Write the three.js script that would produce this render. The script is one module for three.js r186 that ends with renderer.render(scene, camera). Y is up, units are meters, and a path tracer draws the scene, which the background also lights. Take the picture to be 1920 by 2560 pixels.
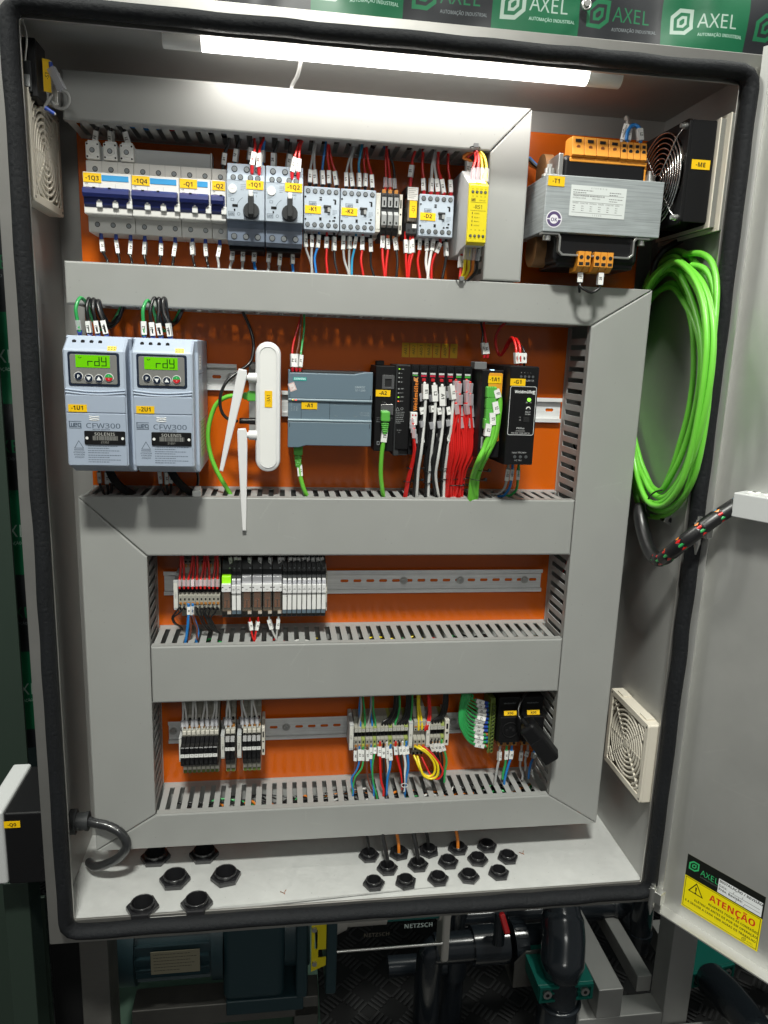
import * as THREE from 'three';
import { RoundedBoxGeometry } from 'three/addons/geometries/RoundedBoxGeometry.js';
import { mergeGeometries } from 'three/addons/utils/BufferGeometryUtils.js';
import { RectAreaLightUniformsLib } from 'three/addons/lights/RectAreaLightUniformsLib.js';

// ---------------------------------------------------------------- camera, exposure, lights
const MM = 0.001;
const scene = new THREE.Scene();
const renderer = new THREE.WebGLRenderer({ antialias: true });
renderer.toneMapping = THREE.LinearToneMapping;
renderer.toneMappingExposure = 1.0;
renderer.shadowMap.enabled = true;
RectAreaLightUniformsLib.init();
const F = 1862, CAM = new THREE.Vector3(294.87, 753.76, 1056.9);          // focal length in photo pixels, place in millimetres
const camera = new THREE.PerspectiveCamera(2 * Math.atan(1280 / F) * 180 / Math.PI, 0.75, 0.02, 60);
camera.position.copy(CAM).multiplyScalar(MM);
camera.rotation.set(-0.2107, -0.1437, 0.0355, 'YXZ');
camera.updateMatrixWorld(true);
scene.add(camera);
scene.background = new THREE.Color(0.115, 0.118, 0.116);                   // the dim workshop around the cabinet
const LUM = [[.19, 3.0, 1.85, .40, .5, .08, .42, .20, 390], [.45, 2.2, 3.1, .4, .7, .1, .9, .5, 6], [1.55, 2.5, .12, 1.25, 0, -.05, .30, .30, 78], [-.75, 2.5, .25, -.5, 0, .0, .30, .30, 90]];   // lamps out of view; last three brighten cabinet shade, lower right, banner: place, target, size, strength
for (const [x, y, z, tx, ty, tz, w, h, s] of LUM) { const l = new THREE.RectAreaLight(0xfefff6, s, w, h); l.position.set(x, y, z); l.lookAt(tx, ty, tz); l.castShadow = true; scene.add(l); }

// ---------------------------------------------------------------- helpers
let rs = 12345;
const rnd = () => { rs = (Math.imul(rs, 1664525) + 1013904223) >>> 0; return rs / 4294967296; };
const rr = (a, b) => a + (b - a) * rnd();
// windows of the photograph: left, top, pixels per unit
const REG = { R2: [180, 320, .2411], R3: [540, 320, .2170], R4: [880, 320, .2291], R5: [1280, 260, .33755], R6: [140, 720, .25316], R7: [500, 760, .27728], R8: [920, 780, .31344], B1: [360, 1380, .30139], B2: [360, 1720, .20494], B3: [840, 1720, .19289], B4: [1120, 1700, .18083], B5: [0, 2200, .33755], B6: [540, 2200, .42194], B7: [1200, 2200, .434], B8: [1540, 1180, .22905], T1: [0, 0, .57866], T2: [960, 0, .57866], T3: [0, 640, .57866], T4: [960, 640, .57866], T5: [0, 1280, .57866], T6: [960, 1280, .57866], T7: [0, 1920, .57866], T8: [960, 1920, .57866], F: [0, 0, 1.15732] };
function ray(r, a, b) { const o = REG[r]; return new THREE.Vector3((o[0] + a * o[2] - 960) / F, -(o[1] + b * o[2] - 1280) / F, -1).applyQuaternion(camera.quaternion); }
function at(r, a, b, z) { const d = ray(r, a, b); return CAM.clone().addScaledVector(d, (z - CAM.z) / d.z); }        // the point at depth z (mm)
function atX(r, a, b, x) { const d = ray(r, a, b); return CAM.clone().addScaledVector(d, (x - CAM.x) / d.x); }
const V = (x, y, z) => new THREE.Vector3(x, y, z);

function triplanar(g) {
  const p = g.attributes.position, n = g.attributes.normal, uv = new Float32Array(p.count * 2);
  for (let i = 0; i < p.count; i++) {
    const ax = Math.abs(n.getX(i)), ay = Math.abs(n.getY(i)), az = Math.abs(n.getZ(i)), x = p.getX(i) * MM, y = p.getY(i) * MM, z = p.getZ(i) * MM;
    if (az >= ax && az >= ay) { uv[2 * i] = x; uv[2 * i + 1] = y; } else if (ax >= ay) { uv[2 * i] = z; uv[2 * i + 1] = y; } else { uv[2 * i] = x; uv[2 * i + 1] = z; }
  }
  g.setAttribute('uv', new THREE.BufferAttribute(uv, 2));
}
function fin(g) { if (!g.userData.fin) { if (!g.userData.keepUV) triplanar(g); g.scale(MM, MM, MM); g.userData.fin = 1; } return g; }
function join(list) {
  if (!Array.isArray(list)) return list;
  if (list.length === 1) return list[0];
  const gs = list.map((g) => { const h = g.index ? g.toNonIndexed() : g.clone(); for (const k of Object.keys(h.attributes)) if (!['position', 'normal', 'uv'].includes(k)) h.deleteAttribute(k); return h; });
  const m = mergeGeometries(gs, false); if (list[0].userData.keepUV) m.userData.keepUV = 1; return m;
}
function mesh(parent, name, geo, mat, label) {
  const m = new THREE.Mesh(fin(join(geo)), mat); m.name = name; m.castShadow = m.receiveShadow = true;
  if (label) m.userData.label = label;
  parent.add(m); return m;
}
const taken = {};
function numbered(n) { const k = taken[n] = (taken[n] ?? -1) + 1; return k ? n + '_' + String(k).padStart(3, '0') : n; }
function tag(o, label, category, group) { o.userData.label = label; o.userData.category = category; if (group) o.userData.group = group; return o; }
function thing(name, label, category, x = 0, y = 0, z = 0, group) {
  const o = new THREE.Group(); o.name = numbered(name); o.position.set(x * MM, y * MM, z * MM); scene.add(o); return tag(o, label, category, group);
}
function solo(name, label, category, geo, mat, group) { const m = mesh(scene, numbered(name), geo, mat); return tag(m, label, category, group); }
function struct(name, geo, mat) { const m = mesh(scene, name, geo, mat); m.userData.kind = 'structure'; return m; }

const B = (x0, x1, y0, y1, z0, z1) => new THREE.BoxGeometry(x1 - x0, y1 - y0, z1 - z0).translate((x0 + x1) / 2, (y0 + y1) / 2, (z0 + z1) / 2);
const RB = (x0, x1, y0, y1, z0, z1, r = 0.6, s = 1) => new RoundedBoxGeometry(x1 - x0, y1 - y0, z1 - z0, s, r).translate((x0 + x1) / 2, (y0 + y1) / 2, (z0 + z1) / 2);
const CZ = (x, y, z0, z1, r, n = 20, r2 = r) => new THREE.CylinderGeometry(r2, r, z1 - z0, n).rotateX(Math.PI / 2).translate(x, y, (z0 + z1) / 2);
const CY = (x, z, y0, y1, r, n = 24, r2 = r) => new THREE.CylinderGeometry(r2, r, y1 - y0, n).translate(x, (y0 + y1) / 2, z);
const CX = (y, z, x0, x1, r, n = 24, r2 = r) => new THREE.CylinderGeometry(r, r2, x1 - x0, n).rotateZ(Math.PI / 2).translate((x0 + x1) / 2, y, z);
// a side profile [[z, y], ...] pushed along x from x0 to x1, edges bevelled
function prof(pts, x0, x1, bev = 0.5) {
  const s = new THREE.Shape(pts.map(([z, y]) => new THREE.Vector2(-z, y)));
  const g = new THREE.ExtrudeGeometry(s, { depth: x1 - x0 - 2 * bev, bevelEnabled: bev > 0, bevelSize: bev, bevelOffset: -bev, bevelThickness: bev, bevelSegments: 1, curveSegments: 6 });
  return g.translate(0, 0, bev).rotateY(Math.PI / 2).translate(x0, 0, 0);
}
// an outline in x, y given thickness from z0 to z1
function plate(pts, z0, z1, bev = 0.4, holes = []) {
  const s = pts instanceof THREE.Shape ? pts : new THREE.Shape(pts.map(([x, y]) => new THREE.Vector2(x, y)));
  for (const h of holes) s.holes.push(h instanceof THREE.Path ? h : new THREE.Path(h.map(([x, y]) => new THREE.Vector2(x, y))));
  return new THREE.ExtrudeGeometry(s, { depth: z1 - z0 - 2 * bev, bevelEnabled: bev > 0, bevelSize: bev, bevelOffset: -bev, bevelThickness: bev, bevelSegments: 2, curveSegments: 10 }).translate(0, 0, z0 + bev);
}
function rrect(x0, x1, y0, y1, r, C = THREE.Shape) {
  const s = new C(); s.moveTo(x0 + r, y0); s.lineTo(x1 - r, y0); s.absarc(x1 - r, y0 + r, r, -Math.PI / 2, 0); s.lineTo(x1, y1 - r); s.absarc(x1 - r, y1 - r, r, 0, Math.PI / 2);
  s.lineTo(x0 + r, y1); s.absarc(x0 + r, y1 - r, r, Math.PI / 2, Math.PI); s.lineTo(x0, y0 + r); s.absarc(x0 + r, y0 + r, r, Math.PI, 1.5 * Math.PI); return s;
}
const curveOf = (pts, closed = false) => new THREE.CatmullRomCurve3(pts, closed, 'centripetal');
function tube(pts, r, seg, rad = 8, closed = false) {
  const c = pts.isCurve ? pts : curveOf(pts, closed);
  const g = new THREE.TubeGeometry(c, seg ?? Math.max(8, pts.length * 6), r, rad, closed);
  if (closed) return g;
  const caps = [0, 1].map((t) => { const p = c.getPointAt(t), d = c.getTangentAt(t); return new THREE.SphereGeometry(r, rad, 4).applyQuaternion(new THREE.Quaternion().setFromUnitVectors(V(0, 1, 0), d)).translate(p.x, p.y, p.z); });
  return join([g, ...caps]);
}

// ---------------------------------------------------------------- computed textures
function lattice(n, seed) { const a = new Float32Array(n * n); let s = seed; for (let i = 0; i < a.length; i++) { s = (Math.imul(s, 1664525) + 1013904223) >>> 0; a[i] = s / 4294967296; } return a; }
function noise2(nx, ny, seed) {                                              // periodic value noise on a unit square
  const n = Math.max(nx, ny), L = lattice(n, seed), sm = (t) => t * t * (3 - 2 * t);
  return (u, v) => {
    const x = u * nx, y = v * ny, i = Math.floor(x), j = Math.floor(y), fx = sm(x - i), fy = sm(y - j), g = (a, b) => L[((b % ny + ny) % ny) * n + ((a % nx + nx) % nx)];
    return (g(i, j) * (1 - fx) + g(i + 1, j) * fx) * (1 - fy) + (g(i, j + 1) * (1 - fx) + g(i + 1, j + 1) * fx) * fy;
  };
}
function dataTex(size, metres, fn, srgb) {
  const d = new Uint8Array(size * size * 4);
  for (let y = 0; y < size; y++) for (let x = 0; x < size; x++) { const c = fn(x / size, y / size), o = (y * size + x) * 4; for (let k = 0; k < 3; k++) d[o + k] = Math.max(0, Math.min(255, (c.length ? c[k] : c) * 255)); d[o + 3] = 255; }
  const t = new THREE.DataTexture(d, size, size); t.magFilter = THREE.LinearFilter; t.wrapS = t.wrapT = THREE.RepeatWrapping; t.repeat.set(1 / metres, 1 / metres);
  if (srgb) t.colorSpace = THREE.SRGBColorSpace;
  t.needsUpdate = true; return t;
}
const n1 = noise2(6, 6, 11), n2 = noise2(24, 24, 12), n3 = noise2(96, 96, 13), n4 = noise2(3, 200, 14), n5 = noise2(6, 256, 15), n6 = noise2(220, 220, 16);
const mottle = dataTex(256, 0.5, (u, v) => .80 + .10 * n1(u, v) + .07 * n2(u, v) + .03 * n3(u, v));                // grey steel, gently patchy
const steelRough = dataTex(256, 0.4, (u, v) => .34 + .16 * n1(u, v) + .14 * n2(u, v) + .10 * n5(u, v));
const grainRough = dataTex(256, 0.15, (u, v) => .42 + .16 * n2(u, v) + .12 * n6(u, v));
// faint scratches: short straight strokes at random angles, wrapped round the sheet
const strokes = (n, seed) => { let s = seed; const q = () => { s = (Math.imul(s, 1664525) + 1013904223) >>> 0; return s / 4294967296; }; return Array.from({ length: n }, () => { const t = q() * Math.PI, l = .012 + .05 * q() * q(); return [q(), q(), Math.cos(t), Math.sin(t), l, .4 + .6 * q()]; }); };
const scratchAt = (list, w) => (u, v) => { let m = 0; for (const [x, y, c, s, l, k] of list) { let dx = u - x, dy = v - y; dx -= Math.round(dx); dy -= Math.round(dy); if (Math.abs(dx) > l || Math.abs(dy) > l) continue; const al = dx * c + dy * s, ac = Math.abs(dy * c - dx * s); if (Math.abs(al) < l && ac < w) m = Math.max(m, k); } return m; };
const scr1 = scratchAt(strokes(46, 5), .0011), scr2 = scratchAt(strokes(70, 9), .0009);
const scuff = dataTex(512, 0.6, (u, v) => { let c = .89 + .05 * n1(u, v) + .03 * n2(u, v); if (n6(u, v) > .982 && n2(u, v) > .5) c -= .22; const s = scr1(u, v); return s ? c + .14 * s : c; });
const floorTone = dataTex(512, 0.42, (u, v) => { let c = .84 + .07 * n1(u, v) + .06 * n2(u, v) + .03 * n3(u, v); if (n6(u, v) > .982 && n2(v, u) > .5) c -= .55; return Math.max(.1, c + .08 * scr2(u, v)); });
const doorTone = dataTex(512, 0.9, (u, v) => .90 + .05 * n1(u, v) + .02 * n3(u, v) + .05 * scr2(u, v));
const wipeRough = dataTex(256, 0.7, (u, v) => .41 + .07 * n1(u, v) + .05 * n2(v, u) + .03 * n6(u, v));
const peel = dataTex(256, 0.05, (u, v) => .5 + .35 * (n2(u, v) - .5) + .15 * (n3(u, v) - .5));
const foamBump = dataTex(256, 0.08, (u, v) => .5 + .5 * (n2(u, v) - .5) + .5 * (n6(u, v) - .5));
const foamTone = dataTex(256, 0.22, (u, v) => { let c = .72 + .16 * n1(u, v) + .12 * n2(u, v); if (n3(u, v) > .93 && n2(v, u) > .5) c += .5; return Math.min(1, c); });
const brushedH = dataTex(256, 0.25, (u, v) => .78 + .16 * n5(u, v) + .06 * n2(u, v));
const lamina = dataTex(256, 0.08, (u, v) => .62 + .34 * n4(u, v));

const std = (r, g, b, rough = .5, metal = 0, more = {}) => new THREE.MeshStandardMaterial({ color: new THREE.Color(r, g, b), roughness: rough, metalness: metal, ...more });
const phy = (r, g, b, rough, more = {}) => new THREE.MeshPhysicalMaterial({ color: new THREE.Color(r, g, b), roughness: rough, ...more });
const M = {
  flange: std(.50, .49, .465, .34, .85, { map: mottle }), doorSteel: std(.66, .66, .635, 1, .74, { map: doorTone, roughnessMap: wipeRough }),
  steel: std(.44, .44, .425, 1.1, .5, { map: doorTone, roughnessMap: wipeRough }),
  steelFloor: std(.70, .71, .695, 1, .3, { map: floorTone, roughnessMap: grainRough }),
  dullSteel: std(.20, .195, .18, 1, .7, { map: mottle, roughnessMap: steelRough }),
  duct: std(.36, .365, .352, .85, 0, { map: scuff, roughnessMap: grainRough }),
  ductIn: std(.37, .375, .365, .6),
  orange: phy(.61, .110, .0025, .24, { bumpMap: peel, bumpScale: .00008, clearcoat: .3, clearcoatRoughness: .12 }),
  gasket: phy(.008, .0092, .0115, .72, { specularIntensity: .6, map: foamTone, bumpMap: foamBump, bumpScale: .0009 }),
  rail: std(.90, .91, .91, 1, .2, { map: brushedH, roughnessMap: steelRough }),
  zinc: std(.62, .62, .60, .3, .9),
  chrome: std(.75, .75, .74, .15, 1),
  black: phy(.006, .006, .0068, .5, { specularIntensity: .45 }), blackSat: phy(.009, .009, .010, .34, { specularIntensity: .6 }), blackMat: phy(.006, .006, .0066, .7, { specularIntensity: .4 }),
  hole: std(.006, .006, .007, .8),
  screw: std(.30, .32, .33, .32, .9),
  white: std(.80, .80, .78, .42), whiteGloss: phy(.76, .76, .76, .3, { clearcoat: .3 }), beige: std(.72, .67, .57, .5), ivory: std(.68, .65, .57, .5),
  mcb: std(.74, .73, .70, .48), mcbLow: std(.72, .715, .69, .5), blueHandle: std(.018, .028, .15, .35), cyan: std(.03, .30, .62, .5),
  grey: std(.30, .31, .31, .5), midGrey: std(.16, .165, .17, .5), darkGrey: phy(.035, .037, .039, .5, { specularIntensity: .6 }), lightGrey: std(.50, .51, .51, .5),
  weg: std(.42, .48, .55, .45), wegDark: std(.15, .185, .25, .45), drive: std(.45, .52, .63, .42), driveLow: std(.36, .42, .52, .45), drivePanel: std(.20, .20, .19, .4), navy: std(.012, .02, .04, .3),
  plc: std(.125, .18, .225, .42), plcBar: std(.20, .27, .31, .35), petrol: std(.0, .24, .24, .4),
  yellow: std(.80, .66, .01, .42), tieBlack: std(.01, .01, .01, .35), orangeTerm: std(.75, .30, .03, .45), copper: std(.45, .16, .06, .35, .8),
  lam: std(.46, .50, .515, 1, .4, { map: lamina, roughnessMap: grainRough }),
  plugGreen: phy(.10, .42, .06, .35), gndGreen: std(.12, .17, .03, .5), termGrey: std(.36, .35, .30, .5), termOrange: std(.40, .17, .035, .5),
  amber: phy(.88, .80, .70, .12, { transmission: .92, thickness: 0, ior: 1.4 }), clear: phy(.80, .80, .84, .15, { transmission: .62, thickness: 0, ior: 1.4 }),
  lime: phy(.35, .85, .02, .3, { emissive: new THREE.Color(.12, .35, .0), emissiveIntensity: .5 }),
  frameShade: std(.17, .17, .155, .55), nut: phy(.018, .018, .02, .3, { clearcoat: .5, clearcoatRoughness: .15 }), pvc: phy(.018, .023, .029, .22, { clearcoat: .4, clearcoatRoughness: .1 }), tealClamp: std(.0, .13, .10, .45), motor: std(.020, .048, .058, .42), cast: std(.55, .53, .49, .5, .2), redHandle: std(.50, .012, .015, .4), brand: std(.0, .19, .17, .4), greenBand: std(.03, .35, .06, .5), padGreen: std(.11, .19, .14, .5, .2), postReflection: std(.035, .055, .042, .5, .4),
  rubber: std(.012, .012, .0125, .6), rib: std(.035, .035, .036, .5), cable: phy(.165, .60, .05, .42, { clearcoat: .35, clearcoatRoughness: .3 }), panel: new THREE.MeshStandardMaterial({ color: 0xffffff, emissive: new THREE.Color(1, 1, .97), emissiveIntensity: 4 }), bulb: new THREE.MeshStandardMaterial({ color: 0xffffff, emissive: new THREE.Color(1, .985, .96), emissiveIntensity: 4 }),
};
const wirePaint = (r, g, b) => phy(r, g, b, .34, { clearcoat: .3, clearcoatRoughness: .25 });
const WC = { R: [wirePaint(.62, .014, .012), 'red'], W: [wirePaint(.70, .70, .68), 'white'], L: [wirePaint(.42, .42, .41), 'light grey'], B: [wirePaint(.015, .19, .55), 'blue'], K: [wirePaint(.010, .010, .011), 'black'], G: [wirePaint(.03, .36, .09), 'green'], Y: [wirePaint(.80, .62, .01), 'yellow'], O: [wirePaint(.80, .24, .03), 'orange'], N: [wirePaint(.16, .05, .03), 'brown'], C: [wirePaint(.02, .28, .50), 'light blue'] };
const FER = { R: std(.50, .012, .02, .4), B: std(.02, .06, .35, .4), K: M.blackSat };

// ---------------------------------------------------------------- flat print: one sheet of cells, drawn in millimetres
const SHEET = 2048, sheet = document.createElement('canvas'); sheet.width = sheet.height = SHEET;
const ctx = sheet.getContext('2d'); ctx.clearRect(0, 0, SHEET, SHEET);
const free = [[2, 2, SHEET - 4, SHEET - 4]];
function cell(w, h, draw, ppm = 5) {
  ppm *= .72; const W = Math.ceil(w * ppm), H = Math.ceil(h * ppm);
  let best = -1, fit = 1e9; free.forEach(([, , fw, fh], i) => { if (fw >= W + 4 && fh >= H + 4) { const k = Math.min(fw - W, fh - H); if (k < fit) { fit = k; best = i; } } });
  if (best < 0) throw new Error('print sheet full');
  const [fx, fy, fw, fh] = free.splice(best, 1)[0], px = fx, py0 = fy;
  if (fw - W > fh - H) free.push([fx + W + 4, fy, fw - W - 4, fh], [fx, fy + H + 4, W + 4, fh - H - 4]); else free.push([fx + W + 4, fy, fw - W - 4, H + 4], [fx, fy + H + 4, fw, fh - H - 4]);
  ctx.save(); ctx.beginPath(); ctx.rect(px, py0, W, H); ctx.clip(); ctx.translate(px, py0); ctx.scale(ppm, ppm); ctx.lineCap = 'butt'; draw(ctx, w, h); ctx.restore();
  const c = { u0: px / SHEET, u1: (px + W) / SHEET, v1: 1 - py0 / SHEET, v0: 1 - (py0 + H) / SHEET };
  return c;
}
const sheetTex = new THREE.CanvasTexture(sheet); sheetTex.colorSpace = THREE.SRGBColorSpace; sheetTex.anisotropy = 8;
M.print = new THREE.MeshStandardMaterial({ map: sheetTex, roughness: .45 });
M.ink = new THREE.MeshStandardMaterial({ map: sheetTex, roughness: .5, transparent: true });
M.gloss = phy(1, 1, 1, .16, { map: sheetTex, clearcoat: .5 });
M.lcd = new THREE.MeshStandardMaterial({ map: sheetTex, roughness: .25, emissive: new THREE.Color(.55, .55, .55), emissiveMap: sheetTex, emissiveIntensity: .55 });
function cellBox(w, h, t, c) {                                               // a thin card with the print on its front
  const g = new THREE.BoxGeometry(w, h, t), uv = g.attributes.uv;
  for (let i = 0; i < uv.count; i++) { const f = Math.floor(i / 4); if (f === 4) uv.setXY(i, c.u0 + uv.getX(i) * (c.u1 - c.u0), c.v0 + uv.getY(i) * (c.v1 - c.v0)); else uv.setXY(i, c.u0 + (c.u1 - c.u0) * .02, c.v0 + (c.v1 - c.v0) * .06); }
  g.userData.keepUV = 1; return g;
}
function cellPlane(w, h, c) { const g = new THREE.PlaneGeometry(w, h), uv = g.attributes.uv; for (let i = 0; i < 4; i++) uv.setXY(i, c.u0 + uv.getX(i) * (c.u1 - c.u0), c.v0 + uv.getY(i) * (c.v1 - c.v0)); g.userData.keepUV = 1; return g; }
function card(parent, name, x, y, z, w, h, draw, { mat = M.print, t = .5, rz = 0, ry = 0, rx = 0, ppm = 5, label } = {}) {
  const g = cellBox(w, h, t, cell(w, h, draw, ppm)); if (rz) g.rotateZ(rz); if (rx) g.rotateX(rx); if (ry) g.rotateY(ry); g.translate(x, y, z + t / 2);
  return mesh(parent, name, g, mat, label);
}
function ink(parent, name, x, y, z, w, h, draw, { rz = 0, ry = 0, rx = 0, ppm = 5 } = {}) {
  const g = cellPlane(w, h, cell(w, h, draw, ppm)); if (rz) g.rotateZ(rz); if (rx) g.rotateX(rx); if (ry) g.rotateY(ry); g.translate(x, y, z);
  return mesh(parent, name, g, M.ink);
}
function text(c, s, x, y, size, color = '#111', align = 'left', weight = '', fam = 'sans-serif') { c.fillStyle = color; c.textAlign = align; c.textBaseline = 'middle'; c.font = weight + ' ' + size + 'px ' + fam; c.fillText(s, x, y); }
function wide(c, s, x, y, size, color, sx, align = 'left', weight = '') { c.save(); c.translate(x, y); c.scale(sx, 1); text(c, s, 0, 0, size, color, align, weight); c.restore(); }
const yellowTag = (s, fs = 6.4) => (c, w, h) => { c.fillStyle = '#f2c200'; c.fillRect(0, 0, w, h); text(c, s, w / 2, h / 2 + .2, Math.min(fs * 1.16, h * .78), '#120d04', 'center', '600'); };
const wegMark = (col) => (c, w, h) => { c.strokeStyle = col; c.lineWidth = h * .07; c.beginPath(); c.moveTo(0, h * .05); c.lineTo(w, h * .05); c.moveTo(0, h * .95); c.lineTo(w, h * .95); c.stroke(); c.save(); c.lineWidth = h * .11; const X = (f) => f * w, Y = (f) => f * h; c.beginPath(); c.moveTo(X(.04), Y(.0)); c.lineTo(X(.04), Y(.75)); c.lineTo(X(.36), Y(.75)); c.lineTo(X(.36), Y(.28)); c.moveTo(X(.20), Y(.28)); c.lineTo(X(.20), Y(.75)); c.moveTo(X(.45), Y(.52)); c.lineTo(X(.62), Y(.52)); c.lineTo(X(.62), Y(.3)); c.lineTo(X(.45), Y(.3)); c.lineTo(X(.45), Y(.75)); c.lineTo(X(.64), Y(.75)); c.moveTo(X(.92), Y(.3)); c.lineTo(X(.73), Y(.3)); c.lineTo(X(.73), Y(.72)); c.lineTo(X(.92), Y(.72)); c.moveTo(X(.94), Y(.28)); c.lineTo(X(.94), Y(.98)); c.stroke(); c.restore(); };
const scribble = (c, x, y, w, rows, step, col, size) => { c.fillStyle = col; for (let r = 0; r < rows; r++) { let p = x; const end = x + w * (r === rows - 1 ? .6 : rr(.85, 1)); while (p < end) { const l = rr(size * .5, size * 2.4); c.fillRect(p, y + r * step, Math.min(l, end - p), size * .55); p += l + size * .45; } } };
// marker sleeves: eight printed variants shared by all wires
const codes = ['R1', '12', 'S1', 'L2', '24', 'PE', 'A1', '31'];
const sleeveCells = codes.map((s) => cell(5, 13, (c, w, h) => { c.fillStyle = '#ededea'; c.fillRect(0, 0, w, h); c.save(); c.translate(w / 2, h / 2); c.rotate(-Math.PI / 2); text(c, s, 0, 0, 3.4, '#222', 'center', 'bold'); c.restore(); }, 4));
const sleeveGeo = {};
function sleeve(w, l, k) { const key = w + '_' + Math.round(l) + '_' + k; return sleeveGeo[key] ??= fin(cellBox(w, Math.round(l), w * .8, sleeveCells[k])); }
const clearSleeveGeo = {};
const clearSleeve = (w, l) => clearSleeveGeo[w + '_' + Math.round(l)] ??= fin(RB(-w / 2, w / 2, -Math.round(l) / 2, Math.round(l) / 2, -w * .4, w * .4, .5));
const capGeo = {};
const ferrule = (r, l) => capGeo[r + '_' + Math.round(l)] ??= fin(CY(0, 0, -Math.round(l) / 2, Math.round(l) / 2, r, 10, r * .8));
function alongY(o, a, b) {                                                   // lay a part whose length runs along y between two points (mm, local)
  const d = b.clone().sub(a), y = d.clone().normalize(), x = new THREE.Vector3().crossVectors(y, V(0, 0, 1)).normalize(), z = new THREE.Vector3().crossVectors(x, y);
  o.quaternion.setFromRotationMatrix(new THREE.Matrix4().makeBasis(x, y, z)); o.position.copy(a.clone().add(b).multiplyScalar(.5 * MM)); return o;
}
const ORD = ['first', 'second', 'third', 'fourth', 'fifth', 'sixth', 'seventh', 'eighth', 'ninth', 'tenth', 'eleventh', 'twelfth', 'thirteenth', 'fourteenth', 'fifteenth', 'sixteenth'];
let sk = 0;
// one wire: points in mm; sl = index i of the sleeve between point i and i + 1; fer = colour of the crimp end at the first point
function wire(label, col, pts, r, { sl = -1, fer, group, clear = false, name = 'wire', sw = 4.4 } = {}) {
  const o = pts[0], t = thing(name, label, name === 'wire' ? 'wire' : 'cable', o.x, o.y, o.z, group), loc = pts.map((p) => p.clone().sub(o));
  mesh(t, 'insulation', tube(loc, r, Math.max(10, loc.length * 7), 7), WC[col]?.[0] ?? col);
  if (sl >= 0) { const a = loc[sl], b = loc[sl + 1], l = a.distanceTo(b); const m = new THREE.Mesh(clear ? clearSleeve(sw, l) : sleeve(sw, l, sk++ % 8), clear ? M.clear : M.print); m.name = 'marker_sleeve'; m.castShadow = m.receiveShadow = true; alongY(m, a, b); m.rotateY(rr(-.5, .5)); m.rotateZ(rr(-.05, .05)); m.scale.set(rr(.9, 1.06), rr(.86, 1.05), 1); t.add(m); }
  if (fer) { const a = loc[0], b = loc[1], l = Math.max(4, a.distanceTo(b)); const m = new THREE.Mesh(ferrule(r * 1.45, l), FER[fer]); m.name = 'crimp_end'; m.castShadow = m.receiveShadow = true; t.add(alongY(m, b, a)); }
  return t;
}
// a row of wires read off the photograph: each entry is [colour, x, y, x, y, ...]; the first two points carry the sleeve
function wires(reg, place, group, z0, z1, list, { r = 1.6, fer, tail = 12, head = 5, clear = false, plain = false, sw = 4.4, from = 'left' } = {}) {
  list.forEach((e, i) => {
    const n = (e.length - 1) / 2, ps = [];
    const zj = rr(-3, 3); for (let k = 0; k < n; k++) { const p = at(reg, e[1 + 2 * k], e[2 + 2 * k], (n > 1 ? z0 + (z1 - z0) * k / (n - 1) : z0) + (k ? zj * Math.min(1, k / 2) : 0)); if (k > 1) p.x += rr(-.7, .7); ps.push(p); }
    const dir = Math.sign(ps[n - 1].y - ps[0].y), first = ps[0].clone().add(V(0, -dir * head, 0)), last = ps[n - 1].clone().add(V(0, dir * tail, 0));
    wire(`${WC[e[0]][1]} ${plain ? 'wire' : clear ? 'clear-sleeved wire' : 'white-sleeved wire'}, ${ORD[i]} from the ${from} ${place}`, e[0], [first, ...ps, last], r, { sl: plain ? -1 : 1, fer, group, clear, sw });
  });
}

// ---------------------------------------------------------------- workshop: floor mat, banner, skid frame
struct('floor', B(-2500, 4000, -790, -760, -1500, 1800), M.rubber);
{ // raised ribs of the rubber mat in a diamond pattern
  const rib = fin(RB(-17, 17, 0, 4, -3.2, 3.2, 1.4)), list = [], m4 = new THREE.Matrix4(), q = new THREE.Quaternion(), one = V(1, 1, 1);
  for (let i = -16; i < 44; i++) for (let j = -18; j < 16; j++) for (let k = 0; k < 5; k++) {
    const s = (i + j) & 1 ? 1 : -1; q.setFromAxisAngle(V(0, 1, 0), s * Math.PI / 4);
    const c = V(i * 60 + (k - 2) * 8.5, -760, j * 60 + s * (k - 2) * 8.5); list.push(m4.compose(c.multiplyScalar(MM), q, one).clone());
  }
  const im = new THREE.InstancedMesh(rib, M.rib, list.length); list.forEach((m, i) => im.setMatrixAt(i, m)); im.name = 'floor_ribs'; im.userData.kind = 'stuff'; im.castShadow = im.receiveShadow = true;
  tag(im, 'raised ribs of the black rubber floor mat in a diamond pattern', 'floor mat'); scene.add(im);
}
function leafMark(c, x, y, s, col) {                                         // the house mark: a cut hexagon with a smaller one inside
  c.save(); c.translate(x, y); c.scale(s, s); c.strokeStyle = col; c.lineJoin = 'miter'; c.lineWidth = .15;
  c.beginPath(); c.moveTo(-.42, -.14); c.lineTo(-.08, -.43); c.lineTo(.42, -.43); c.lineTo(.42, .18); c.lineTo(.10, .43); c.lineTo(-.42, .43); c.closePath(); c.stroke();
  c.lineWidth = .11; c.beginPath(); c.moveTo(-.15, .17); c.lineTo(-.15, -.05); c.lineTo(.02, -.18); c.lineTo(.17, -.18); c.lineTo(.17, .04); c.lineTo(.03, .17); c.closePath(); c.stroke(); c.restore();
}
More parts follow.
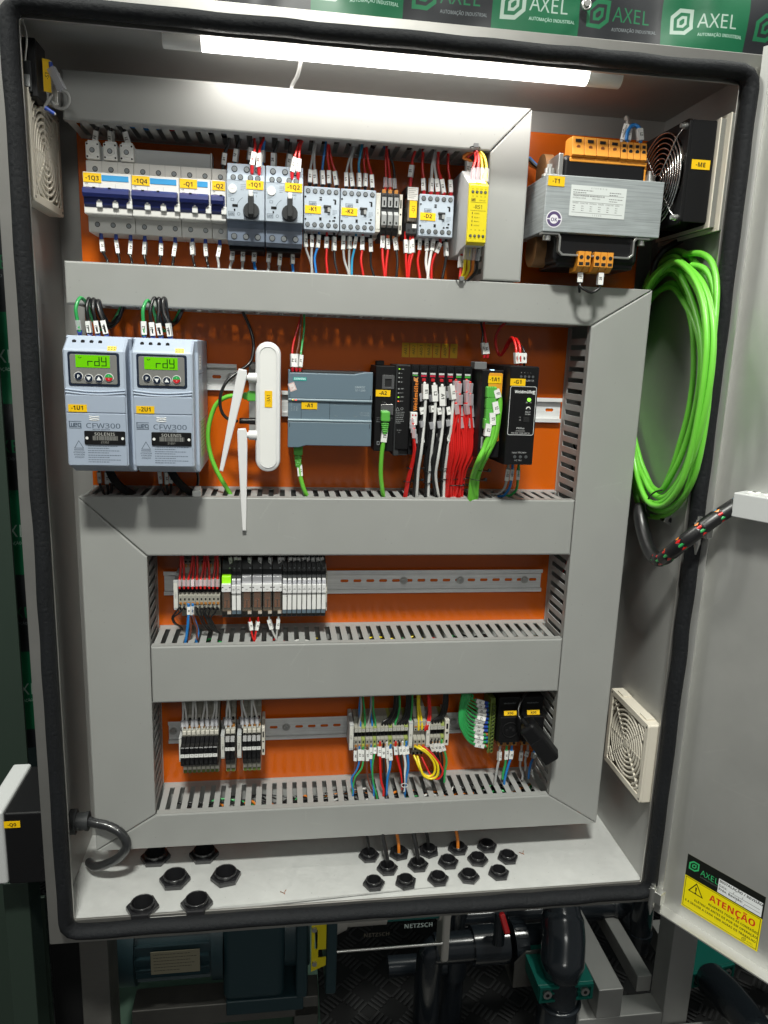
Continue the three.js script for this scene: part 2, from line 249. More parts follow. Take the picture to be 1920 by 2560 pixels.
{
  const cv = document.createElement('canvas'); cv.width = cv.height = 1024; const c = cv.getContext('2d'); c.scale(1024 / 302, 1024 / 302);
  for (let i = 0; i < 2; i++) for (let j = 0; j < 2; j++) {
    const g = (i + j) % 2 === 0; c.fillStyle = g ? '#0c5a3a' : '#222428'; c.fillRect(i * 151, j * 151, 151.5, 151.5);
    const col = g ? '#97a89e' : '#196541'; leafMark(c, i * 151 + 35, j * 151 + 75, 42, col); wide(c, 'AXEL', i * 151 + 62, j * 151 + 72, 30, col, 1.05); wide(c, 'AUTOMAÇÃO INDUSTRIAL', i * 151 + 63, j * 151 + 93, 7.2, g ? '#b9c9c0' : '#80878a', .95);
  }
  const t = new THREE.CanvasTexture(cv); t.colorSpace = THREE.SRGBColorSpace; t.wrapS = t.wrapT = THREE.RepeatWrapping; t.anisotropy = 8;
  const g = new THREE.PlaneGeometry(3600, 2100, 180, 90), p = g.attributes.position, uv = g.attributes.uv, fold = noise2(40, 30, 77), fine = noise2(12, 200, 78);
  for (let i = 0; i < p.count; i++) {
    const x = p.getX(i) + 1000, y = p.getY(i) + 1050, u = (x + 800) / 3600, v = (y + 760) / 2900;
    uv.setXY(i, (x - 644) / 302, (y - 1254) / 304 );
    p.setXYZ(i, x, y, -300 + 20 * (fold(u, v) - .5) + 4 * fine(v, u) + 4.5 * Math.sin(x * .024 + 4 * fold(v, u)) + 2 * Math.sin(x * .07 + y * .02 + 3 * fold(u, v)));
  }
  t.offset.set(0, .5); g.computeVertexNormals(); g.userData.keepUV = 1;
  const bm = new THREE.MeshStandardMaterial({ map: t, roughness: .42, side: THREE.DoubleSide });
  const ban = solo('backdrop_banner', 'green and black chequered vinyl banner hung behind the steel cabinet', 'banner', g, bm);
  const e = at('T2', 875, 20, -285); const ey = new THREE.TorusGeometry(7, 2.6, 8, 20).translate(e.x, e.y, e.z); mesh(ban, 'eyelet', ey, M.zinc);
  mesh(ban, 'screw', [CZ(e.x, e.y, -292, -280, 4.2, 12)], M.zinc);
}
struct('workshop_wall', B(-2500, 4000, -760, 2600, -1460, -1440), std(.06, .10, .10, .8));
LUM.forEach(([x, y, z, tx, ty, tz, w, h], i) => {
  const t = thing('unseen_luminaire', ['luminaire hanging high above the photographer', 'unseen wide lamp far behind the photographer, softening the cabinet shadows', 'unseen square lamp high on the right, lighting the area under the cabinet', 'unseen square lamp high on the left, lighting the banner and posts'][i], 'lamp', x * 1000, y * 1000, z * 1000);
  t.lookAt(tx, ty, tz); mesh(t, 'lit_panel', B(-w * 500, w * 500, -h * 500, h * 500, -6, -4), M.panel); mesh(t, 'housing', RB(-w * 500 - 12, w * 500 + 12, -h * 500 - 12, h * 500 + 12, -60, -7, 4), M.white);
});
// skid frame of square stainless tube below the cabinet
{
  const f = thing('skid_frame', 'welded stainless steel skid frame of square tube under the cabinet', 'frame', 0, -760, 0);
  const P = (a, b, c, d, e, g) => RB(a, b, c + 760, d + 760, e, g, 2);
  mesh(f, 'crossbar', P(845, 1105, -575, -520, -148, -100), M.steel);
  mesh(f, 'crossbar', P(60, 845, -640, -596, -150, -100), M.dullSteel);
  mesh(f, 'post', P(1062, 1116, -575, -60, -150, -98), M.steel);
  mesh(f, 'rail', P(1070, 1500, -600, -545, -95, -40), M.steel);
  mesh(f, 'rail', P(1150, 1500, -560, -510, -330, -280), M.steel);
  mesh(f, 'beam', P(921, 972, -518, -452, -700, -98), M.steel);
  mesh(f, 'beam', P(1030, 1061, -518, -480, -700, -150), M.steel);
  mesh(f, 'leg', P(-2, 40, -745, -40, -20, 40), M.dullSteel);
  mesh(f, 'leg', P(328, 372, -700, -430, -150, -100), M.dullSteel);
  mesh(f, 'rail', P(40, 372, -452, -410, -150, -100), M.dullSteel);
  mesh(f, 'foot', P(-14, 60, -760, -745, -40, 60), M.dullSteel);
  mesh(f, 'foot', P(320, 380, -760, -700, -160, -90), M.dullSteel);
}
solo('side_post', 'stainless steel post left of the cabinet, coloured with its green banner reflection', 'post', (() => { const p = at('B5', 14, 30, 30), q = at('B5', 208, 30, 30), r = at('B5', 330, 130, -60); return [RB(p.x, q.x, -760, p.y, -20, 30, 2), RB(r.x - 34, r.x, -760, r.y, -66, -60, 1)]; })(), M.postReflection);  // stainless post; the green banner reflection is put into its colour
solo('side_post', 'tall stainless steel post at the left edge, coloured with its dark green reflection', 'post', RB(-320, -139, -760, 1200, -206, -200, 1), M.postReflection);  // mirrored green painted into the steel colour here too
solo('cable_post', 'narrow black upright post between the banner and the cabinet side', 'post', [RB(-117, -40, -760, 1150, -206, -190, 2), RB(-123, -117.4, -760, 1150, -206, -200, .6)], M.blackMat);
{
  const t = thing('pump_pad', 'pale green painted base plate under the pump motor', 'base plate', -60, -520, -260);
  mesh(t, 'plate', RB(0, 440, 0, 12, -160, 150, 2), M.padGreen); mesh(t, 'upstand', RB(0, 440, 12, 240, -160, -150, 2), M.padGreen);
  mesh(t, 'leg', [RB(10, 40, -240, 0, -150, -120, 2)], M.padGreen); mesh(t, 'leg', [RB(400, 430, -240, 0, -150, -120, 2)], M.padGreen);
  const s = at('B5', 690, 730, -235);
  card(t, 'name_plate', s.x + 60, s.y + 520, -6, 62, 98, (c, w, h) => { c.fillStyle = '#14171a'; c.fillRect(0, 0, w, h); c.save(); c.translate(w * .66, h / 2); c.rotate(Math.PI / 2); text(c, 'BOMBA 04', 0, 0, 13, '#c8ccc9', 'center', 'bold'); c.restore(); }, { ppm: 3, rx: -.25 });
}
{ // dosing pump: motor, gear body, stator tube, tie rod
  const t = thing('dosing_pump', 'dark teal pump motor with yellow plate and steel pump barrel under the cabinet', 'pump', 90, -500, -180);
  const X = 90, Y = -500, Z = -180, cy = -318 - Y;
  const p = (x) => x - X, body = [];
  mesh(t, 'fan_cover', [CX(cy, 0, p(-4), p(46), 84, 40), CX(cy, 0, p(-14), p(-4), 74, 40, 84)], M.motor);
  const fins = []; for (let k = 0; k < 22; k++) { const a = (k / 22) * Math.PI * 2; fins.push(new THREE.BoxGeometry(128, 9, 2.4).translate(0, 74, 0).rotateX(a).translate(p(112), cy, 0)); }
  mesh(t, 'motor_body', [CX(cy, 0, p(46), p(180), 70, 40)], M.motor);
  mesh(t, 'cooling_fins', fins, M.motor).userData.kind = 'stuff';
  mesh(t, 'flange', [CX(cy, 0, p(180), p(200), 84, 40)], M.motor);
  mesh(t, 'gear_body', [RB(p(200), p(310), cy - 92, cy + 90, -80, 80, 14, 3)], M.motor);
  mesh(t, 'lantern', [CX(cy, 0, p(310), p(356), 72, 32), RB(p(330), p(352), cy - 92, cy + 80, -84, 84, 6)], M.motor);
  mesh(t, 'foot', [RB(p(205), p(345), cy - 118, cy - 88, -78, 82, 3)], M.motor);
  const r1 = at('B5', 1110, 555, -95), r2 = at('B5', 1480, 690, -95);
  card(t, 'rating_plate', (r1.x + r2.x) / 2 - X, (r1.y + r2.y) / 2 - Y, 79, r2.x - r1.x, r1.y - r2.y, (c, w, h) => { c.fillStyle = '#8b8672'; c.fillRect(0, 0, w, h); scribble(c, 5, 5, w - 10, 6, h / 7, '#3e3b30', 2.2); }, { ppm: 4, t: 1.4 });
  const y1 = at('B6', 567, 275, -92), y2 = at('B6', 650, 505, -92);
  mesh(t, 'guard_plate', plate([[y1.x - X, y1.y - Y + 30], [y2.x - X, y1.y - Y + 30], [y2.x - X, y2.y - Y + 34], [y2.x - X - 14, y2.y - Y + 34], [y2.x - X - 14, y2.y - Y + 16], [y2.x - X, y2.y - Y + 16], [y2.x - X, y2.y - Y], [y1.x - X, y2.y - Y - 12]], 85, 88, .4, [rrect(y1.x - X + 6, y1.x - X + 11, y2.y - Y + 34, y1.y - Y - 8, 2.4, THREE.Path)]), M.yellow);
  for (const b of [290, 492]) { const q = at('B6', 583, b, -92); mesh(t, 'bolt', [CZ(q.x - X, q.y - Y, 86, 92, 5, 6)], M.zinc); }
  mesh(t, 'clamp_block', RB(p(384), p(404), cy - 86, cy + 84, -60, 86, 4), M.motor);
  const c1 = 50;
  mesh(t, 'inlet_casting', [CX(cy + c1, 10, p(404), p(425), 58, 32, 50), CX(cy + c1, 10, p(425), p(500), 46, 32)], M.cast);
  mesh(t, 'stator_tube', CX(cy + c1, 10, p(500), p(600), 42, 40), M.brand);
  mesh(t, 'end_casting', [CX(cy + c1, 10, p(600), p(622), 46, 32), RB(p(605), p(620), cy - 60, cy + 60, 10, 62, 5, 2), CX(cy + c1, 10, p(622), p(640), 34, 32)], M.cast);
  const ra = at('B6', 695, 430, -118), rb = at('B6', 1360, 372, -118);
  mesh(t, 'tie_rod', CX((ra.y + rb.y) / 2 - Y, 62, p(404), p(606), 2.6, 10), M.zinc);
  const l1 = at('B6', 1200, 268, -128);
  ink(t, 'maker_name', l1.x - X, l1.y - Y, 52.6, 62, 17, (c, w, h) => text(c, 'NETZSCH', w / 2, h / 2, 13, '#cfe0da', 'center', 'bold'), { ppm: 4 });
  const l2 = at('B6', 950, 312, -128);
  ink(t, 'cast_name', l2.x - X, l2.y - Y, 56.6, 60, 14, (c, w, h) => text(c, 'NETZSCH', w / 2, h / 2, 11.5, '#5c574d', 'center', 'bold'), { ppm: 4 });
}
{ // PVC pipework with a red-handled valve
  const t = thing('valve_line', 'dark grey plastic pipe with union valve and red handle below the cabinet', 'valve', 700, -330, -240);
  const q = (r, a, b, z) => at(r, a, b, z).sub(V(700, -330, -240));
  const v = q('B7', 60, 370, -220), e = q('B7', 400, 335, -220);
  mesh(t, 'valve_body', [CX(v.y, v.z, v.x - 40, v.x + 34, 38, 28), CX(v.y, v.z, v.x - 120, v.x - 40, 30, 28), tube([V(v.x - 100, v.y, v.z), V(v.x - 122, v.y - 8, v.z), V(v.x - 128, v.y - 40, v.z), V(v.x - 128, v.y - 200, v.z)], 28, 24, 20)], M.pvc);
  const nutg = []; for (let k = 0; k < 20; k++) nutg.push(new THREE.BoxGeometry(22, 6, 5).translate(0, 45, 0).rotateX(k / 20 * Math.PI * 2).translate(v.x + 58, v.y, v.z));
  mesh(t, 'union_nut', [CX(v.y, v.z, v.x + 44, v.x + 72, 45, 30), ...nutg], M.pvc);
  mesh(t, 'pipe', [CX(v.y + 4, v.z, v.x + 72, e.x + 60, 30, 28)], M.pvc);
  const h1 = q('B7', 120, 185, -190), h2 = q('B7', 155, 305, -170);
  mesh(t, 'valve_stem', CY(h1.x, h1.z, v.y + 30, h1.y, 12, 18), M.pvc);
  const hd = RB(-17, 17, -6, 6, 0, h1.distanceTo(h2), 4, 2); hd.applyMatrix4(new THREE.Matrix4().lookAt(h2, h1, V(1, 0, .2))).translate(h1.x, h1.y, h1.z);
  mesh(t, 'valve_handle', hd, M.redHandle);
  const u = thing('upper_pipe', 'horizontal dark plastic pipe right behind the red valve handle', 'pipe', 700, -300, -330);
  const w1 = at('T8', 450, 640, -330), w2 = at('T8', 1000, 605, -330);
  mesh(u, 'pipe', CX(w1.y + 300, 0, w1.x - 760, w2.x - 690, 20, 24), M.pvc); mesh(u, 'coupling', CX(w1.y + 300, 0, w2.x - 800, w2.x - 740, 25, 24), M.pvc);
  const w3 = at('T8', 1035, 610, -330).sub(V(700, -300, -330)), w4 = at('T8', 1095, 690, -300).sub(V(700, -300, -330));
  mesh(u, 'elbow', tube([V(w2.x - 700, w1.y + 300, 0), w3.clone().add(V(8, 0, 4)), V(w4.x - 12, w4.y + 10, 20), w4, V(w4.x, w4.y - 12, 40)], 25, 26, 22), M.pvc);
  mesh(u, 'riser', [CY(w4.x, 40, w4.y - 40, w4.y + 140, 25, 26), CY(w4.x, 40, w4.y - 10, w4.y + 2, 28, 26)], M.pvc);
}
{
  const p = at('B7', 205, 420, -170), q = at('B7', 330, 600, -170), t = thing('support_bracket', 'folded dark steel bracket left of the green pipe clamp', 'bracket', p.x, q.y, -170);
  mesh(t, 'web', plate([[0, 0], [q.x - p.x + 50, 0], [q.x - p.x + 50, p.y - q.y + 6], [22, p.y - q.y], [0, p.y - q.y - 26]], -4, 0, .6), M.dullSteel); mesh(t, 'fold', RB(0, q.x - p.x + 50, -4, 0, -70, 0, .6), M.dullSteel);
  const d = thing('drain_pipe', 'short dark plastic pipe with ribbed union standing behind the green clamp', 'pipe', 690, -640, -330), rib = []; for (let k = 0; k < 18; k++) { const a = k / 18 * Math.PI * 2; rib.push(new THREE.BoxGeometry(5, 30, 4).translate(Math.cos(a) * 34, 130, Math.sin(a) * 34)); }
  mesh(d, 'pipe', [CY(0, 0, -120, 300, 25, 24), CX(60, 0, -150, 0, 22, 24)], M.pvc); mesh(d, 'union_nut', [CY(0, 0, 114, 146, 34, 28), ...rib], M.pvc); mesh(d, 'tee', [CY(0, 0, 30, 90, 30, 24), CX(60, 0, -60, -20, 28, 24)], M.pvc);
}
function clampBlock(label, x, y, z, turn, pipeR) {
  const t = thing('pipe_clamp', label, 'pipe clamp', x, y, z); t.rotation.y = turn;
  const w = 54, o = [[-w, -18], [w, -18], [w + 2, 18], [-w - 2, 18]];
  mesh(t, 'body', [plate(o, -50, 56, 1), ], M.tealClamp);
  mesh(t, 'frame', [B(-w, w, 12, 17, 56, 62), B(-w, w, -17, -12, 56, 62), B(-w, -w + 5, -12, 12, 56, 62), B(w - 5, w, -12, 12, 56, 62), B(-14, -10, -12, 12, 56, 61), B(10, 14, -12, 12, 56, 61), B(-w + 5, w - 5, -2, 2, 56, 60)], M.tealClamp);
  for (const s of [-1, 1]) mesh(t, 'bolt', [CZ(s * 38, 0, 56, 63, 8.5, 20)], M.zinc), mesh(t, 'bolt_socket', [CZ(s * 38, 0, 63, 63.6, 4, 6)], M.hole);
  return t;
}
{
  const c = at('B7', 485, 625, -100);
  clampBlock('green plastic pipe clamp around the PCN elbow pipe below the cabinet', c.x, c.y, -150, 0, 38);
  const t = thing('elbow_pipe', 'thick glossy dark plastic elbow pipe rising out of the green clamp', 'pipe', c.x, c.y - 100, -170);
  const A = at('B7', 465, 560, -120), Bq = at('B7', 480, 330, -150), Cq = at('B7', 470, 160, -180), L = V(c.x, c.y - 100, -170);
  const p = [V(A.x, A.y - 190, A.z), V(A.x, A.y - 60, A.z), A, Bq, Cq, V(Cq.x - 8, Cq.y + 60, -260), V(Cq.x - 8, Cq.y + 70, -420)].map((k) => k.sub(L));
  mesh(t, 'pipe', tube(p, 37, 50, 30), M.pvc);
  mesh(t, 'socket', [tube([p[2].clone().add(V(0, 30, 0)), p[3].clone(), p[3].clone().lerp(p[4], .6)], 43, 16, 30)], M.pvc);
  mesh(t, 'lower_socket', [CY(p[1].x, p[1].z, p[1].y - 90, p[1].y + 10, 42, 30), new THREE.TorusGeometry(40, 4, 8, 32).rotateX(Math.PI / 2).translate(p[1].x, p[1].y + 10, p[1].z)], M.pvc);
  const q = at('B7', 515, 452, -108).sub(L);
  ink(t, 'print', q.x, q.y, q.z + 5, 30, 18, (k, w, h) => text(k, 'PCN', w / 2, h / 2, 13, '#a8adb0', 'center', 'bold'), { rz: Math.PI, ppm: 4 });
  const d = at('B7', 1330, 600, -160);
  clampBlock('green plastic pipe clamp right of the steel post, half behind the door', d.x, d.y + 10, -230, .15, 38);
  const h = thing('suction_hose', 'black hose with a bright green band leaving the lower right corner', 'hose', d.x, d.y, -140);
  const s = ['B7', 'B7', 'B7', 'B7'].map((r, i) => at(r, [1340, 1420, 1500, 1600][i], [580, 660, 760, 900][i], [-150, -90, -30, 40][i]).sub(V(d.x, d.y, -140)));
  mesh(h, 'hose', tube(s, 34, 30, 26), M.pvc);
  const g = at('B7', 1530, 790, 4).sub(V(d.x, d.y, -140)), g2 = at('B7', 1600, 900, 60).sub(V(d.x, d.y, -140));
  const bandg = RB(-9, 9, -2, 2, 0, g.distanceTo(g2), 1.5); bandg.applyMatrix4(new THREE.Matrix4().lookAt(g2, g, V(-.3, 1, .6))).translate(g.x, g.y, g.z);
  mesh(h, 'colour_band', bandg, M.greenBand);
}
{ // main switch enclosure on the outside of the left wall
  const t = thing('switch_enclosure', 'light grey and black switch box tagged -Q0 on the cabinet left side', 'switch box', -44, 58, 20);
  mesh(t, 'base', RB(-35, 35.6, -56, 56, -62, 60, 3, 2), M.black);
  mesh(t, 'cover', RB(-62, -35.2, -54, 60, -64, 62, 4, 3), M.lightGrey);
  for (const y of [-6, -42]) mesh(t, 'knockout', new THREE.TorusGeometry(12, .5, 6, 30).translate(20, y, 60), M.black);
  const a = at('F', 5, 1778, 80);
  card(t, 'name_tag', -24.6, 39, 60.1, 21.4, 10, yellowTag('-Q0'));
}

// ---------------------------------------------------------------- the cabinet
const GL = [[114, 144, 1], [186, 144, 1], [150, 92, 1], [221.6, 92, 1], [115, 40, 1], [186, 40, 1], [434, 126], [480.6, 127], [529, 125], [575.4, 124], [622, 121], [458, 95.6], [505, 92.4], [552, 90.4], [598.4, 88.6], [646, 88], [434, 64.6], [480.6, 63.4], [527.2, 62.2], [574, 60.8], [621, 59.4]];  // places of the cable glands
const ZL = 82;                                                               // front of the duct lids
const cab = thing('control_cabinet', 'open stainless steel control cabinet with black foam gasket and orange back plate', 'cabinet', 420, -31, 60);
{
  const D = [420, -31, 60], bx = (...a) => B(...a).translate(-D[0], -D[1], -D[2]);
  mesh(cab, 'rear_wall', bx(-4, 855, -31, 1110, -40, -25), M.steel);
  mesh(cab, 'left_wall', bx(-3.5, 9, -31, 1110, -25, 156), M.steel);
  mesh(cab, 'right_wall', bx(833, 855, -31, 1110, -25, 156), M.steel);
  mesh(cab, 'roof', bx(9, 833, 1086, 1110, -25, 156), M.steel);
  const holes = GL.map(([x, z, big]) => { const p = new THREE.Path(); p.absarc(x, -z, big ? 16.4 : 11.6, 0, Math.PI * 2); return p; });
  mesh(cab, 'bottom_plate', plate([[9, -156], [833, -156], [833, 25], [9, 25]], -2.4, 0, 0, holes).rotateX(-Math.PI / 2).translate(-D[0], -D[1], -D[2]), M.steelFloor);
  mesh(cab, 'bottom_fold', bx(-3.5, 855, -31, -2.6, 150, 156), M.steel);
  const out = rrect(-3.5, 857, -31, 1110, 2), inn = rrect(29, 828, 4, 1076, 3, THREE.Path);
  mesh(cab, 'front_flange', plate(out, 156.5, 160, .6, [inn]).translate(-D[0], -D[1], -D[2]), M.flange);
  const pts = [], x0 = 21.6, x1 = 836.5, y0 = -5, y1 = 1086, r = 16, arc = (cx, cy, a) => { for (let k = 0; k <= 6; k++) { const t = a + k / 6 * Math.PI / 2; pts.push(V(cx + r * Math.cos(t), cy + r * Math.sin(t), 162)); } };
  const line = (ax, ay, bx2, by) => { for (let k = 1; k < 24; k++) pts.push(V(ax + (bx2 - ax) * k / 24 + rr(-.8, .8), ay + (by - ay) * k / 24 + rr(-.8, .8), 162 + rr(-.4, .4))); };
  arc(x1 - r, y0 + r, -Math.PI / 2); line(x1, y0 + r, x1, y1 - r); arc(x1 - r, y1 - r, 0); line(x1 - r, y1, x0 + r, y1); arc(x0 + r, y1 - r, Math.PI / 2); line(x0, y1 - r, x0, y0 + r); arc(x0 + r, y0 + r, Math.PI); line(x0 + r, y0, x1 - r, y0);
  const gk = tube(pts.map((p) => p.sub(V(...D))), 8.8, 420, 14, true).applyMatrix4(new THREE.Matrix4().makeTranslation(0, 0, 170.5 - D[2]).multiply(new THREE.Matrix4().makeScale(1, 1, 1.32)).multiply(new THREE.Matrix4().makeTranslation(0, 0, D[2] - 162))), uv = gk.attributes.uv; for (let i = 0; i < uv.count; i++) uv.setXY(i, uv.getX(i) * 3.8, uv.getY(i) * .075); gk.userData.keepUV = 1;
  mesh(cab, 'gasket', gk, M.gasket);
  mesh(cab, 'mounting_plate', RB(41, 800, 8, 1053, -3, 0, .8).translate(-D[0], -D[1], -D[2]), M.orange);
  mesh(cab, 'plate_flange', [bx(41, 800, 1050, 1053, -18, -3), bx(41, 44, 8, 1050, -18, -3)], M.orange);
  const studs = []; for (const [x, y] of [[60, 1035], [786, 1035], [786, 30]]) studs.push(CZ(x, y, -25, 6, 4, 8).translate(-D[0], -D[1], -D[2]));
  mesh(cab, 'plate_studs', studs, M.zinc);
  // door, swung open to the right
  const hinge = [866 - D[0], -D[1], 177 - D[2]], th = -58.55 * Math.PI / 180;
  const door = mesh(cab, 'door', RB(-13, 780, -33, 1112, -2, 0, .5), M.doorSteel, 'steel door swung open to the right');
  door.position.set(...hinge.map((k) => k * MM)); door.rotation.y = th;
  mesh(door, 'door_return', [B(-13, 780, -33, -31, 0, 19), B(-13, 780, 1110, 1112, 0, 19), B(-13, -11, -31, 1110, 0, 19), B(-11, -3, -31, 1110, 17.4, 19)], M.doorSteel);
  for (const y of [-4, 540]) mesh(door, 'hinge', [CY(-12, 30, y - 14, y + 16, 4.5, 14), CY(-12, 30, y - 30, y - 14, .8, 14, 4.5), CY(-12, 30, y + 16, y + 21, 3, 14), RB(-18, 2, y - 6, y + 12, 19, 32, 1)], M.zinc);
  const w = 109, h = 84; // sticker
  card(door, 'warning_sticker', 72, 29.5, .1, w, h, (c) => {
    c.fillStyle = '#10130f'; c.fillRect(0, 0, w, 33.5); c.fillStyle = '#f2e000'; c.fillRect(0, 33.5, w, h);
    leafMark(c, 11, 14, 15, '#35b26b'); wide(c, 'AXEL', 21, 17.5, 12, '#35b26b', 1.0); text(c, 'AUTOMAÇÃO INDUSTRIAL', 21, 25, 2.4, '#7d8a82');
    c.fillStyle = '#e6e9ea'; c.fillRect(47, 10.5, 60, 21.5); text(c, 'INSTALAÇÃO / REVISÃO', 48, 13.6, 5.3, '#2a2a2a', 'left', 'bold'); text(c, 'Data:      /        /', 48, 20, 5, '#2a2a2a'); text(c, 'Próx. Revisão:', 48, 25.5, 5, '#2a2a2a', 'left', 'bold'); text(c, '/        /', 72, 29.8, 4.4, '#2a2a2a');
    c.fillStyle = '#2a2a2a'; c.fillRect(62, 22, 42, .4); c.fillRect(84, 27, 21, .4);
    c.strokeStyle = '#26240a'; c.lineWidth = .7; c.strokeRect(2, 35.2, w - 4, h - 37.4);
    c.lineWidth = 1.4; c.beginPath(); c.moveTo(18, 38.5); c.lineTo(28, 54.5); c.lineTo(8, 54.5); c.closePath(); c.stroke(); text(c, '!', 18, 49, 14, '#1a1a08', 'center', 'bold');
    text(c, 'ATENÇÃO', 70, 46.5, 14, '#d31c17', 'center', 'bold');
    text(c, 'REAPERTE TODAS AS CONEXÕES', 72, 58, 4.6, '#1c1a08', 'center', 'bold'); text(c, 'ELÉTRICAS ANTES DE POR EM OPERAÇÃO', 62, 65, 4.6, '#1c1a08', 'center', 'bold'); text(c, 'E A SEGUIR A CADA 1000 HORAS DE TRABALHO', 55, 72, 4.6, '#1c1a08', 'center', 'bold');
    leafMark(c, 90, 77.5, 5.5, '#8a7f10'); text(c, 'AXEL', 94, 78, 4, '#8a7f10');
  }, { ppm: 7, t: .3, label: 'yellow ATENÇÃO warning sticker with a white date box' });
  door.updateMatrixWorld(true); cab.updateMatrixWorld(true);
  cab.userData.door = undefined; delete cab.userData.door;
  globalThis.doorMatrix = door.matrixWorld.clone();
}
const doorAt = (s, y, n) => V(s * MM, y * MM, n * MM).applyMatrix4(globalThis.doorMatrix).multiplyScalar(1 / MM);

// ---------------------------------------------------------------- light batten on the roof
{
  const t = thing('led_batten', 'glowing white LED batten light under the cabinet roof', 'lamp', 424, 1080, 128);
  const half = (x0, x1, r) => new THREE.CylinderGeometry(r, r, x1 - x0, 24, 1, false, 0, Math.PI).rotateZ(Math.PI / 2).rotateX(0).translate((x0 + x1) / 2, 0, 0);
  const L = 209 - 424, R = 652 - 424;
  const prof2 = (r) => { const p = []; for (let k = 0; k <= 12; k++) { const a = Math.PI * k / 12; p.push([r * Math.cos(a), 4 - r * 1.15 * Math.sin(a)]); } return p; };
  mesh(t, 'diffuser', prof(prof2(11.5), L, R, 0), M.bulb);
  mesh(t, 'end_cap', prof(prof2(11.5), 167 - 424, L - .3, .5), M.white); mesh(t, 'end_cap', prof(prof2(11.5), R + .3, 694 - 424, .5), M.white);
  mesh(t, 'housing', RB(167 - 424, 694 - 424, 4.2, 5.8, -11, 11, .5), M.white);
  for (const t of [-1.0, 0, 1.0]) { const s = new THREE.RectAreaLight(0xfffaf2, 18, .443, .0135); s.position.set(.4305, 1.0805 - .0155 * Math.cos(t), .128 + .0135 * Math.sin(t)); s.lookAt(.4305, 1.0805 - 1 * Math.cos(t), .128 + 1 * Math.sin(t)); s.castShadow = true; scene.add(s); }   // the three faces of the rounded diffuser
  wire('white flex cable from the batten light into the top duct', 'W', [at('T1', 1303, 240, 120), at('T1', 1300, 262, 104), at('T1', 1283, 330, 70), at('T1', 1262, 370, 52), at('T1', 1255, 400, 50)], 2.4, { name: 'lamp_cable' });
}

// ---------------------------------------------------------------- slotted wiring ducts
const finger = {};
const fingerGeo = (k, w, d) => finger[k + w + d] ??= fin(k === 'h' ? RB(-w / 2, w / 2, -.7, .7, 0, d, .4) : RB(-.7, .7, -w / 2, w / 2, 0, d, .4));
// outline: lid polygon; sides: [axis, position, from, to, visible]
function duct(label, outline, sides, skirts) {
  const xs = outline.map((p) => p[0]), ys = outline.map((p) => p[1]), ox = (Math.min(...xs) + Math.max(...xs)) / 2, oy = Math.min(...ys);
  const t = thing('wiring_duct', label, 'wiring duct', ox, oy, 0, undefined);
  mesh(t, 'lid', [plate(outline.map(([x, y]) => [x - ox, y - oy]), ZL - 5, ZL, 2.2)], M.duct);
  const sk = skirts.map(([ax, p, a, b]) => ax === 'h' ? B(a - ox, b - ox, p - oy - .8, p - oy + .8, ZL - 12, ZL - 1.2) : B(p - ox - .8, p - ox + .8, a - oy, b - oy, ZL - 12, ZL - 1.2));
  mesh(t, 'lid_edge', sk, M.duct);
  const base = [];
  for (const [ax, p, a, b, seen] of sides) {
    if (ax === 'h') base.push(B(a - ox, b - ox, p - oy - .7, p - oy + .7, 2, 13)); else base.push(B(p - ox - .7, p - ox + .7, a - oy, b - oy, 2, 13));
    const hid = [], w = 8.6, d = ZL - 24;
    for (let s = a + 5; s < b - 4; s += 15.2) {
      if (seen) { const m = new THREE.Mesh(fingerGeo(ax, w, d), M.ductIn); m.name = 'finger'; m.castShadow = m.receiveShadow = true; m.position.set((ax === 'h' ? s - ox : p - ox) * MM, (ax === 'h' ? p - oy : s - oy) * MM, 12.5 * MM); t.add(m); }
      else hid.push(ax === 'h' ? B(s - w / 2 - ox, s + w / 2 - ox, p - oy - .7, p - oy + .7, 12.5, 12.5 + d) : B(p - ox - .7, p - ox + .7, s - w / 2 - oy, s + w / 2 - oy, 12.5, 12.5 + d));
    }
    if (hid.length) mesh(t, 'slotted_side', hid, M.ductIn);
  }
  const x0 = Math.min(...xs), x1 = Math.max(...xs), y0 = oy, y1 = Math.max(...ys);
  const inset = sides.map((s) => s);
  const bx0 = x0 + 2, bx1 = x1 - 2;
  base.push(plate(outline.map(([x, y]) => [x - ox, y - oy]), .4, 2.4, 0));
  mesh(t, 'trough', base, M.ductIn);
  return t;
}
const g = .7;
duct('grey top wiring duct under the batten light', [[47, 1003.6], [554 - g, 1003.6], [604 - g, 1056], [47, 1056]], [['h', 1005, 47, 552, true], ['h', 1054.6, 47, 598, false]], [['h', 1004.4, 47, 554], ['h', 1055.2, 47, 602]]);
duct('short upright grey duct left of the transformer', [[554, 849.5], [604, 849.5], [604, 1056 - g], [554, 1003.6 - g]], [['v', 555.4, 850, 1000, false], ['v', 602.6, 850, 1050, false]], [['v', 554.8, 850, 1003], ['v', 603.2, 850, 1054]]);
duct('long grey duct directly above the two drives', [[39.6, 798], [706 - g, 798], [787 - g, 848], [39.6, 848]], [['h', 799.4, 40, 705, true], ['h', 846.6, 40, 780, false]], [['h', 798.8, 40, 706], ['h', 847.2, 40, 785]]);
duct('tall upright grey duct on the right of the plate', [[706, 102], [787, 49 + g], [787, 848 - g], [706, 798 - g]], [['v', 707.4, 104, 796, true], ['v', 785.6, 52, 845, false]], [['v', 706.8, 102, 798], ['v', 786.2, 52, 846]]);
duct('tall upright grey duct on the left below the drives', [[41.5, 49 + g], [124, 102 + g], [124, 482 - g], [41.5, 561 - g]], [['v', 122.6, 104, 481, true], ['v', 42.9, 52, 558, false]], [['v', 123.2, 104, 481], ['v', 42.3, 52, 559]]);
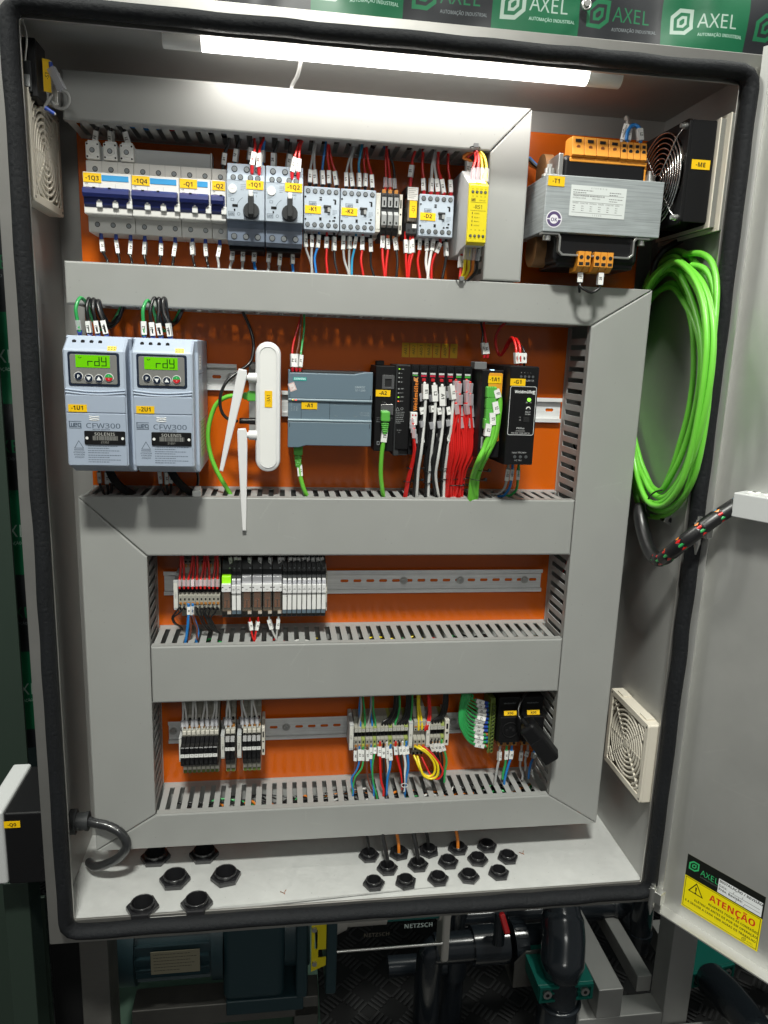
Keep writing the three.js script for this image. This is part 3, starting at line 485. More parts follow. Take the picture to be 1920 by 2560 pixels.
duct('wide grey duct below the row with the controller', [[41.5, 561.3], [124.4, 482.3], [705, 482.3], [705, 561.3]], [['h', 559.9, 44, 704, true], ['h', 483.7, 126, 704, false]], [['h', 560.5, 43, 705], ['h', 483.1, 125, 705]]);
duct('grey duct between the relay row and the terminal row', [[125, 273.5], [705, 273.5], [705, 355.5], [125, 355.5]], [['h', 354.1, 126, 704, true], ['h', 274.9, 126, 704, false]], [['h', 354.7, 125, 705], ['h', 274.3, 125, 705]]);
duct('bottom grey duct just above the cable glands', [[42, 48.8], [787, 48.8], [706 - g, 101.8], [124 + g, 101.8]], [['h', 100.4, 126, 704, true], ['h', 50.2, 44, 785, false]], [['h', 101, 125, 705], ['h', 49.6, 44, 785]]);
{ // loose wiring seen through the slots: extra black runs darken the openings
  const cols = ['K', 'K', 'K', 'R', 'R', 'G', 'W', 'B', 'O', 'Y', 'L'], by = {};
  const run = (n, x0, x1, yc, h, zc, mix) => { for (let i = 0; i < n; i++) { const k = (mix || cols)[Math.floor(rnd() * (mix || cols).length)], p = [], a = rr(x0, x1 - 120), b = Math.min(x1, a + rr(120, 320)); for (let s = 0; s <= 6; s++) p.push(V(a + (b - a) * s / 6, yc + rr(-h, h), zc + rr(-18, 18))); (by[k] ??= []).push(tube(p, rr(1.3, 2.2), 26, 5)); } };
  run(74, 50, 595, 1029, 19, 42, ['K', 'K', 'K', 'K', 'K', 'B', 'K', 'R']); run(20, 60, 700, 822, 18, 40); run(84, 70, 700, 522, 31, 42, ['R', 'R', 'K', 'K', 'K', 'K', 'K', 'W']); run(80, 130, 700, 315, 30, 42, ['K', 'K', 'K', 'K', 'K', 'K', 'K', 'G', 'R', 'Y', 'W']); run(70, 130, 700, 74, 18, 40, ['K', 'K', 'K', 'K', 'K', 'K', 'O', 'G', 'K', 'W']);
  const runV = (n, y0, y1, xc, w) => { for (let i = 0; i < n; i++) { const k = rnd() < .8 ? 'K' : 'R', p = []; const a = rr(y0, y1 - 150), b = a + 150; for (let s = 0; s <= 5; s++) p.push(V(xc + rr(-w, w), a + (b - a) * s / 5, 42 + rr(-18, 18))); (by[k] ??= []).push(tube(p, 1.5, 20, 5)); } };
  runV(90, 110, 790, 745, 28);
  for (const k in by) { const m = solo('loose_wiring', `loose ${WC[k][1]} wires lying inside the slotted ducts`, 'wires', by[k], WC[k][0]); m.userData.kind = 'stuff'; }
}

// ---------------------------------------------------------------- mounting rails
function rail(label, x0, x1, y, screws, slotsFrom, slotsTo, pitch = 19.35) {
  const t = thing('mounting_rail', label, 'mounting rail', (x0 + x1) / 2, y, 0), ox = (x0 + x1) / 2;
  const holes = []; for (let s = slotsFrom; s <= slotsTo; s += pitch) holes.push(rrect(s - 6 - ox, s + 6 - ox, -2.3, 2.3, 2.2, THREE.Path));
  mesh(t, 'web', plate([[x0 - ox, -12.5], [x1 - ox, -12.5], [x1 - ox, 12.5], [x0 - ox, 12.5]], .3, 1.4, 0, holes), M.rail);
  for (const s of [-1, 1]) mesh(t, 'lip', [B(x0 - ox, x1 - ox, s > 0 ? 12.2 : -13.2, s > 0 ? 13.2 : -12.2, .3, 7.4), B(x0 - ox, x1 - ox, s > 0 ? 12.2 : -17.6, s > 0 ? 17.6 : -12.2, 6.4, 7.5)], M.rail);
  for (const sx of screws) mesh(t, 'screw', [CZ(sx - ox, 0, 1.4, 2.2, 6, 20), CZ(sx - ox, 0, 2.2, 5, 4.4, 16, 3.4), B(sx - ox - 2.4, sx - ox + 2.4, -.5, .5, 4.8, 5.15), B(sx - ox - .5, sx - ox + .5, -2.4, 2.4, 4.8, 5.15)], M.zinc);
  return t;
}
rail('hidden steel rail carrying the breakers in the top row', 58, 552, 927, [], 75, 540);
rail('short steel rail behind the drives, ending at the white router', 55, 237.3, 713.6, [229], 210, 212, 40);
rail('steel rail behind the controller and the power supply', 298, 703.3, 680, [], 687, 700, 19.35);
rail('long bare steel rail in the third row, right of the relays', 133, 695, 420.8, [481, 568, 669], 392, 690);
rail('steel rail carrying the bottom terminal blocks', 133.5, 640, 187.8, [140, 308, 570], 289, 396);

// ---------------------------------------------------------------- small shared parts
const screwGeo = {};
function screws(t, spots, z, r = 3, slot = 'x') {
  for (const [x, y] of spots) {
    const k = r + slot, gs = screwGeo[k] ??= { a: fin(CZ(0, 0, 0, .3, r, 18)), b: fin(join([CZ(0, 0, .3, .7, r * .78, 16), B(-r * .62, r * .62, -r * .12, r * .12, .7, .8), B(-r * .12, r * .12, -r * .62, r * .62, .7, .8)])) };
    const a = new THREE.Mesh(gs.a, M.hole); a.name = 'screw_well'; a.position.set(x * MM, y * MM, z * MM); a.receiveShadow = true; t.add(a);
    const b = new THREE.Mesh(gs.b, M.screw); b.name = 'screw'; b.rotation.z = rr(0, 3); b.castShadow = b.receiveShadow = true; a.add(b);
  }
}
// ---------------------------------------------------------------- miniature circuit breakers
function breaker(code, poles, x0, x1) {
  const w = x1 - x0, p = w / poles, t = thing('circuit_breaker', `white ${['', 'single', 'two', 'three'][poles]}-pole circuit breaker with blue toggle tagged ${code}`, 'circuit breaker', x0, 927, 0);
  mesh(t, 'body', prof([[5, -41], [50, -41], [52, -39], [52, -23], [69.5, -22.5], [70, -21.5], [70, 23.5], [69.3, 24], [52, 24], [52, 40.6], [50, 41], [5, 41]], .15, w - .15, .5), M.mcb);
  mesh(t, 'lower_shoulder', RB(.3, w - .3, -40.7, -24, 51.2, 52.4, .5), M.mcbLow);
  const joints = []; for (let k = 1; k < poles; k++) joints.push(B(k * p - .12, k * p + .12, 24.5, 40.5, 51.9, 52.15), B(k * p - .12, k * p + .12, -22.3, -15, 69.9, 70.1), B(k * p - .12, k * p + .12, 7, 12, 69.9, 70.1)); if (joints.length) mesh(t, 'pole_joints', joints, M.grey);
  const hw = w - (poles > 1 ? 2.6 : 3.4);
  mesh(t, 'toggle_well', B(.9, w - 1.4, -15, 6, 69.9, 70.3), M.blueHandle);
  mesh(t, 'toggle', [prof([[70, 6.6], [77, 6], [80.5, 3.6], [81, -1], [79, -4.6], [75, -5.4], [73.2, -12], [70, -14.4]], .9, .9 + hw, .5)], M.blueHandle);
  for (let k = 1; k < poles + 1; k++) { const x = Math.min(k * p, w - 2.2); mesh(t, 'clip', [RB(x - 3.4, x + 3.4, -15.5, -6.6, 70, 74.2, .8), B(x - 1.2, x + 1.2, -8.4, -6.2, 74, 74.6)], M.white); }
  for (let k = 0; k < poles; k++) { const q = .9 + hw * (k + .5) / poles; if (poles === 1 || k < poles - 1) mesh(t, 'toggle_notch', B(q + 3, q + 6, 4.4, 6, 76, 80), M.black); }
  const sp = []; for (let k = 0; k < poles; k++) sp.push([(k + .5) * p + 1.4, 31.4], [(k + .5) * p + 1.4, -32]); screws(t, sp, 52.2, 3.1);
  if (poles > 1) mesh(t, 'marking_strip', RB(poles > 2 ? 21.5 : 19.5, w - 3, 15, 21.4, 70, 70.5, .2), M.cyan);
  card(t, 'name_tag', poles > 1 ? 10.9 : w / 2 + .5, 17.8, 70.1, poles > 1 ? 20.5 : 15.5, 10.4, yellowTag(code, 6.2), { rz: -.012 });
  ink(t, 'rating_print', w / 2, 9.2, 70.2, w - 2, 6.2, (c, ww, h) => { text(c, poles === 1 ? 'C4' : 'C' + (poles === 2 ? 4 : 6), 1.5, 1.6, 2.6, '#333', 'left', 'bold'); text(c, '~400V', 1.5, 4.4, 1.7, '#666'); if (poles > 1) for (let k = 0; k < poles; k++) text(c, '⟩', ww * .42 + k * 2, 3.6, 4, '#888'); });
  return t;
}
breaker('-1Q3', 3, 62.8, 118.2); breaker('-1Q4', 3, 118.4, 173.8); breaker('-Q1', 2, 174, 210.7); breaker('-Q2', 1, 211, 229.3);
{
  const t = thing('comb_busbar', 'light grey comb busbar cover behind the white breakers', 'busbar', 138, 972, 0);
  mesh(t, 'cover', RB(-72, 71, -4, 14, 22, 43, 1), M.lightGrey); mesh(t, 'end_plate', RB(71.2, 73, -6, 15, 20, 44, .4), M.lightGrey);
  [72.2, 92.5, 111.6].forEach((x, i) => {
    const l = thing('feed_terminal', `white square feed terminal with centre screw, ${['leftmost', 'middle', 'rightmost'][i]} of the three above breaker -1Q3`, 'terminal', x, 978, 0, 'feed terminals above the breakers');
    mesh(l, 'body', [RB(-8, 8, -9.5, 9.5, 40, 57, 1.4), RB(-6.5, 6.5, 9, 12.4, 40, 52, 1)], M.white);
    mesh(l, 'collar', CZ(0, 0, 57, 58.4, 6, 22, 5), M.white); screws(l, [[0, 0]], 58.4, 3);
    for (const sx of [-6, 6]) for (const sy of [-7, 7]) mesh(l, 'corner_hole', CZ(sx, sy, 56.8, 57.15, 1.1, 10), M.hole);
  });
}
// ---------------------------------------------------------------- motor protection breakers with rotary knob
function motorBreaker(code, x0, where) {
  const t = thing('motor_breaker', `pale grey motor breaker with black rotary knob tagged ${code}, ${where}`, 'motor breaker', x0, 927, 0), w = 45.4;
  mesh(t, 'upper_body', prof([[5, -22], [89, -23], [90, -22], [90, 21.6], [83.4, 22.4], [83, 30], [74, 31], [73.5, 43.6], [5, 44]], .2, w - .2, .7), M.weg);
  mesh(t, 'lower_body', prof([[5, -49], [72, -49], [79, -45.5], [79, -31], [83, -25.2], [88, -23.4], [5, -22.4]], .3, w - .3, .7), M.wegDark);
  mesh(t, 'foot', RB(1, w - 1, -54, -49.2, 8, 62, .8), M.black);
  screws(t, [[9, 37.4], [23.5, 37.4], [36.6, 37.4]], 73.9, 3.6); screws(t, [[8, 26], [16.5, 26.4], [28.4, 26.2], [37, 26]], 83.6, 3.2); screws(t, [[8.4, -40.4], [22.6, -40.4], [36.8, -40.4]], 79.2, 3.7);
  mesh(t, 'setting_dial', [CZ(7.4, 12, 90, 91, 5, 24), B(4.6, 10.2, 11.7, 12.3, 91, 91.2), B(7.1, 7.7, 9.4, 14.6, 91, 91.2)], M.white);
  const k = mesh(t, 'knob', [CZ(29.4, -12.2, 90, 97, 9.8, 30, 8.8), prof([[90, -21], [106, -20], [107.5, -18], [107.5, 2], [104, 4.6], [90, 5]], 26.2, 32.6, .8)], M.darkGrey);
  mesh(k, 'knob_pointer', RB(26.9, 31.9, 1.2, 8, 92, 107.9, .8), M.white);
  mesh(t, 'trip_window', [RB(7, 13.6, -8.4, -5.4, 89.8, 90.4, .2), RB(8.8, 10.6, -13, -10.6, 89.8, 90.4, .2)], M.black);
  mesh(t, 'ridge', B(.4, w - .4, 21.2, 21.9, 83, 90), M.weg);
  card(t, 'name_tag', 33.8, 17.4, 90.1, 20.5, 10, yellowTag(code, 6), { rz: -.012 });
  ink(t, 'front_print', 22, 0, 90.15, 43, 40, (c, ww, h) => { c.save(); c.translate(1.6, 33.6); wegMark('#7d8894')(c, 7.5, 5.4); c.restore(); text(c, 'MPW40', 27, 10.8, 2.8, '#6b7783'); scribble(c, 16.5, 2.5, 6, 4, 2, '#8d98a2', 1); c.strokeStyle = '#7d8894'; c.lineWidth = .4; c.beginPath(); c.arc(28, 32, 17, 3.5, 4.15); c.stroke(); c.strokeRect(5, 19, 3.4, 2.6); c.beginPath(); c.arc(14, 36.2, 1.6, 0, 7); c.stroke(); text(c, 'I', 34.5, 14.5, 3, '#5f6a75'); scribble(c, 2, 15, 6, 2, 1.6, '#8d98a2', .8); });
}
motorBreaker('-1Q1', 230.9, 'left of the pair'); motorBreaker('-1Q2', 276.9, 'right of the pair');
// ---------------------------------------------------------------- compact contactors
function contactor(code, x0, where) {
  const t = thing('contactor', `pale grey compact contactor with ten screws tagged ${code}, ${where}`, 'contactor', x0, 926.8, 0), w = 45;
  mesh(t, 'body', [RB(.3, w - .3, -25.4, 25.4, 30, 65, 1)], M.weg); mesh(t, 'base', RB(1, w - 1, -29, 29, 6, 30, 1), M.black);
  const s = []; for (let k = 0; k < 5; k++) { s.push([5.2 + k * 8.7, 20]); s.push([5 + k * 8.7, -19.4]); } screws(t, s, 65.1, 2.9);
  mesh(t, 'slider', [RB(24.6, 34, 2, 4.4, 65, 66.4, .3), RB(25.6, 33, -4.2, 1.8, 65, 65.5, .2)], M.darkGrey); mesh(t, 'slider_button', RB(29.6, 33, -4, 1.4, 65.4, 68, .4), M.grey);
  mesh(t, 'mark', [RB(19.5, 22.6, 12.2, 13.6, 64.9, 65.3, .15), RB(19.5, 22.6, 9.6, 11.4, 64.9, 65.3, .15), RB(19.5, 22.4, -14, -10.2, 64.9, 65.3, .15), RB(36.4, 40, 10.4, 11.8, 64.9, 65.3, .15), RB(38.2, 40.4, 5.8, 10.6, 64.9, 65.3, .15), RB(37.6, 40.2, -10.6, -8.6, 64.9, 65.3, .15), RB(35.8, 39.4, -14.4, -12.6, 64.9, 65.3, .15), CZ(1.9, 13, 64.9, 65.3, 1.2, 10), CZ(2.2, -13, 64.9, 65.3, 1.2, 10), CZ(32.8, -14, 64.9, 65.3, 1.2, 10)], M.blackSat);
  card(t, 'name_tag', 11.5, -1.6, 65.1, 20, 9.2, yellowTag(code, 6), { rz: -.01 });
  ink(t, 'front_print', 22, 0, 65.35, 43, 48, (c) => { c.save(); c.translate(6, 16); wegMark('#6f7b87')(c, 9.4, 6); c.restore(); text(c, 'CWCA0', 2, 32, 2.4, '#9aa6b0'); scribble(c, 35.6, 25, 6, 4, 1.6, '#97a2ac', .8); scribble(c, 3, 47, 36, 1, 1, '#8d98a2', .8); });
}
contactor('-K1', 323.8, 'left of the first pair'); contactor('-K2', 369.4, 'right of the first pair'); contactor('-D2', 469.8, 'beside the yellow relay tag');

function endClamp(label, x0, x1, y0, y1, z0, z1, mat, print) {
  const t = thing('end_clamp', label, 'end clamp', (x0 + x1) / 2, (y0 + y1) / 2, 0), w = (x1 - x0) / 2, h = (y1 - y0) / 2;
  mesh(t, 'body', [RB(-w, w, -h, h, z0, z1, .6), RB(-w * .9, w * .9, -h - 4, h + 4, 7, z0 + 12, .6)], mat);
  if (print) mesh(t, 'marker_card', fin(cellBox(w * 1.7, h * 1.7, .6, cell(w * 1.7, h * 1.7, (c, ww, hh) => { c.fillStyle = '#d8d7cf'; c.fillRect(0, 0, ww, hh); c.translate(ww / 2, hh / 2); c.rotate(-Math.PI / 2); text(c, print, 0, 0, Math.min(4.2, ww * .6), '#333', 'center'); })).translate(0, 0, z1 + .3)), M.print);
  else { mesh(t, 'slot', RB(-w * .45, w * .45, h * .3, h * .72, z1 - .5, z1 + .2, .2), M.black); mesh(t, 'slot', RB(-w * .45, w * .45, -h * .8, -h * .55, z1 - .5, z1 + .2, .2), M.black); mesh(t, 'screw_hole', CZ(0, 0, z1 - .5, z1 + .3, w * .5, 12), M.black); }
}
endClamp('cream end clamp marked XC-1 beside contactor -K2', 414.8, 421, 904, 951, 20, 59, M.ivory, '+XC-1'); endClamp('cream end clamp right of the grey fuse terminals', 445.2, 449.2, 903, 951, 20, 58, M.ivory);
[0, 1, 2].forEach((k) => {
  const t = thing('fuse_terminal', `grey lever fuse terminal with orange release, ${['left', 'middle', 'right'][k]} of the three by contactor -K2`, 'fuse terminal', 421.4 + k * 7.8, 927, 0, 'grey fuse terminals in the top row');
  mesh(t, 'body', prof([[7, -30], [44, -30], [52, -22], [56, -20], [60, -4], [60, 22], [52, 29], [7, 30]], .2, 7.5, .3), M.darkGrey);
  mesh(t, 'lever', [prof([[58, -17], [66, -15], [67, -3], [60, 2]], .8, 6.8, .4), RB(1, 6.6, 7, 19, 59.5, 62, .4)], M.grey); mesh(t, 'release', RB(1.4, 6.2, 24, 29, 48, 57, .5), std(.62, .26, .05, .45));
  mesh(t, 'test_hole', [CZ(3.8, -12, 66, 66.5, 1.2, 12), RB(2.8, 4.8, 9, 15, 61.8, 62.3, .2), CZ(3.8, 20.4, 60, 60.5, 1.6, 10)], M.hole); mesh(t, 'entry', RB(1.6, 6, -29, -25, 44, 49.4, .3), M.copper);
});
{
  const t = thing('relay_module', 'slim relay in a dark socket with white cap and yellow tag -D1', 'relay', 454.6, 929, 0), w = 14.6;
  mesh(t, 'socket', [prof([[7, -27], [52, -27], [57, -24], [57, -12], [30, -11], [30, 22], [48, 24], [48, 34], [7, 35]], .2, w - .2, .5)], M.darkGrey);
  mesh(t, 'relay_case', RB(1.2, w - 1.2, -10.4, 21, 30.5, 59, 1), M.amber); mesh(t, 'relay_core', RB(3, w - 3, -8, 17, 31, 52, 1), M.grey);
  card(t, 'wiring_card', w / 2, 23.6, 58.6, 13.6, 15.6, (c, ww, h) => { c.fillStyle = '#dcdcd6'; c.fillRect(0, 0, ww, h); c.strokeStyle = '#555'; c.lineWidth = .35; for (let k = 0; k < 6; k++) { c.beginPath(); c.moveTo(1, 2 + k * 2.2); c.lineTo(ww - 1 - (k % 3) * 2, 2 + k * 2.2); c.stroke(); } });
  card(t, 'name_tag', w / 2 + 1, 5, 59.1, 9.6, 20.5, (c, ww, h) => { c.fillStyle = '#f2c200'; c.fillRect(0, 0, ww, h); c.translate(ww / 2, h / 2); c.rotate(-Math.PI / 2); text(c, '-D1', 0, 0, 6.2, '#1c1608', 'center'); });
  mesh(t, 'entry_hole', [CZ(4, -20, 56.8, 57.3, 1.7, 12), CZ(10.6, -20, 56.8, 57.3, 1.7, 12)], M.hole); card(t, 'code_card', 11, -15, 57, 5.4, 5, (c, ww, h) => { c.fillStyle = '#e4e4e0'; c.fillRect(0, 0, ww, h); text(c, '-1', 1, h / 2, 3, '#333'); });
}
{
  const t = thing('safety_relay', 'bright yellow slim safety relay tagged -RS1 on the right', 'safety relay', 521, 923, 0), w = 24.4;
  mesh(t, 'housing', prof([[8, -42], [70, -42], [82, -38], [111, -35.5], [111, 35.5], [82, 50], [70, 58], [8, 58]], .6, w - .6, .5), M.lightGrey);
  mesh(t, 'front_cover', [prof([[111, -36], [115.6, -34], [117, -32.6], [117, 32], [115.6, 34], [111, 36.4]], .3, w - .3, .6)], M.yellow);
  mesh(t, 'cover_clip', RB(8, 15, 33, 36, 100, 116, .6), M.yellow);
  const s = []; for (let k = 0; k < 4; k++) s.push([4.6 + k * 5.2, 24.8], [4.6 + k * 5.2, -25.6]); screws(t, s, 117.1, 1.7);
  ink(t, 'front_print', w / 2, 0, 117.2, 23.6, 62, (c, ww) => { for (const [y, a] of [[2.5, ['A1', 'S11', 'S12', 'A2']], [11, ['13', '23', '33', '41']], [49.5, ['14', '24', '34', '42']], [59.5, ['S21', 'S22', 'Y1', 'Y2']]]) a.forEach((q, k) => text(c, q, 4.4 + k * 5.2, y, 1.8, '#6a5a10', 'center')); c.save(); c.translate(3, 13.4); wegMark('#5d5218')(c, 5, 3.6); c.restore(); text(c, 'CPP1-D3', 13, 15.4, 1.9, '#5d5218'); c.strokeStyle = '#7a6a10'; c.lineWidth = .3; c.beginPath(); c.moveTo(2, 18); c.lineTo(ww - 2, 18); c.moveTo(2, 27.5); c.lineTo(ww - 2, 27.5); c.stroke(); text(c, '-RS1', ww / 2, 22.8, 6, '#241f06', 'center'); ['POWER', 'RELAY 1', 'RELAY 2', 'OUTPUT'].forEach((q, k) => { c.fillStyle = '#5d5218'; c.fillRect(4.6, 29.2 + k * 4.6, .9, 2.6); text(c, q, 7.4, 30.5 + k * 4.6, 1.9, '#4a400c'); }); }, { ppm: 8 });
}
// ---------------------------------------------------------------- control transformer
{
  const t = thing('control_transformer', 'grey laminated transformer with orange terminals tagged -T1', 'transformer', 692, 880, 0), X = 692, Y = 880;
  const b = (x0, x1, y0, y1, z0, z1, r) => RB(x0 - X, x1 - X, y0 - Y, y1 - Y, z0, z1, r ?? .8);
  mesh(t, 'core', b(616, 769, 907, 973.4, 26, 120, 1.2), M.lam);
  mesh(t, 'winding', [b(636, 748, 872, 1000, 44, 112, 8), b(641, 744, 868, 998, 40, 108, 3)], M.blackSat);
  mesh(t, 'winding_flange', [b(634, 641, 966, 1001, 40, 108, 2), b(741, 748, 966, 996, 44, 110, 2)], M.orangeTerm);
  const rib = []; for (let k = 0; k < 8; k++) rib.push(b(650 + k * 11, 652 + k * 11, 974, 994, 108, 109.6, .5), b(656 + k * 10, 658 + k * 10, 880, 900, 108, 109.6, .5)); mesh(t, 'winding_ribs', rib, M.black);
  mesh(t, 'coil_end', [CX(893 - Y, 60, 622 - X, 640 - X, 22, 24), CX(990 - Y, 60, 628 - X, 640 - X, 20, 24)], std(.26, .13, .05, .5));
  mesh(t, 'clamp_strip', [b(631, 637, 972, 999, 60, 116, 1)], M.zinc);
  for (const x of [624, 755]) mesh(t, 'hex_bolt', [CY(x - X, 104, 973.5 - Y, 976 - Y, 9, 24), CY(x - X, 104, 976 - Y, 983 - Y, 6.4, 6), CY(x - X, 104, 983 - Y, 988 - Y, 3.4, 12)], M.zinc);
  // terminal strips: four wide and four narrow above, two and three below
  const term = (x0, x1, y0, y1, up) => {
    const m = mesh(t, 'terminal', [prof(up ? [[90, y0 - Y - 4], [112, y0 - Y], [117, y0 - Y + 2], [113, y1 - Y], [96, y1 - Y + 1], [90, y1 - Y]] : [[92, y0 - Y], [112, y0 - Y], [120, y0 - Y + 6], [120, y1 - Y], [92, y1 - Y]], x0 - X + .15, x1 - X - .15, .5)], M.orangeTerm);
    const xc = (x0 + x1) / 2 - X, w = (x1 - x0) * .24; const zf = up ? 115 : 120;
    mesh(m, 'screw', CZ(xc, up ? y0 - Y + 11 : y1 - Y - 7, zf - 2, zf + .5, Math.min(2.4, w * 1.5), 14), up && x1 - x0 > 10 ? M.copper : M.hole);
    mesh(m, 'entry', up ? RB(xc - w, xc + w, y1 - Y - 6.4, y1 - Y - 3, 110, 114.9, .3) : RB(xc - w * 1.4, xc + w * 1.4, y0 - Y + 7, y0 - Y + 11, 117, 120.3, .3), M.hole);
  };
  for (let k = 0; k < 4; k++) term(647 + k * 15.6, 662.4 + k * 15.6, 996.4, 1019.6 - k * .3, true);
  for (let k = 0; k < 4; k++) term(709.6 + k * 8.6, 718 + k * 8.6, 995.6, 1017.6, true);
  for (let k = 0; k < 2; k++) term(664.6 + k * 8.6, 673 + k * 8.6, 862.6, 886.4, false); for (let k = 0; k < 3; k++) term(685.6 + k * 8.6, 694 + k * 8.6, 862.6, 886.4, false);
  mesh(t, 'terminal_rail', [b(646, 746, 991, 996, 96, 113, 1)], M.orangeTerm);
  const s0 = [[616, 906.8], [638, 906.8], [641, 902], [641, 886], [645, 882.6], [732, 882.6], [736, 886], [736, 902], [739, 906.8], [758, 906.8], [758, 904.4], [741, 904.4], [738.4, 901], [738.4, 885], [733, 880.2], [644, 880.2], [638.6, 885], [638.6, 901], [637, 904.4], [616, 904.4]];
  mesh(t, 'bracket', plate(s0.map(([x, y]) => [x - X, y - Y]), 106, 118, .4), M.zinc);
  for (const x of [625, 750]) mesh(t, 'bracket_nut', CY(x - X, 110, 898 - Y, 904 - Y, 5.4, 6), M.zinc);
  card(t, 'rating_plate', 683.8 - X, 944.6 - Y, 120, 72, 36, (c, w, h) => { c.fillStyle = '#d4d9d8'; c.fillRect(0, 0, w, h); text(c, '0   7   8   9   10   11   12', w / 2, 2.4, 2, '#555', 'center'); scribble(c, 3, 5.4, 28, 2, 2.6, '#555', 1.4); scribble(c, 50, 6, 18, 2, 2.6, '#555', 1.4); text(c, 'TRANSFORMADOR MONOFÁSICO DE', 3, 12.2, 2.4, '#444', 'left', 'bold'); text(c, 'POTÊNCIA 300VA', 3, 15, 2.2, '#555'); text(c, 'FREQ 60Hz', 28, 15, 2.2, '#555'); scribble(c, 50, 13.4, 18, 2, 2.6, '#666', 1.4); c.fillStyle = '#555'; c.fillRect(3, 10, 66, .35); c.fillRect(3, 18.8, 66, .35); c.fillRect(3, 31.4, 66, .35); text(c, 'TENSÃO   CONECTAR   ENTRADA   TENSÃO   CONECTAR   SAÍDA', 3, 21, 2.2, '#555'); for (let r = 0; r < 3; r++) for (let k = 0; k < 6; k++) scribble(c, 4 + k * 11, 23.6 + r * 2.5, 5, 1, 1, '#666', 1.3); text(c, '1   2   3   4   5', w / 2, 33.6, 2, '#555', 'center'); }, { ppm: 7, rz: -.012 });
  card(t, 'name_tag', 628.4 - X, 965.6 - Y, 120.2, 21, 11.4, yellowTag('-T1'), { rz: -.012 });
  const ok = new THREE.CircleGeometry(10.3, 32), oc = cell(20.6, 20.6, (c) => { c.fillStyle = '#e2e0e6'; c.beginPath(); c.arc(10.3, 10.3, 10.3, 0, 7); c.fill(); c.strokeStyle = '#55456f'; c.lineWidth = 3.4; c.beginPath(); c.arc(10.3, 10.3, 7.2, 0, 7); c.stroke(); c.fillStyle = '#e2e0e6'; c.fillRect(0, 9.6, 20.6, 1.4); c.beginPath(); c.arc(10.3, 10.3, 5.4, 0, 7); c.fill(); text(c, 'OK', 10.3, 10.6, 6, '#4a3f63', 'center', 'bold'); }, 7), uvo = ok.attributes.uv;
  for (let i = 0; i < uvo.count; i++) uvo.setXY(i, oc.u0 + uvo.getX(i) * (oc.u1 - oc.u0), oc.v0 + uvo.getY(i) * (oc.v1 - oc.v0)); ok.userData.keepUV = 1; mesh(t, 'ok_sticker', ok.translate(629 - X, 922 - Y, 120.4), M.ink);
}
// ---------------------------------------------------------------- cooling fan and filter on the right wall
{
  const t = thing('cooling_fan', 'black cooling fan with wire finger guard tagged -ME on the right wall', 'fan', 833, 982, 84), C = [0, 0];
  mesh(t, 'filter_frame', [RB(-16, -8.4, -64, 60, -66, 66, 1), RB(-8, -.5, -68, 64, -74, 75, 1)], M.frameShade); mesh(t, 'frame_edge', [RB(-9.2, -7.6, -68.6, 64.6, -74.5, 75.6, .5), RB(-17, -15.4, -64.5, 60.5, -66.5, 66.6, .5)], M.beige);  // beige frame; shade on its faces is put into the colour, edges stay light
  const sq = rrect(-60, 60, -60, 60, 6), hole = new THREE.Path(); hole.absarc(0, 0, 56, 0, Math.PI * 2);
  const fr = (z0, z1) => plate(rrect(-60, 60, -60, 60, 6), z0, z1, .4, [(() => { const h = new THREE.Path(); h.absarc(0, 0, 56, 0, Math.PI * 2); return h; })()]).rotateY(-Math.PI / 2);
  mesh(t, 'frame', [fr(14, 18), fr(48, 52), new THREE.CylinderGeometry(58.5, 58.5, 32, 40, 1, true).rotateZ(Math.PI / 2).translate(-33, 0, 0), ...[[-1, -1], [-1, 1], [1, -1], [1, 1]].map(([a, c]) => CX(a * 53, c * 53, -50, -16, 4, 12))], M.black);
  mesh(t, 'hub', CX(0, 0, -46, -20, 19, 28), M.blackSat);
  for (let k = 0; k < 7; k++) { const bl = new THREE.BoxGeometry(20, 34, 1.6).rotateY(0).applyMatrix4(new THREE.Matrix4().makeRotationY(.7)).translate(0, 36, 0).rotateX(k / 7 * Math.PI * 2).translate(-34, 0, 0); mesh(t, 'blade', bl, M.blackSat); }
  for (let k = 0; k < 9; k++) mesh(t, 'guard_ring', new THREE.TorusGeometry(9 + k * 5.9, .95, 7, 44).rotateY(Math.PI / 2).translate(-56, 0, 0), M.chrome);
  for (let k = 0; k < 4; k++) { const a = Math.PI / 4 + k * Math.PI / 2, cs = Math.cos(a), sn = Math.sin(a); mesh(t, 'guard_arm', tube([V(-57.2, 8 * sn, 8 * cs), V(-57.2, 40 * sn, 40 * cs), V(-57.2, 60 * sn, 60 * cs), V(-53.5, 74 * sn, 74 * cs)], 1.1, 24, 7), M.chrome); mesh(t, 'mounting_screw', [CX(74 * sn, 74 * cs, -56, -50, 4, 12), CX(74 * sn, 74 * cs, -60, -56, 2.6, 12)], M.zinc); }
  const a = atX('R5', 1380, 505, 774), b = atX('R5', 1505, 505, 774);
  mesh(t, 'cover_side', RB(-48, -18, -58, 58, 58.4, 60.4, .6), M.black);
  card(t, 'name_tag', -33, 8, 60.6, 24, 11, yellowTag('-ME'));
  wire('black spiral-wrapped fan lead running down behind the green cable', 'K', [at('R5', 1400, 950, 60), at('R5', 1250, 1010, 60), at('R5', 1120, 1090, 60), at('R5', 1060, 1180, 50), at('R5', 1040, 1300, 40)], 4.6, { name: 'fan_cable' });
}
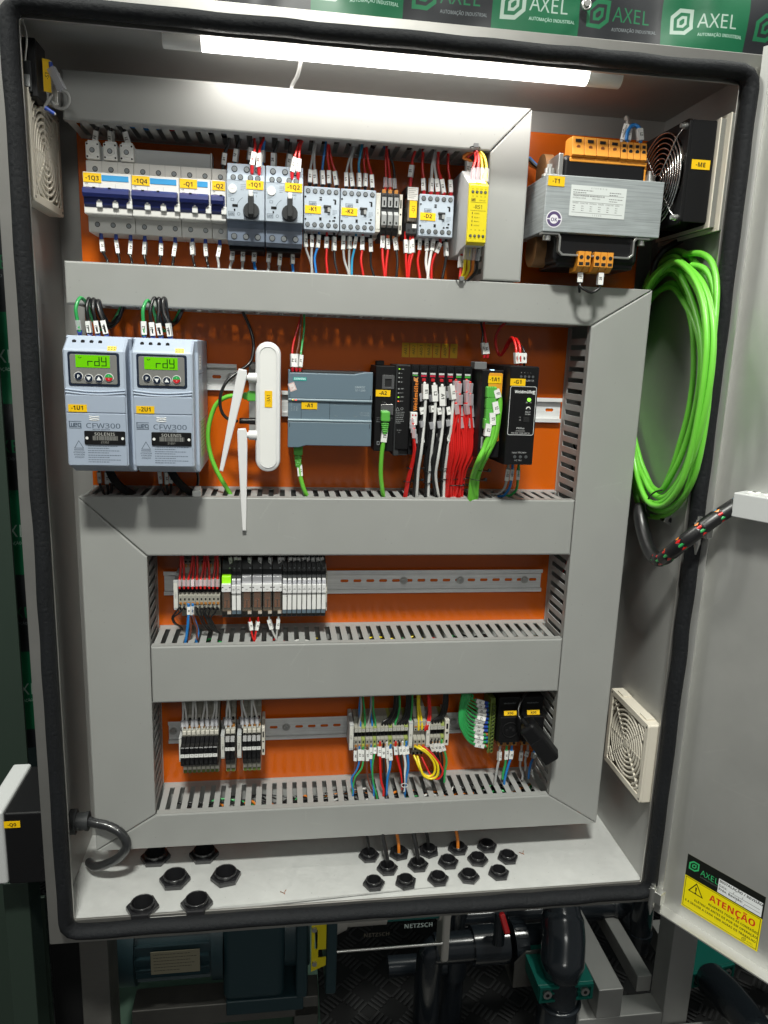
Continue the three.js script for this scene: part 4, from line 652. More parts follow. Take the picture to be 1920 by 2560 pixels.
function filterGrille(label, x, y, z, s, face, thick) {
  const t = thing('filter_grille', label, 'filter grille', x, y, z);
  const turn = (g) => g.rotateY(face * Math.PI / 2), h = s / 2, hole = (r) => { const p = new THREE.Path(); p.absarc(0, 0, r, 0, Math.PI * 2); return p; };
  mesh(t, 'frame', [turn(plate(rrect(-h, h, -h, h, 4), thick - 3, thick, .6, [rrect(-h + 9, h - 9, -h + 9, h - 9, 3, THREE.Path)])), turn(plate(rrect(-h, h, -h, h, 3), 0, thick - 3, .4, [rrect(-h + 3, h - 3, -h + 3, h - 3, 2, THREE.Path)]))], M.beige);
  mesh(t, 'filter_mat', turn(B(-h + 4, h - 4, -h + 4, h - 4, 2, 6)), std(.50, .47, .41, .9));
  for (let k = 0; k < 8; k++) { const r = 7 + k * 7; if (r < h - 7) mesh(t, 'ring', turn(new THREE.TorusGeometry(r, 2.1, 6, 44).translate(0, 0, thick - 2.8)), M.beige); }
  for (const c of [[-1, -1], [-1, 1], [1, -1], [1, 1]]) for (const rad of [h - 4, h + 3]) mesh(t, 'corner_arc', turn(new THREE.TorusGeometry(rad, 1.9, 6, 12, .42).rotateZ(Math.atan2(c[1], c[0]) - .21).translate(0, 0, thick - 2.2)), M.beige);
  for (let k = 0; k < 8; k++) { const a = k / 8 * Math.PI * 2; const l = k % 2 ? h * 1.2 : h - 8; mesh(t, 'spoke', turn(B(-1.2, 1.2, 5, l, thick - 4.2, thick - 1.2).rotateZ(a)), M.beige); }
  mesh(t, 'hub', turn(CZ(0, 0, thick - 4, thick - .8, 5, 20)), M.beige);
  for (const c of [[-1, -1], [-1, 1], [1, -1], [1, 1]]) mesh(t, 'screw_hole', turn(CZ(c[0] * (h - 5), c[1] * (h - 5), thick - .2, thick + .2, 1.6, 12)), M.hole);
  for (const k of [-.3, .3]) mesh(t, 'snap_tab', turn(RB(k * s - 10, k * s + 10, h, h + 2.6, 2, thick - 4, .6)), M.beige);
}
filterGrille('cream round-ringed filter grille on the lower right wall', 833, 190, 92, 123, -1, 19);
filterGrille('cream filter grille on the upper left wall below the switch', 9, 963, 76, 116, 1, 17);
{ // door limit switch
  const t = thing('limit_switch', 'black door limit switch with white roller at the top left', 'limit switch', 14, 1040, 110);
  mesh(t, 'body', [RB(0, 20, -28, 30, -18, 18, 1.2)], M.black); mesh(t, 'front_plate', [RB(6, 15, -24, 6, 18, 22, .6)], M.darkGrey);
  mesh(t, 'lever', tube([V(10, 6, 22), V(14, 30, 26), V(8, 50, 28)], 1, 14, 6), M.zinc); mesh(t, 'roller', [CX(50, 28, 0, 11, 8, 20), CX(50, 28, 11, 13, 4, 14)], M.white);
  mesh(t, 'bracket', RB(20, 32, -26, 4, -26, -14, .3), M.zinc); mesh(t, 'latch', RB(6, 14, -20, -8, 22, 24, .4), M.grey);
  const a = at('T1', 196, 330, 84);
  card(t, 'name_tag', 26.5, -2, 4, 8, 33, (c, w, h) => { c.fillStyle = '#f2c200'; c.fillRect(0, 0, w, h); c.translate(w / 2, h / 2); c.rotate(-Math.PI / 2); text(c, '-S1', 0, 0, 5.4, '#1c1608', 'center'); }, { ry: .5 });
  wire('white wire with a blue crimp looping from the top of the limit switch', 'L', [at('T1', 218, 270, 112), at('T1', 222, 295, 112), at('T1', 268, 388, 112), at('T1', 292, 405, 112), at('T1', 298, 440, 110), at('T1', 275, 468, 108), at('T1', 240, 462, 106), at('T1', 225, 440, 104)], 1.7, { sl: 1, fer: 'B', group: 'limit switch wires', clear: true, sw: 9 });
  wire('short wire with a blue crimp at the bottom of the limit switch', 'L', [at('T1', 236, 492, 112), at('T1', 196, 466, 112), at('T1', 205, 440, 108), at('T1', 222, 410, 106)], 1.7, { fer: 'B', group: 'limit switch wires' });
}

// ---------------------------------------------------------------- frequency drives
const seg7 = (c, s, x, y, h, col) => {                                       // seven-segment characters
  const w = h * .52, on = { r: 'eg', d: 'bcdeg', y: 'bcdfg' }; c.strokeStyle = col; c.lineWidth = h * .11; c.lineCap = 'round';
  const P = { a: [0, 0, w, 0], b: [w, 0, w, h / 2], c: [w, h / 2, w, h], d: [0, h, w, h], e: [0, h / 2, 0, h], f: [0, 0, 0, h / 2], g: [0, h / 2, w, h / 2] };
  [...s].forEach((ch, i) => { for (const k of on[ch]) { const q = P[k], X = x + i * w * 1.55; c.beginPath(); c.moveTo(X + q[0], y + q[1]); c.lineTo(X + q[2], y + q[3]); c.stroke(); } });
};
function drive(code, serial, x0, where) {
  const t = thing('frequency_drive', `blue-grey frequency drive reading rdy with plate ${serial}, tagged ${code}, ${where}`, 'drive', x0, 680, 0), w = 73.6;
  mesh(t, 'housing', [prof([[7, -80], [116, -80], [120, -78], [122, -70], [122, 66], [127, 79], [124, 81], [7, 81]], 0, w, 1)], M.drive);
  mesh(t, 'front_shell', [prof([[112, -78], [121, -79], [148, -69.5], [150, -68], [150, 64], [148.4, 66.4], [128, 80], [112, 80]], 1.4, w - 3.6, 2.2)], M.drive);
  mesh(t, 'lower_cover', RB(2.6, w - 4.8, -68, -6.8, 148.8, 150.9, .9), M.driveLow);
  mesh(t, 'middle_cover', RB(2.6, w - 4.8, -6, 14, 148.8, 151, .8), M.driveLow);
  const arc = []; for (const y of [15.6, 18.8]) { const p = []; for (let k = 0; k <= 8; k++) { const s = k / 8; p.push(V(3 + s * (w - 8), y + 1.6 - 2.4 * Math.sin(Math.PI * s), 150.4)); } arc.push(tube(p, 1, 20, 6)); } mesh(t, 'ridge', arc, M.drive);
  mesh(t, 'keypad_frame', plate(rrect(7, 63.8, 24.4, 63, 3), 149.6, 151, .6), M.navy);
  mesh(t, 'keypad', plate(rrect(9.6, 61.2, 27, 60, 2), 150.8, 151.6, .3), M.drivePanel);
  card(t, 'display', 34.8, 52.4, 151.5, 37.6, 14, (c, W, h) => { c.fillStyle = '#62b800'; c.fillRect(0, 0, W, h); seg7(c, 'rdy', 13.5, 2.4, 9.4, '#15360a'); c.strokeStyle = '#15360a'; c.lineWidth = .6; c.beginPath(); c.arc(5, 2, 1.6, .3, 2.8); c.stroke(); }, { mat: M.lcd, ppm: 7 });
  [[18.6, 35.4], [29.8, 33.2], [41, 33], [52, 34.6]].forEach(([x, y], i) => {
    const b = mesh(t, 'key_ring', CZ(x, y, 151.5, 152.1, 5, 28), M.white); mesh(b, 'key', CZ(x, y, 152.1, 152.9, 4.3, 28), M.navy);
    const g = cellPlane(8.6, 8.6, cell(8.6, 8.6, (c) => { if (i === 0) text(c, 'P', 4.3, 4.5, 5.4, '#e4e8ea', 'center', 'bold'); else if (i < 3) { c.fillStyle = '#eef1f2'; c.beginPath(); const s = i === 1 ? 1 : -1; c.moveTo(1.6, 4.3 - 1.8 * s); c.lineTo(7, 4.3 - 1.8 * s); c.lineTo(4.3, 4.3 + 2.8 * s); c.closePath(); c.fill(); } else { c.fillStyle = '#21a34c'; c.beginPath(); c.arc(4.3, 4.3, 4.3, Math.PI, 0); c.fill(); c.fillStyle = '#c4151d'; c.beginPath(); c.arc(4.3, 4.3, 4.3, 0, Math.PI); c.fill(); text(c, 'I', 4.3, 2.4, 2.6, '#dfe', 'center'); text(c, '0', 4.3, 6.3, 2.6, '#fdd', 'center'); } }, 7)).translate(x, y, 153);
    mesh(b, 'key_print', g, M.ink);
  });
  for (let k = 0; k < 4; k++) { const q = [12 + k * 9.6, 74.2]; mesh(t, 'terminal_hole', CZ(q[0], q[1], 135, 138.6, 2.1, 14), M.hole); }
  card(t, 'flag_sticker', w - 18, 67.4, 147.6, 10, 6, (c, W, h) => { c.fillStyle = '#f0cd10'; c.fillRect(0, 0, W, h); c.fillStyle = '#6b5a08'; for (let k = 0; k < 3; k++) { c.fillRect(1 + k * 3.2, 1.2, 1.7, 1.2); c.fillRect(1 + k * 3.2, 3.6, 1.7, 1.2); } }, { rx: -.5 });
  card(t, 'name_tag', 15.6, -1.2, 151, 20.6, 8.6, yellowTag(code, 5.8));
  mesh(t, 'vent_mark', [0, 1, 2].map((k) => tube([V(28, -10 - k * 2, 151), V(33, -10.8 - k * 2, 151.2), V(38.6, -10.2 - k * 2, 151)], .55, 10, 5)), M.white);
  ink(t, 'front_print', w / 2 - 1, -38, 151.1, w - 8, 58, (c, W) => { c.save(); c.translate(2, 7); wegMark('#4c5a6a')(c, 14, 8.6); c.restore(); wide(c, 'CFW300', 20.5, 12.4, 8, '#4f5d6d', 1.35); text(c, 'VECTOR INVERTER', 28, 17, 2.4, '#66717f'); c.strokeStyle = '#45505d'; c.lineWidth = .5; c.beginPath(); c.moveTo(12, 30); c.lineTo(17, 38.6); c.lineTo(7, 38.6); c.closePath(); c.stroke(); text(c, 'ϟ', 12, 35.6, 4, '#45505d', 'center'); ['WARNING', 'ATTENTION', 'ATENCIÓN', 'ATENÇÃO'].forEach((s, k) => text(c, s, 12, 41 + k * 2.9, 2.5, '#5a6674', 'center')); for (let k = 0; k < 4; k++) scribble(c, 22, 35.6 + k * 5.4, W - 26, k === 0 ? 2 : 2, 2.5, '#5f6a78', 1.3); }, { ppm: 7 });
  const pl = mesh(t, 'serial_plate', [plate(rrect(21.6, 67.6, -43, -27, 1.6), 151, 152.2, .3)], M.blackSat);
  ink(pl, 'serial_print', 44.6, -35, 152.3, 45, 15.4, (c, W, h) => { wide(c, 'SOLENIS', W / 2, 3, 5, '#9a9a96', 1.15, 'center', 'bold'); c.fillStyle = '#8b8b88'; for (let x = 9; x < 37;) { const b = rr(.3, .9); c.fillRect(x, 5.4, b, 5.2); x += b + rr(.3, .7); } text(c, serial, W / 2, 13, 3.4, '#9a9a96', 'center'); }, { ppm: 8 });
  for (const x of [24.6, 64.6]) mesh(pl, 'rivet_hole', CZ(x, -35.4, 152, 152.5, 1.7, 14), M.white);
  mesh(t, 'side_slot', [B(w - .1, w + .25, -18, -16.8, 20, 118), B(w - .1, w + .25, 40, 41, 60, 118)], M.wegDark);
  if (code === '-2U1') { card(t, 'side_label', w + .25, 54, 100, 22, 17, (c, W, h) => { c.fillStyle = '#dfe1e2'; c.fillRect(0, 0, W, h); scribble(c, 2, 2, W - 4, 4, 3.6, '#777', 1.6); }, { ry: Math.PI / 2, t: .3 }); card(t, 'side_rating', w + .25, -40, 74, 62, 46, (c, W, h) => { c.fillStyle = '#aebf9c'; c.fillRect(0, 0, W, h); scribble(c, 3, 4, W - 6, 8, 5, '#5c6b50', 2); }, { ry: Math.PI / 2, t: .3, ppm: 3 }); }
}
drive('-1U1', '21352', 48.8, 'the left one'); drive('-2U1', '21351', 124.4, 'the right one');
const loopTo = (reg, list) => list.map(([a, b, z]) => at(reg, a, b, z));
{
  const grp = 'wires looping out of the tops of the drives';
  const D1 = [['G', [238, 462, 108], [232, 425, 112], [210, 310, 112], [196, 200, 112], [238, 98, 104], [296, 140, 88], [330, 230, 72], [370, 330, 56], [440, 410, 44], [540, 360, 34], [610, 250, 36], [650, 170, 44], [660, 120, 48]],
    ['K', [335, 470, 108], [333, 450, 112], [318, 318, 112], [303, 210, 112], [322, 105, 104], [346, 135, 92], [372, 240, 72], [420, 350, 54], [520, 395, 38], [600, 330, 34], [650, 200, 42], [660, 130, 48]],
    ['K', [420, 474, 108], [412, 452, 112], [388, 320, 112], [368, 210, 112], [368, 110, 104], [392, 135, 92], [420, 230, 74], [470, 330, 56], [540, 385, 38], [620, 310, 34], [660, 190, 42], [668, 130, 48]],
    ['K', [505, 478, 108], [495, 455, 112], [458, 318, 112], [425, 220, 110], [408, 130, 104], [428, 128, 96], [446, 210, 80], [480, 290, 62], [540, 350, 44], [620, 280, 36], [668, 180, 42], [676, 130, 48]]];
  D1.forEach((e, i) => wire(`${i ? 'black' : 'green'} wire with marker sleeve arching out of drive -1U1, ${ORD[i]} from the left`, e[0], loopTo('R6', e.slice(1)), 2.1, { sl: 1, fer: 'B', group: grp, clear: i === 0, sw: 6 }));
  const D2 = [['G', [872, 492, 108], [868, 462, 112], [862, 328, 112], [860, 210, 112], [900, 124, 104], [940, 160, 90], [975, 260, 70], [1010, 370, 52], [1080, 425, 40], [1160, 340, 34], [1220, 230, 40], [1240, 170, 48]],
    ['K', [962, 500, 108], [955, 470, 112], [940, 340, 112], [930, 230, 112], [968, 100, 104], [1000, 130, 92], [1020, 250, 72], [1070, 370, 50], [1160, 360, 36], [1230, 240, 40], [1250, 180, 48]],
    ['K', [1045, 504, 108], [1035, 475, 112], [1008, 340, 112], [1016, 230, 110], [1014, 104, 104], [1040, 140, 92], [1060, 260, 72], [1100, 360, 50], [1180, 340, 36], [1240, 230, 40], [1256, 180, 48]],
    ['K', [1135, 508, 108], [1128, 480, 112], [1108, 345, 112], [1066, 250, 110], [1058, 106, 104], [1080, 110, 94], [1096, 210, 76], [1126, 330, 54], [1190, 340, 38], [1246, 230, 40], [1262, 180, 48]]];
  D2.forEach((e, i) => wire(`${i ? 'black' : 'green'} wire with marker sleeve arching out of drive -2U1, ${ORD[i]} from the left`, e[0], loopTo('R6', e.slice(1)), 2.1, { sl: 1, fer: 'B', group: grp, sw: 6 }));
  for (const [i, a, b, c] of [[0, 425, 500, 550], [1, 1025, 1085, 1140]]) {
    wires('R6', `under drive ${i ? '-2U1' : '-1U1'}`, 'wires under the drives', 62, 56, [['K', a, 1812, a + 8, 1932, a + 40, 2010, a + 52, 2050], ['K', b, 1815, b + 6, 1938, b + 14, 2000, b + 22, 2050], ['K', c, 1820, c - 2, 1930, c - 8, 2000, c - 6, 2050]], { r: 1.7, sw: 5, tail: 14 });
    const x = i ? 1125 : 515, pts = i ? [[1120, 1775, 95], [1180, 1880, 90], [1270, 1975, 78], [1360, 2040, 60], [1400, 2075, 40]] : [[510, 1755, 95], [560, 1870, 90], [640, 1965, 76], [740, 2030, 60], [800, 2075, 40]];
    const hp = loopTo('R6', pts), t = thing('motor_cable', `black spiral-wrapped motor cable hanging from drive ${i ? '-2U1' : '-1U1'}`, 'cable', hp[0].x, hp[0].y, hp[0].z), lp = hp.map((p) => p.clone().sub(hp[0])), c2 = curveOf(lp);
    mesh(t, 'sheath', tube(lp, 4.6, 40, 12), M.blackSat);
    for (let k = 0; k < 9; k++) { const A = c2.getPointAt((k + .05) / 9), Z = c2.getPointAt((k + .86) / 9); mesh(t, 'wrap_turn', tube([A, c2.getPointAt((k + .45) / 9), Z], 5.2, 4, 12), M.blackMat); }
  }
  wire('black looped wire hanging under drive -2U1 by the router', 'K', loopTo('R6', [[1385, 1780, 60], [1402, 1850, 56], [1400, 1930, 50], [1380, 2000, 46], [1370, 2060, 44]]), 2, {});
}
solo('cable_clip', 'small white adhesive cable clip at the edge of the duct below the right drive', 'cable clip', (() => { const p = at('R6', 1400, 2020, 70); return [RB(p.x - 6, p.x + 5, p.y - 4, p.y + 4, 62, 80, 1), RB(p.x - 4, p.x + 4, p.y + 3, p.y + 8, 64, 74, 1)]; })(), M.white);
// ---------------------------------------------------------------- wireless router with two aerials
{
  const t = thing('wireless_router', 'white upright wireless router with two flat aerials tagged -3A1', 'router', 280.6, 679, 0);
  const cap = (x0, x1, y0, y1) => rrect(x0, x1, y0, y1, (x1 - x0) / 2 - .2);
  mesh(t, 'case', [plate(cap(-15.6, 15.6, -82.6, 82.6), 40, 84, 3), plate(cap(-16, 16, -83, 83), 70, 80, 1.5)], M.whiteGloss);
  mesh(t, 'front_inlay', [plate(cap(-10, 10, -76, 76), 83.6, 84.6, .4)], M.white);
  mesh(t, 'inlay_rim', plate(cap(-11.6, 11.6, -77.6, 77.6), 83.4, 85.4, .5, [cap(-10.3, 10.3, -76.3, 76.3)]), M.whiteGloss);
  card(t, 'name_tag', .6, 11.6, 84.8, 9.6, 21, (c, w, h) => { c.fillStyle = '#f2c200'; c.fillRect(0, 0, w, h); c.translate(w / 2, h / 2); c.rotate(-Math.PI / 2); text(c, '-3A1', 0, 0, 6, '#1c1608', 'center'); });
  const aer = (h, top, bot) => {
    const dx = bot[0] - top[0], dy = bot[1] - top[1], L = Math.hypot(dx, dy), a = Math.atan2(dx, -dy), g = plate([[-5.6, -2], [-4.6, 1.6], [5, 2], [6.8, -4], [6.6, -26], [2.6, -L], [-2.4, -L], [-5.6, -26]], -3, 3, 1.2).rotateZ(a).translate(top[0], top[1], 85);
    const m = mesh(t, 'aerial', g, M.whiteGloss);
    mesh(m, 'hinge', [CX(h, 80, -24.6, -14, 6, 22, 6.6), CX(h, 82, -31, -24, 3.6, 14)], M.whiteGloss);
  };
  aer(37.7, [245.6 - 280.6 + 3, 725.3 - 679], [221 - 280.6, 596.9 - 679]); aer(-35.4, [247.4 - 280.6, 650.6 - 679], [250 - 280.6, 518 - 679]);
  mesh(t, 'wall_bracket', [RB(-27, -17, -40, 56, 2, 4, .4), RB(-27, 14, -38, 50, 4, 6, .4), RB(-8, 8, -20, 20, 6, 42, 2)], M.grey); mesh(t, 'bracket_screw', CZ(-21, 50, 4, 7, 4, 16), M.zinc);
  const pp = at('R7', 430, 1055, 66).sub(V(280.6, 679, 0)); mesh(t, 'power_plug', [CX(pp.y, 66, -37, -24, 3.8, 16), CX(pp.y, 66, -24, -14, 4.6, 16)], M.blackSat);
  const ep = at('R7', 440, 830, 66).sub(V(280.6, 679, 0)); mesh(t, 'network_plug', [RB(-27, -15, ep.y - 6.4, ep.y + 6.4, 60, 72, 1.6), RB(-32, -26, ep.y - 4.6, ep.y + 4.6, 62, 70, 1.6)], M.plugGreen);
  wire('black power cord looping down to the router', 'K', loopTo('R7', [[360, 20, 46], [385, 70, 44], [440, 190, 40], [478, 320, 42], [480, 430, 46], [450, 530, 50], [340, 615, 58], [240, 700, 64], [188, 810, 66], [180, 900, 66], [205, 990, 66], [260, 1040, 66], [330, 1056, 66]]), 2.1, { name: 'supply_cable' });
  wire('green network cable bending left of the router aerials into the duct', M.cable, loopTo('R7', [[390, 828, 66], [330, 826, 66], [240, 838, 64], [150, 900, 60], [95, 1030, 58], [72, 1160, 58], [80, 1290, 58], [115, 1420, 58], [180, 1560, 58], [240, 1660, 56], [275, 1720, 52], [290, 1780, 46]]), 3, { name: 'network_cable' });
}
function netPlug(t, p, len, r) {                                             // plug body, ribbed boot below it; local point p at the top
  mesh(t, 'plug', [RB(p.x - 6, p.x + 6, p.y - 14, p.y, p.z - 5, p.z + 6, 2)], M.plugGreen);
  const b = []; for (let k = 0; k < 5; k++) b.push(RB(p.x - 5 + k * .35, p.x + 5 - k * .35, p.y - 17.4 - k * 2.6, p.y - 15.6 - k * 2.6, p.z - 4, p.z + 4, .5)); b.push(CY(p.x, p.z, p.y - 30, p.y - 12, 3.4, 12)); mesh(t, 'boot', b, M.plugGreen);
}
// ---------------------------------------------------------------- controller
{
  const t = thing('controller', 'blue-grey programmable controller with SIEMENS badge tagged -A1', 'controller', 306, 678, 0), w = 109.6;
  mesh(t, 'back_housing', RB(1, w - 1, -49, 49.4, 7, 62, 1), M.darkGrey);
  mesh(t, 'upper_door', plate([[.2, 14], [w - .2, 14], [w - .2, 49.8], [w - 10, 49.8], [w - 24, 46.6], [2.6, 46.6], [2.4, 50.2], [.2, 50.2]], 58, 80, .8), M.plc);
  mesh(t, 'lower_door', plate([[.2, -16], [w - .2, -16], [w - .2, -46.4], [24, -46.6], [14, -49.4], [.2, -49.6]], 58, 80, .8), M.plc);
  mesh(t, 'middle_panel', RB(.4, w - .4, -15, 13.4, 58, 77.6, .6), M.plc);
  for (const y of [12.4, -14]) { mesh(t, 'light_bar', [CX(y, 78.6, .4, w - .4, 1.9, 16)], M.plcBar); const d = []; for (let k = 0; k < 24; k++) d.push(B(57 + k * 2.1, 58 + k * 2.1, y - 1.3, y + .2, 80, 80.55)); mesh(t, 'status_windows', d, M.plc).userData.kind = 'stuff'; }
  mesh(t, 'seam', [B(17, 17.4, -15, 12, 77.4, 77.8), B(54, 54.4, -15, 13.4, 77.4, 77.8), B(2, 2.6, 15, 20, 79.8, 80.15), B(w - 3, w - 2.4, 15, 20, 79.8, 80.15), B(2, 2.6, -23, -17, 79.8, 80.15), B(w - 3, w - 2.4, -23, -17, 79.8, 80.15)], M.black);
  mesh(t, 'status_lamp', RB(5.4, 7, 11.4, 13, 79.6, 80.6, .2), std(.7, .6, .02, .3, 0, { emissive: new THREE.Color(.6, .5, .02) })); mesh(t, 'status_lamp', RB(8.6, 11.6, 11.2, 12.8, 79.6, 80.6, .2), std(.8, .1, .06, .3, 0, { emissive: new THREE.Color(.8, .1, .08) }));
  card(t, 'maker_badge', 15, 39, 80.1, 17, 4.6, (c, W, h) => { c.fillStyle = '#169c93'; c.fillRect(0, 0, W, h); text(c, 'SIEMENS', W / 2, h / 2 + .1, 3.6, '#e3f4f2', 'center', 'bold'); }, { ppm: 9, t: .2 });
  card(t, 'small_sticker', 5.4, 28.6, 80.1, 8.6, 10.6, (c, W, h) => { c.fillStyle = '#e2d9d6'; c.fillRect(0, 0, W, h); c.strokeStyle = '#c36a60'; c.lineWidth = .4; c.strokeRect(.7, .7, W - 1.4, h - 1.4); scribble(c, 1.6, 6, 5, 2, 1.6, '#c36a60', .8); }, { rz: .38, t: .2, ppm: 8 });
  card(t, 'name_tag', 27.6, 5, 77.7, 20.4, 9, yellowTag('-A1', 6));
  ink(t, 'door_print', 93, 28, 80.15, 16, 9, (c, W) => { text(c, 'SIMATIC', W - 1, 2.4, 3.7, '#b9c8d0', 'right'); text(c, 'S7-1200', W - 1, 6.4, 3.7, '#b9c8d0', 'right'); }, { ppm: 9 });
  ink(t, 'panel_print', w / 2 + 18, -1, 77.75, 70, 26, (c, W) => { text(c, 'CPU 1214C', W - 1, 14.4, 2.7, '#a7b8c1', 'right'); text(c, 'DC/DC/DC', W - 1, 17.6, 2.7, '#a7b8c1', 'right'); text(c, 'DI a', 22, 5.4, 2.2, '#a7b8c1'); text(c, 'DI b', 48, 5.4, 2.2, '#a7b8c1'); text(c, 'DQ a', 22, 20, 2.2, '#a7b8c1'); text(c, 'DQ b', 48, 20, 2.2, '#a7b8c1'); for (let k = 0; k < 8; k++) { text(c, '' + k, 22 + k * 2.7, 2.4, 1.7, '#93a6b0'); text(c, '' + k, 22 + k * 2.7, 23, 1.7, '#93a6b0'); if (k < 6) text(c, '' + k, 48 + k * 2.7, 2.4, 1.7, '#93a6b0'); } }, { ppm: 7 });
  ink(t, 'status_print', 8.8, 3, 77.75, 12, 16, (c) => { c.translate(0, 15); c.rotate(-Math.PI / 2); ['RUN / STOP', 'ERROR', 'MAINT'].forEach((q, k) => text(c, q, 2, 1.8 + k * 3.4, 2, '#b9c8d0')); }, { ppm: 7 });
  const p = at('R7', 885, 1296, 62).sub(V(306, 678, 0));
  const pl = thing('network_cable', 'green network cable plugged into the underside of the controller', 'cable', 306, 678, 0); netPlug(pl, p.clone().add(V(0, 4, 0)), 0, 0);
  const cp = loopTo('R7', [[890, 1400, 62], [896, 1450, 62], [905, 1550, 62], [930, 1650, 60], [960, 1720, 56], [990, 1780, 48]]).map((k) => k.sub(V(306, 678, 0)));
  mesh(pl, 'sheath', tube(cp, 3, 40, 10), M.cable); const sm = new THREE.Mesh(sleeve(7, cp[1].distanceTo(cp[2]), 3), M.print); sm.name = 'marker_sleeve'; sm.castShadow = true; alongY(sm, cp[1], cp[2]); pl.add(sm);
  wires('R7', 'entering the top of the controller', 'controller supply wires', 66, 48, [['R', 835, 570, 832, 450, 840, 370, 880, 220, 912, 90], ['N', 870, 572, 872, 450, 884, 370, 900, 230, 916, 90], ['G', 902, 574, 910, 455, 922, 370, 934, 230, 936, 90]], { r: 1.5, fer: 'R', sw: 5, tail: 10 });
}
// ---------------------------------------------------------------- communication module, remote station, slices
{
  const t = thing('communication_module', 'black communication module with a metal network port tagged -A2', 'module', 434, 681, 0);
  mesh(t, 'housing', [RB(-13.6, 12.6, -57, 56, 8, 70, 1.2), RB(-9, 2, 56, 62, 20, 34, 1)], M.black);
  mesh(t, 'network_port', [plate(rrect(-5, 11, 26, 44, .6), 69.6, 71, .2, [rrect(-1.6, 7.6, 28.6, 39, .4, THREE.Path)])], M.chrome); mesh(t, 'port_well', B(-1.6, 7.6, 28.6, 39, 69.7, 70.1), M.hole);
  card(t, 'name_tag', -3.2, 20.2, 70.1, 19.6, 8.8, yellowTag('-A2', 6));
  mesh(t, 'port_shell', RB(-6, 11, -8, 6, 69.8, 71.6, .5), M.chrome);
  ink(t, 'print', 0, -20, 70.1, 24, 60, (c) => { scribble(c, 1, 22, 22, 3, 2.6, '#7d8082', 1.1); text(c, 'X2', 12, 2, 2.2, '#9a9da0', 'center'); text(c, 'X1', 8, 1, 2, '#777'); c.strokeStyle = '#8a8d90'; c.lineWidth = .8; c.strokeRect(3, 54, 3, 4); });
  const p = at('R8', 138, 790, 78).sub(V(434, 681, 0)), pl = thing('network_cable', 'green network cable plugged into module -A2 and running down into the duct', 'cable', 434, 681, 0); netPlug(pl, p, 0, 0);
  const cp = loopTo('R8', [[140, 900, 77], [134, 940, 77], [122, 1036, 76], [108, 1150, 72], [102, 1290, 66], [112, 1400, 60], [126, 1490, 52], [130, 1540, 46]]).map((k) => k.sub(V(434, 681, 0)));
  mesh(pl, 'sheath', tube(cp, 3, 40, 10), M.cable); const sm = new THREE.Mesh(sleeve(8, cp[1].distanceTo(cp[2]), 1), M.print); sm.name = 'marker_sleeve'; sm.castShadow = true; alongY(sm, cp[1], cp[2]); pl.add(sm);
}
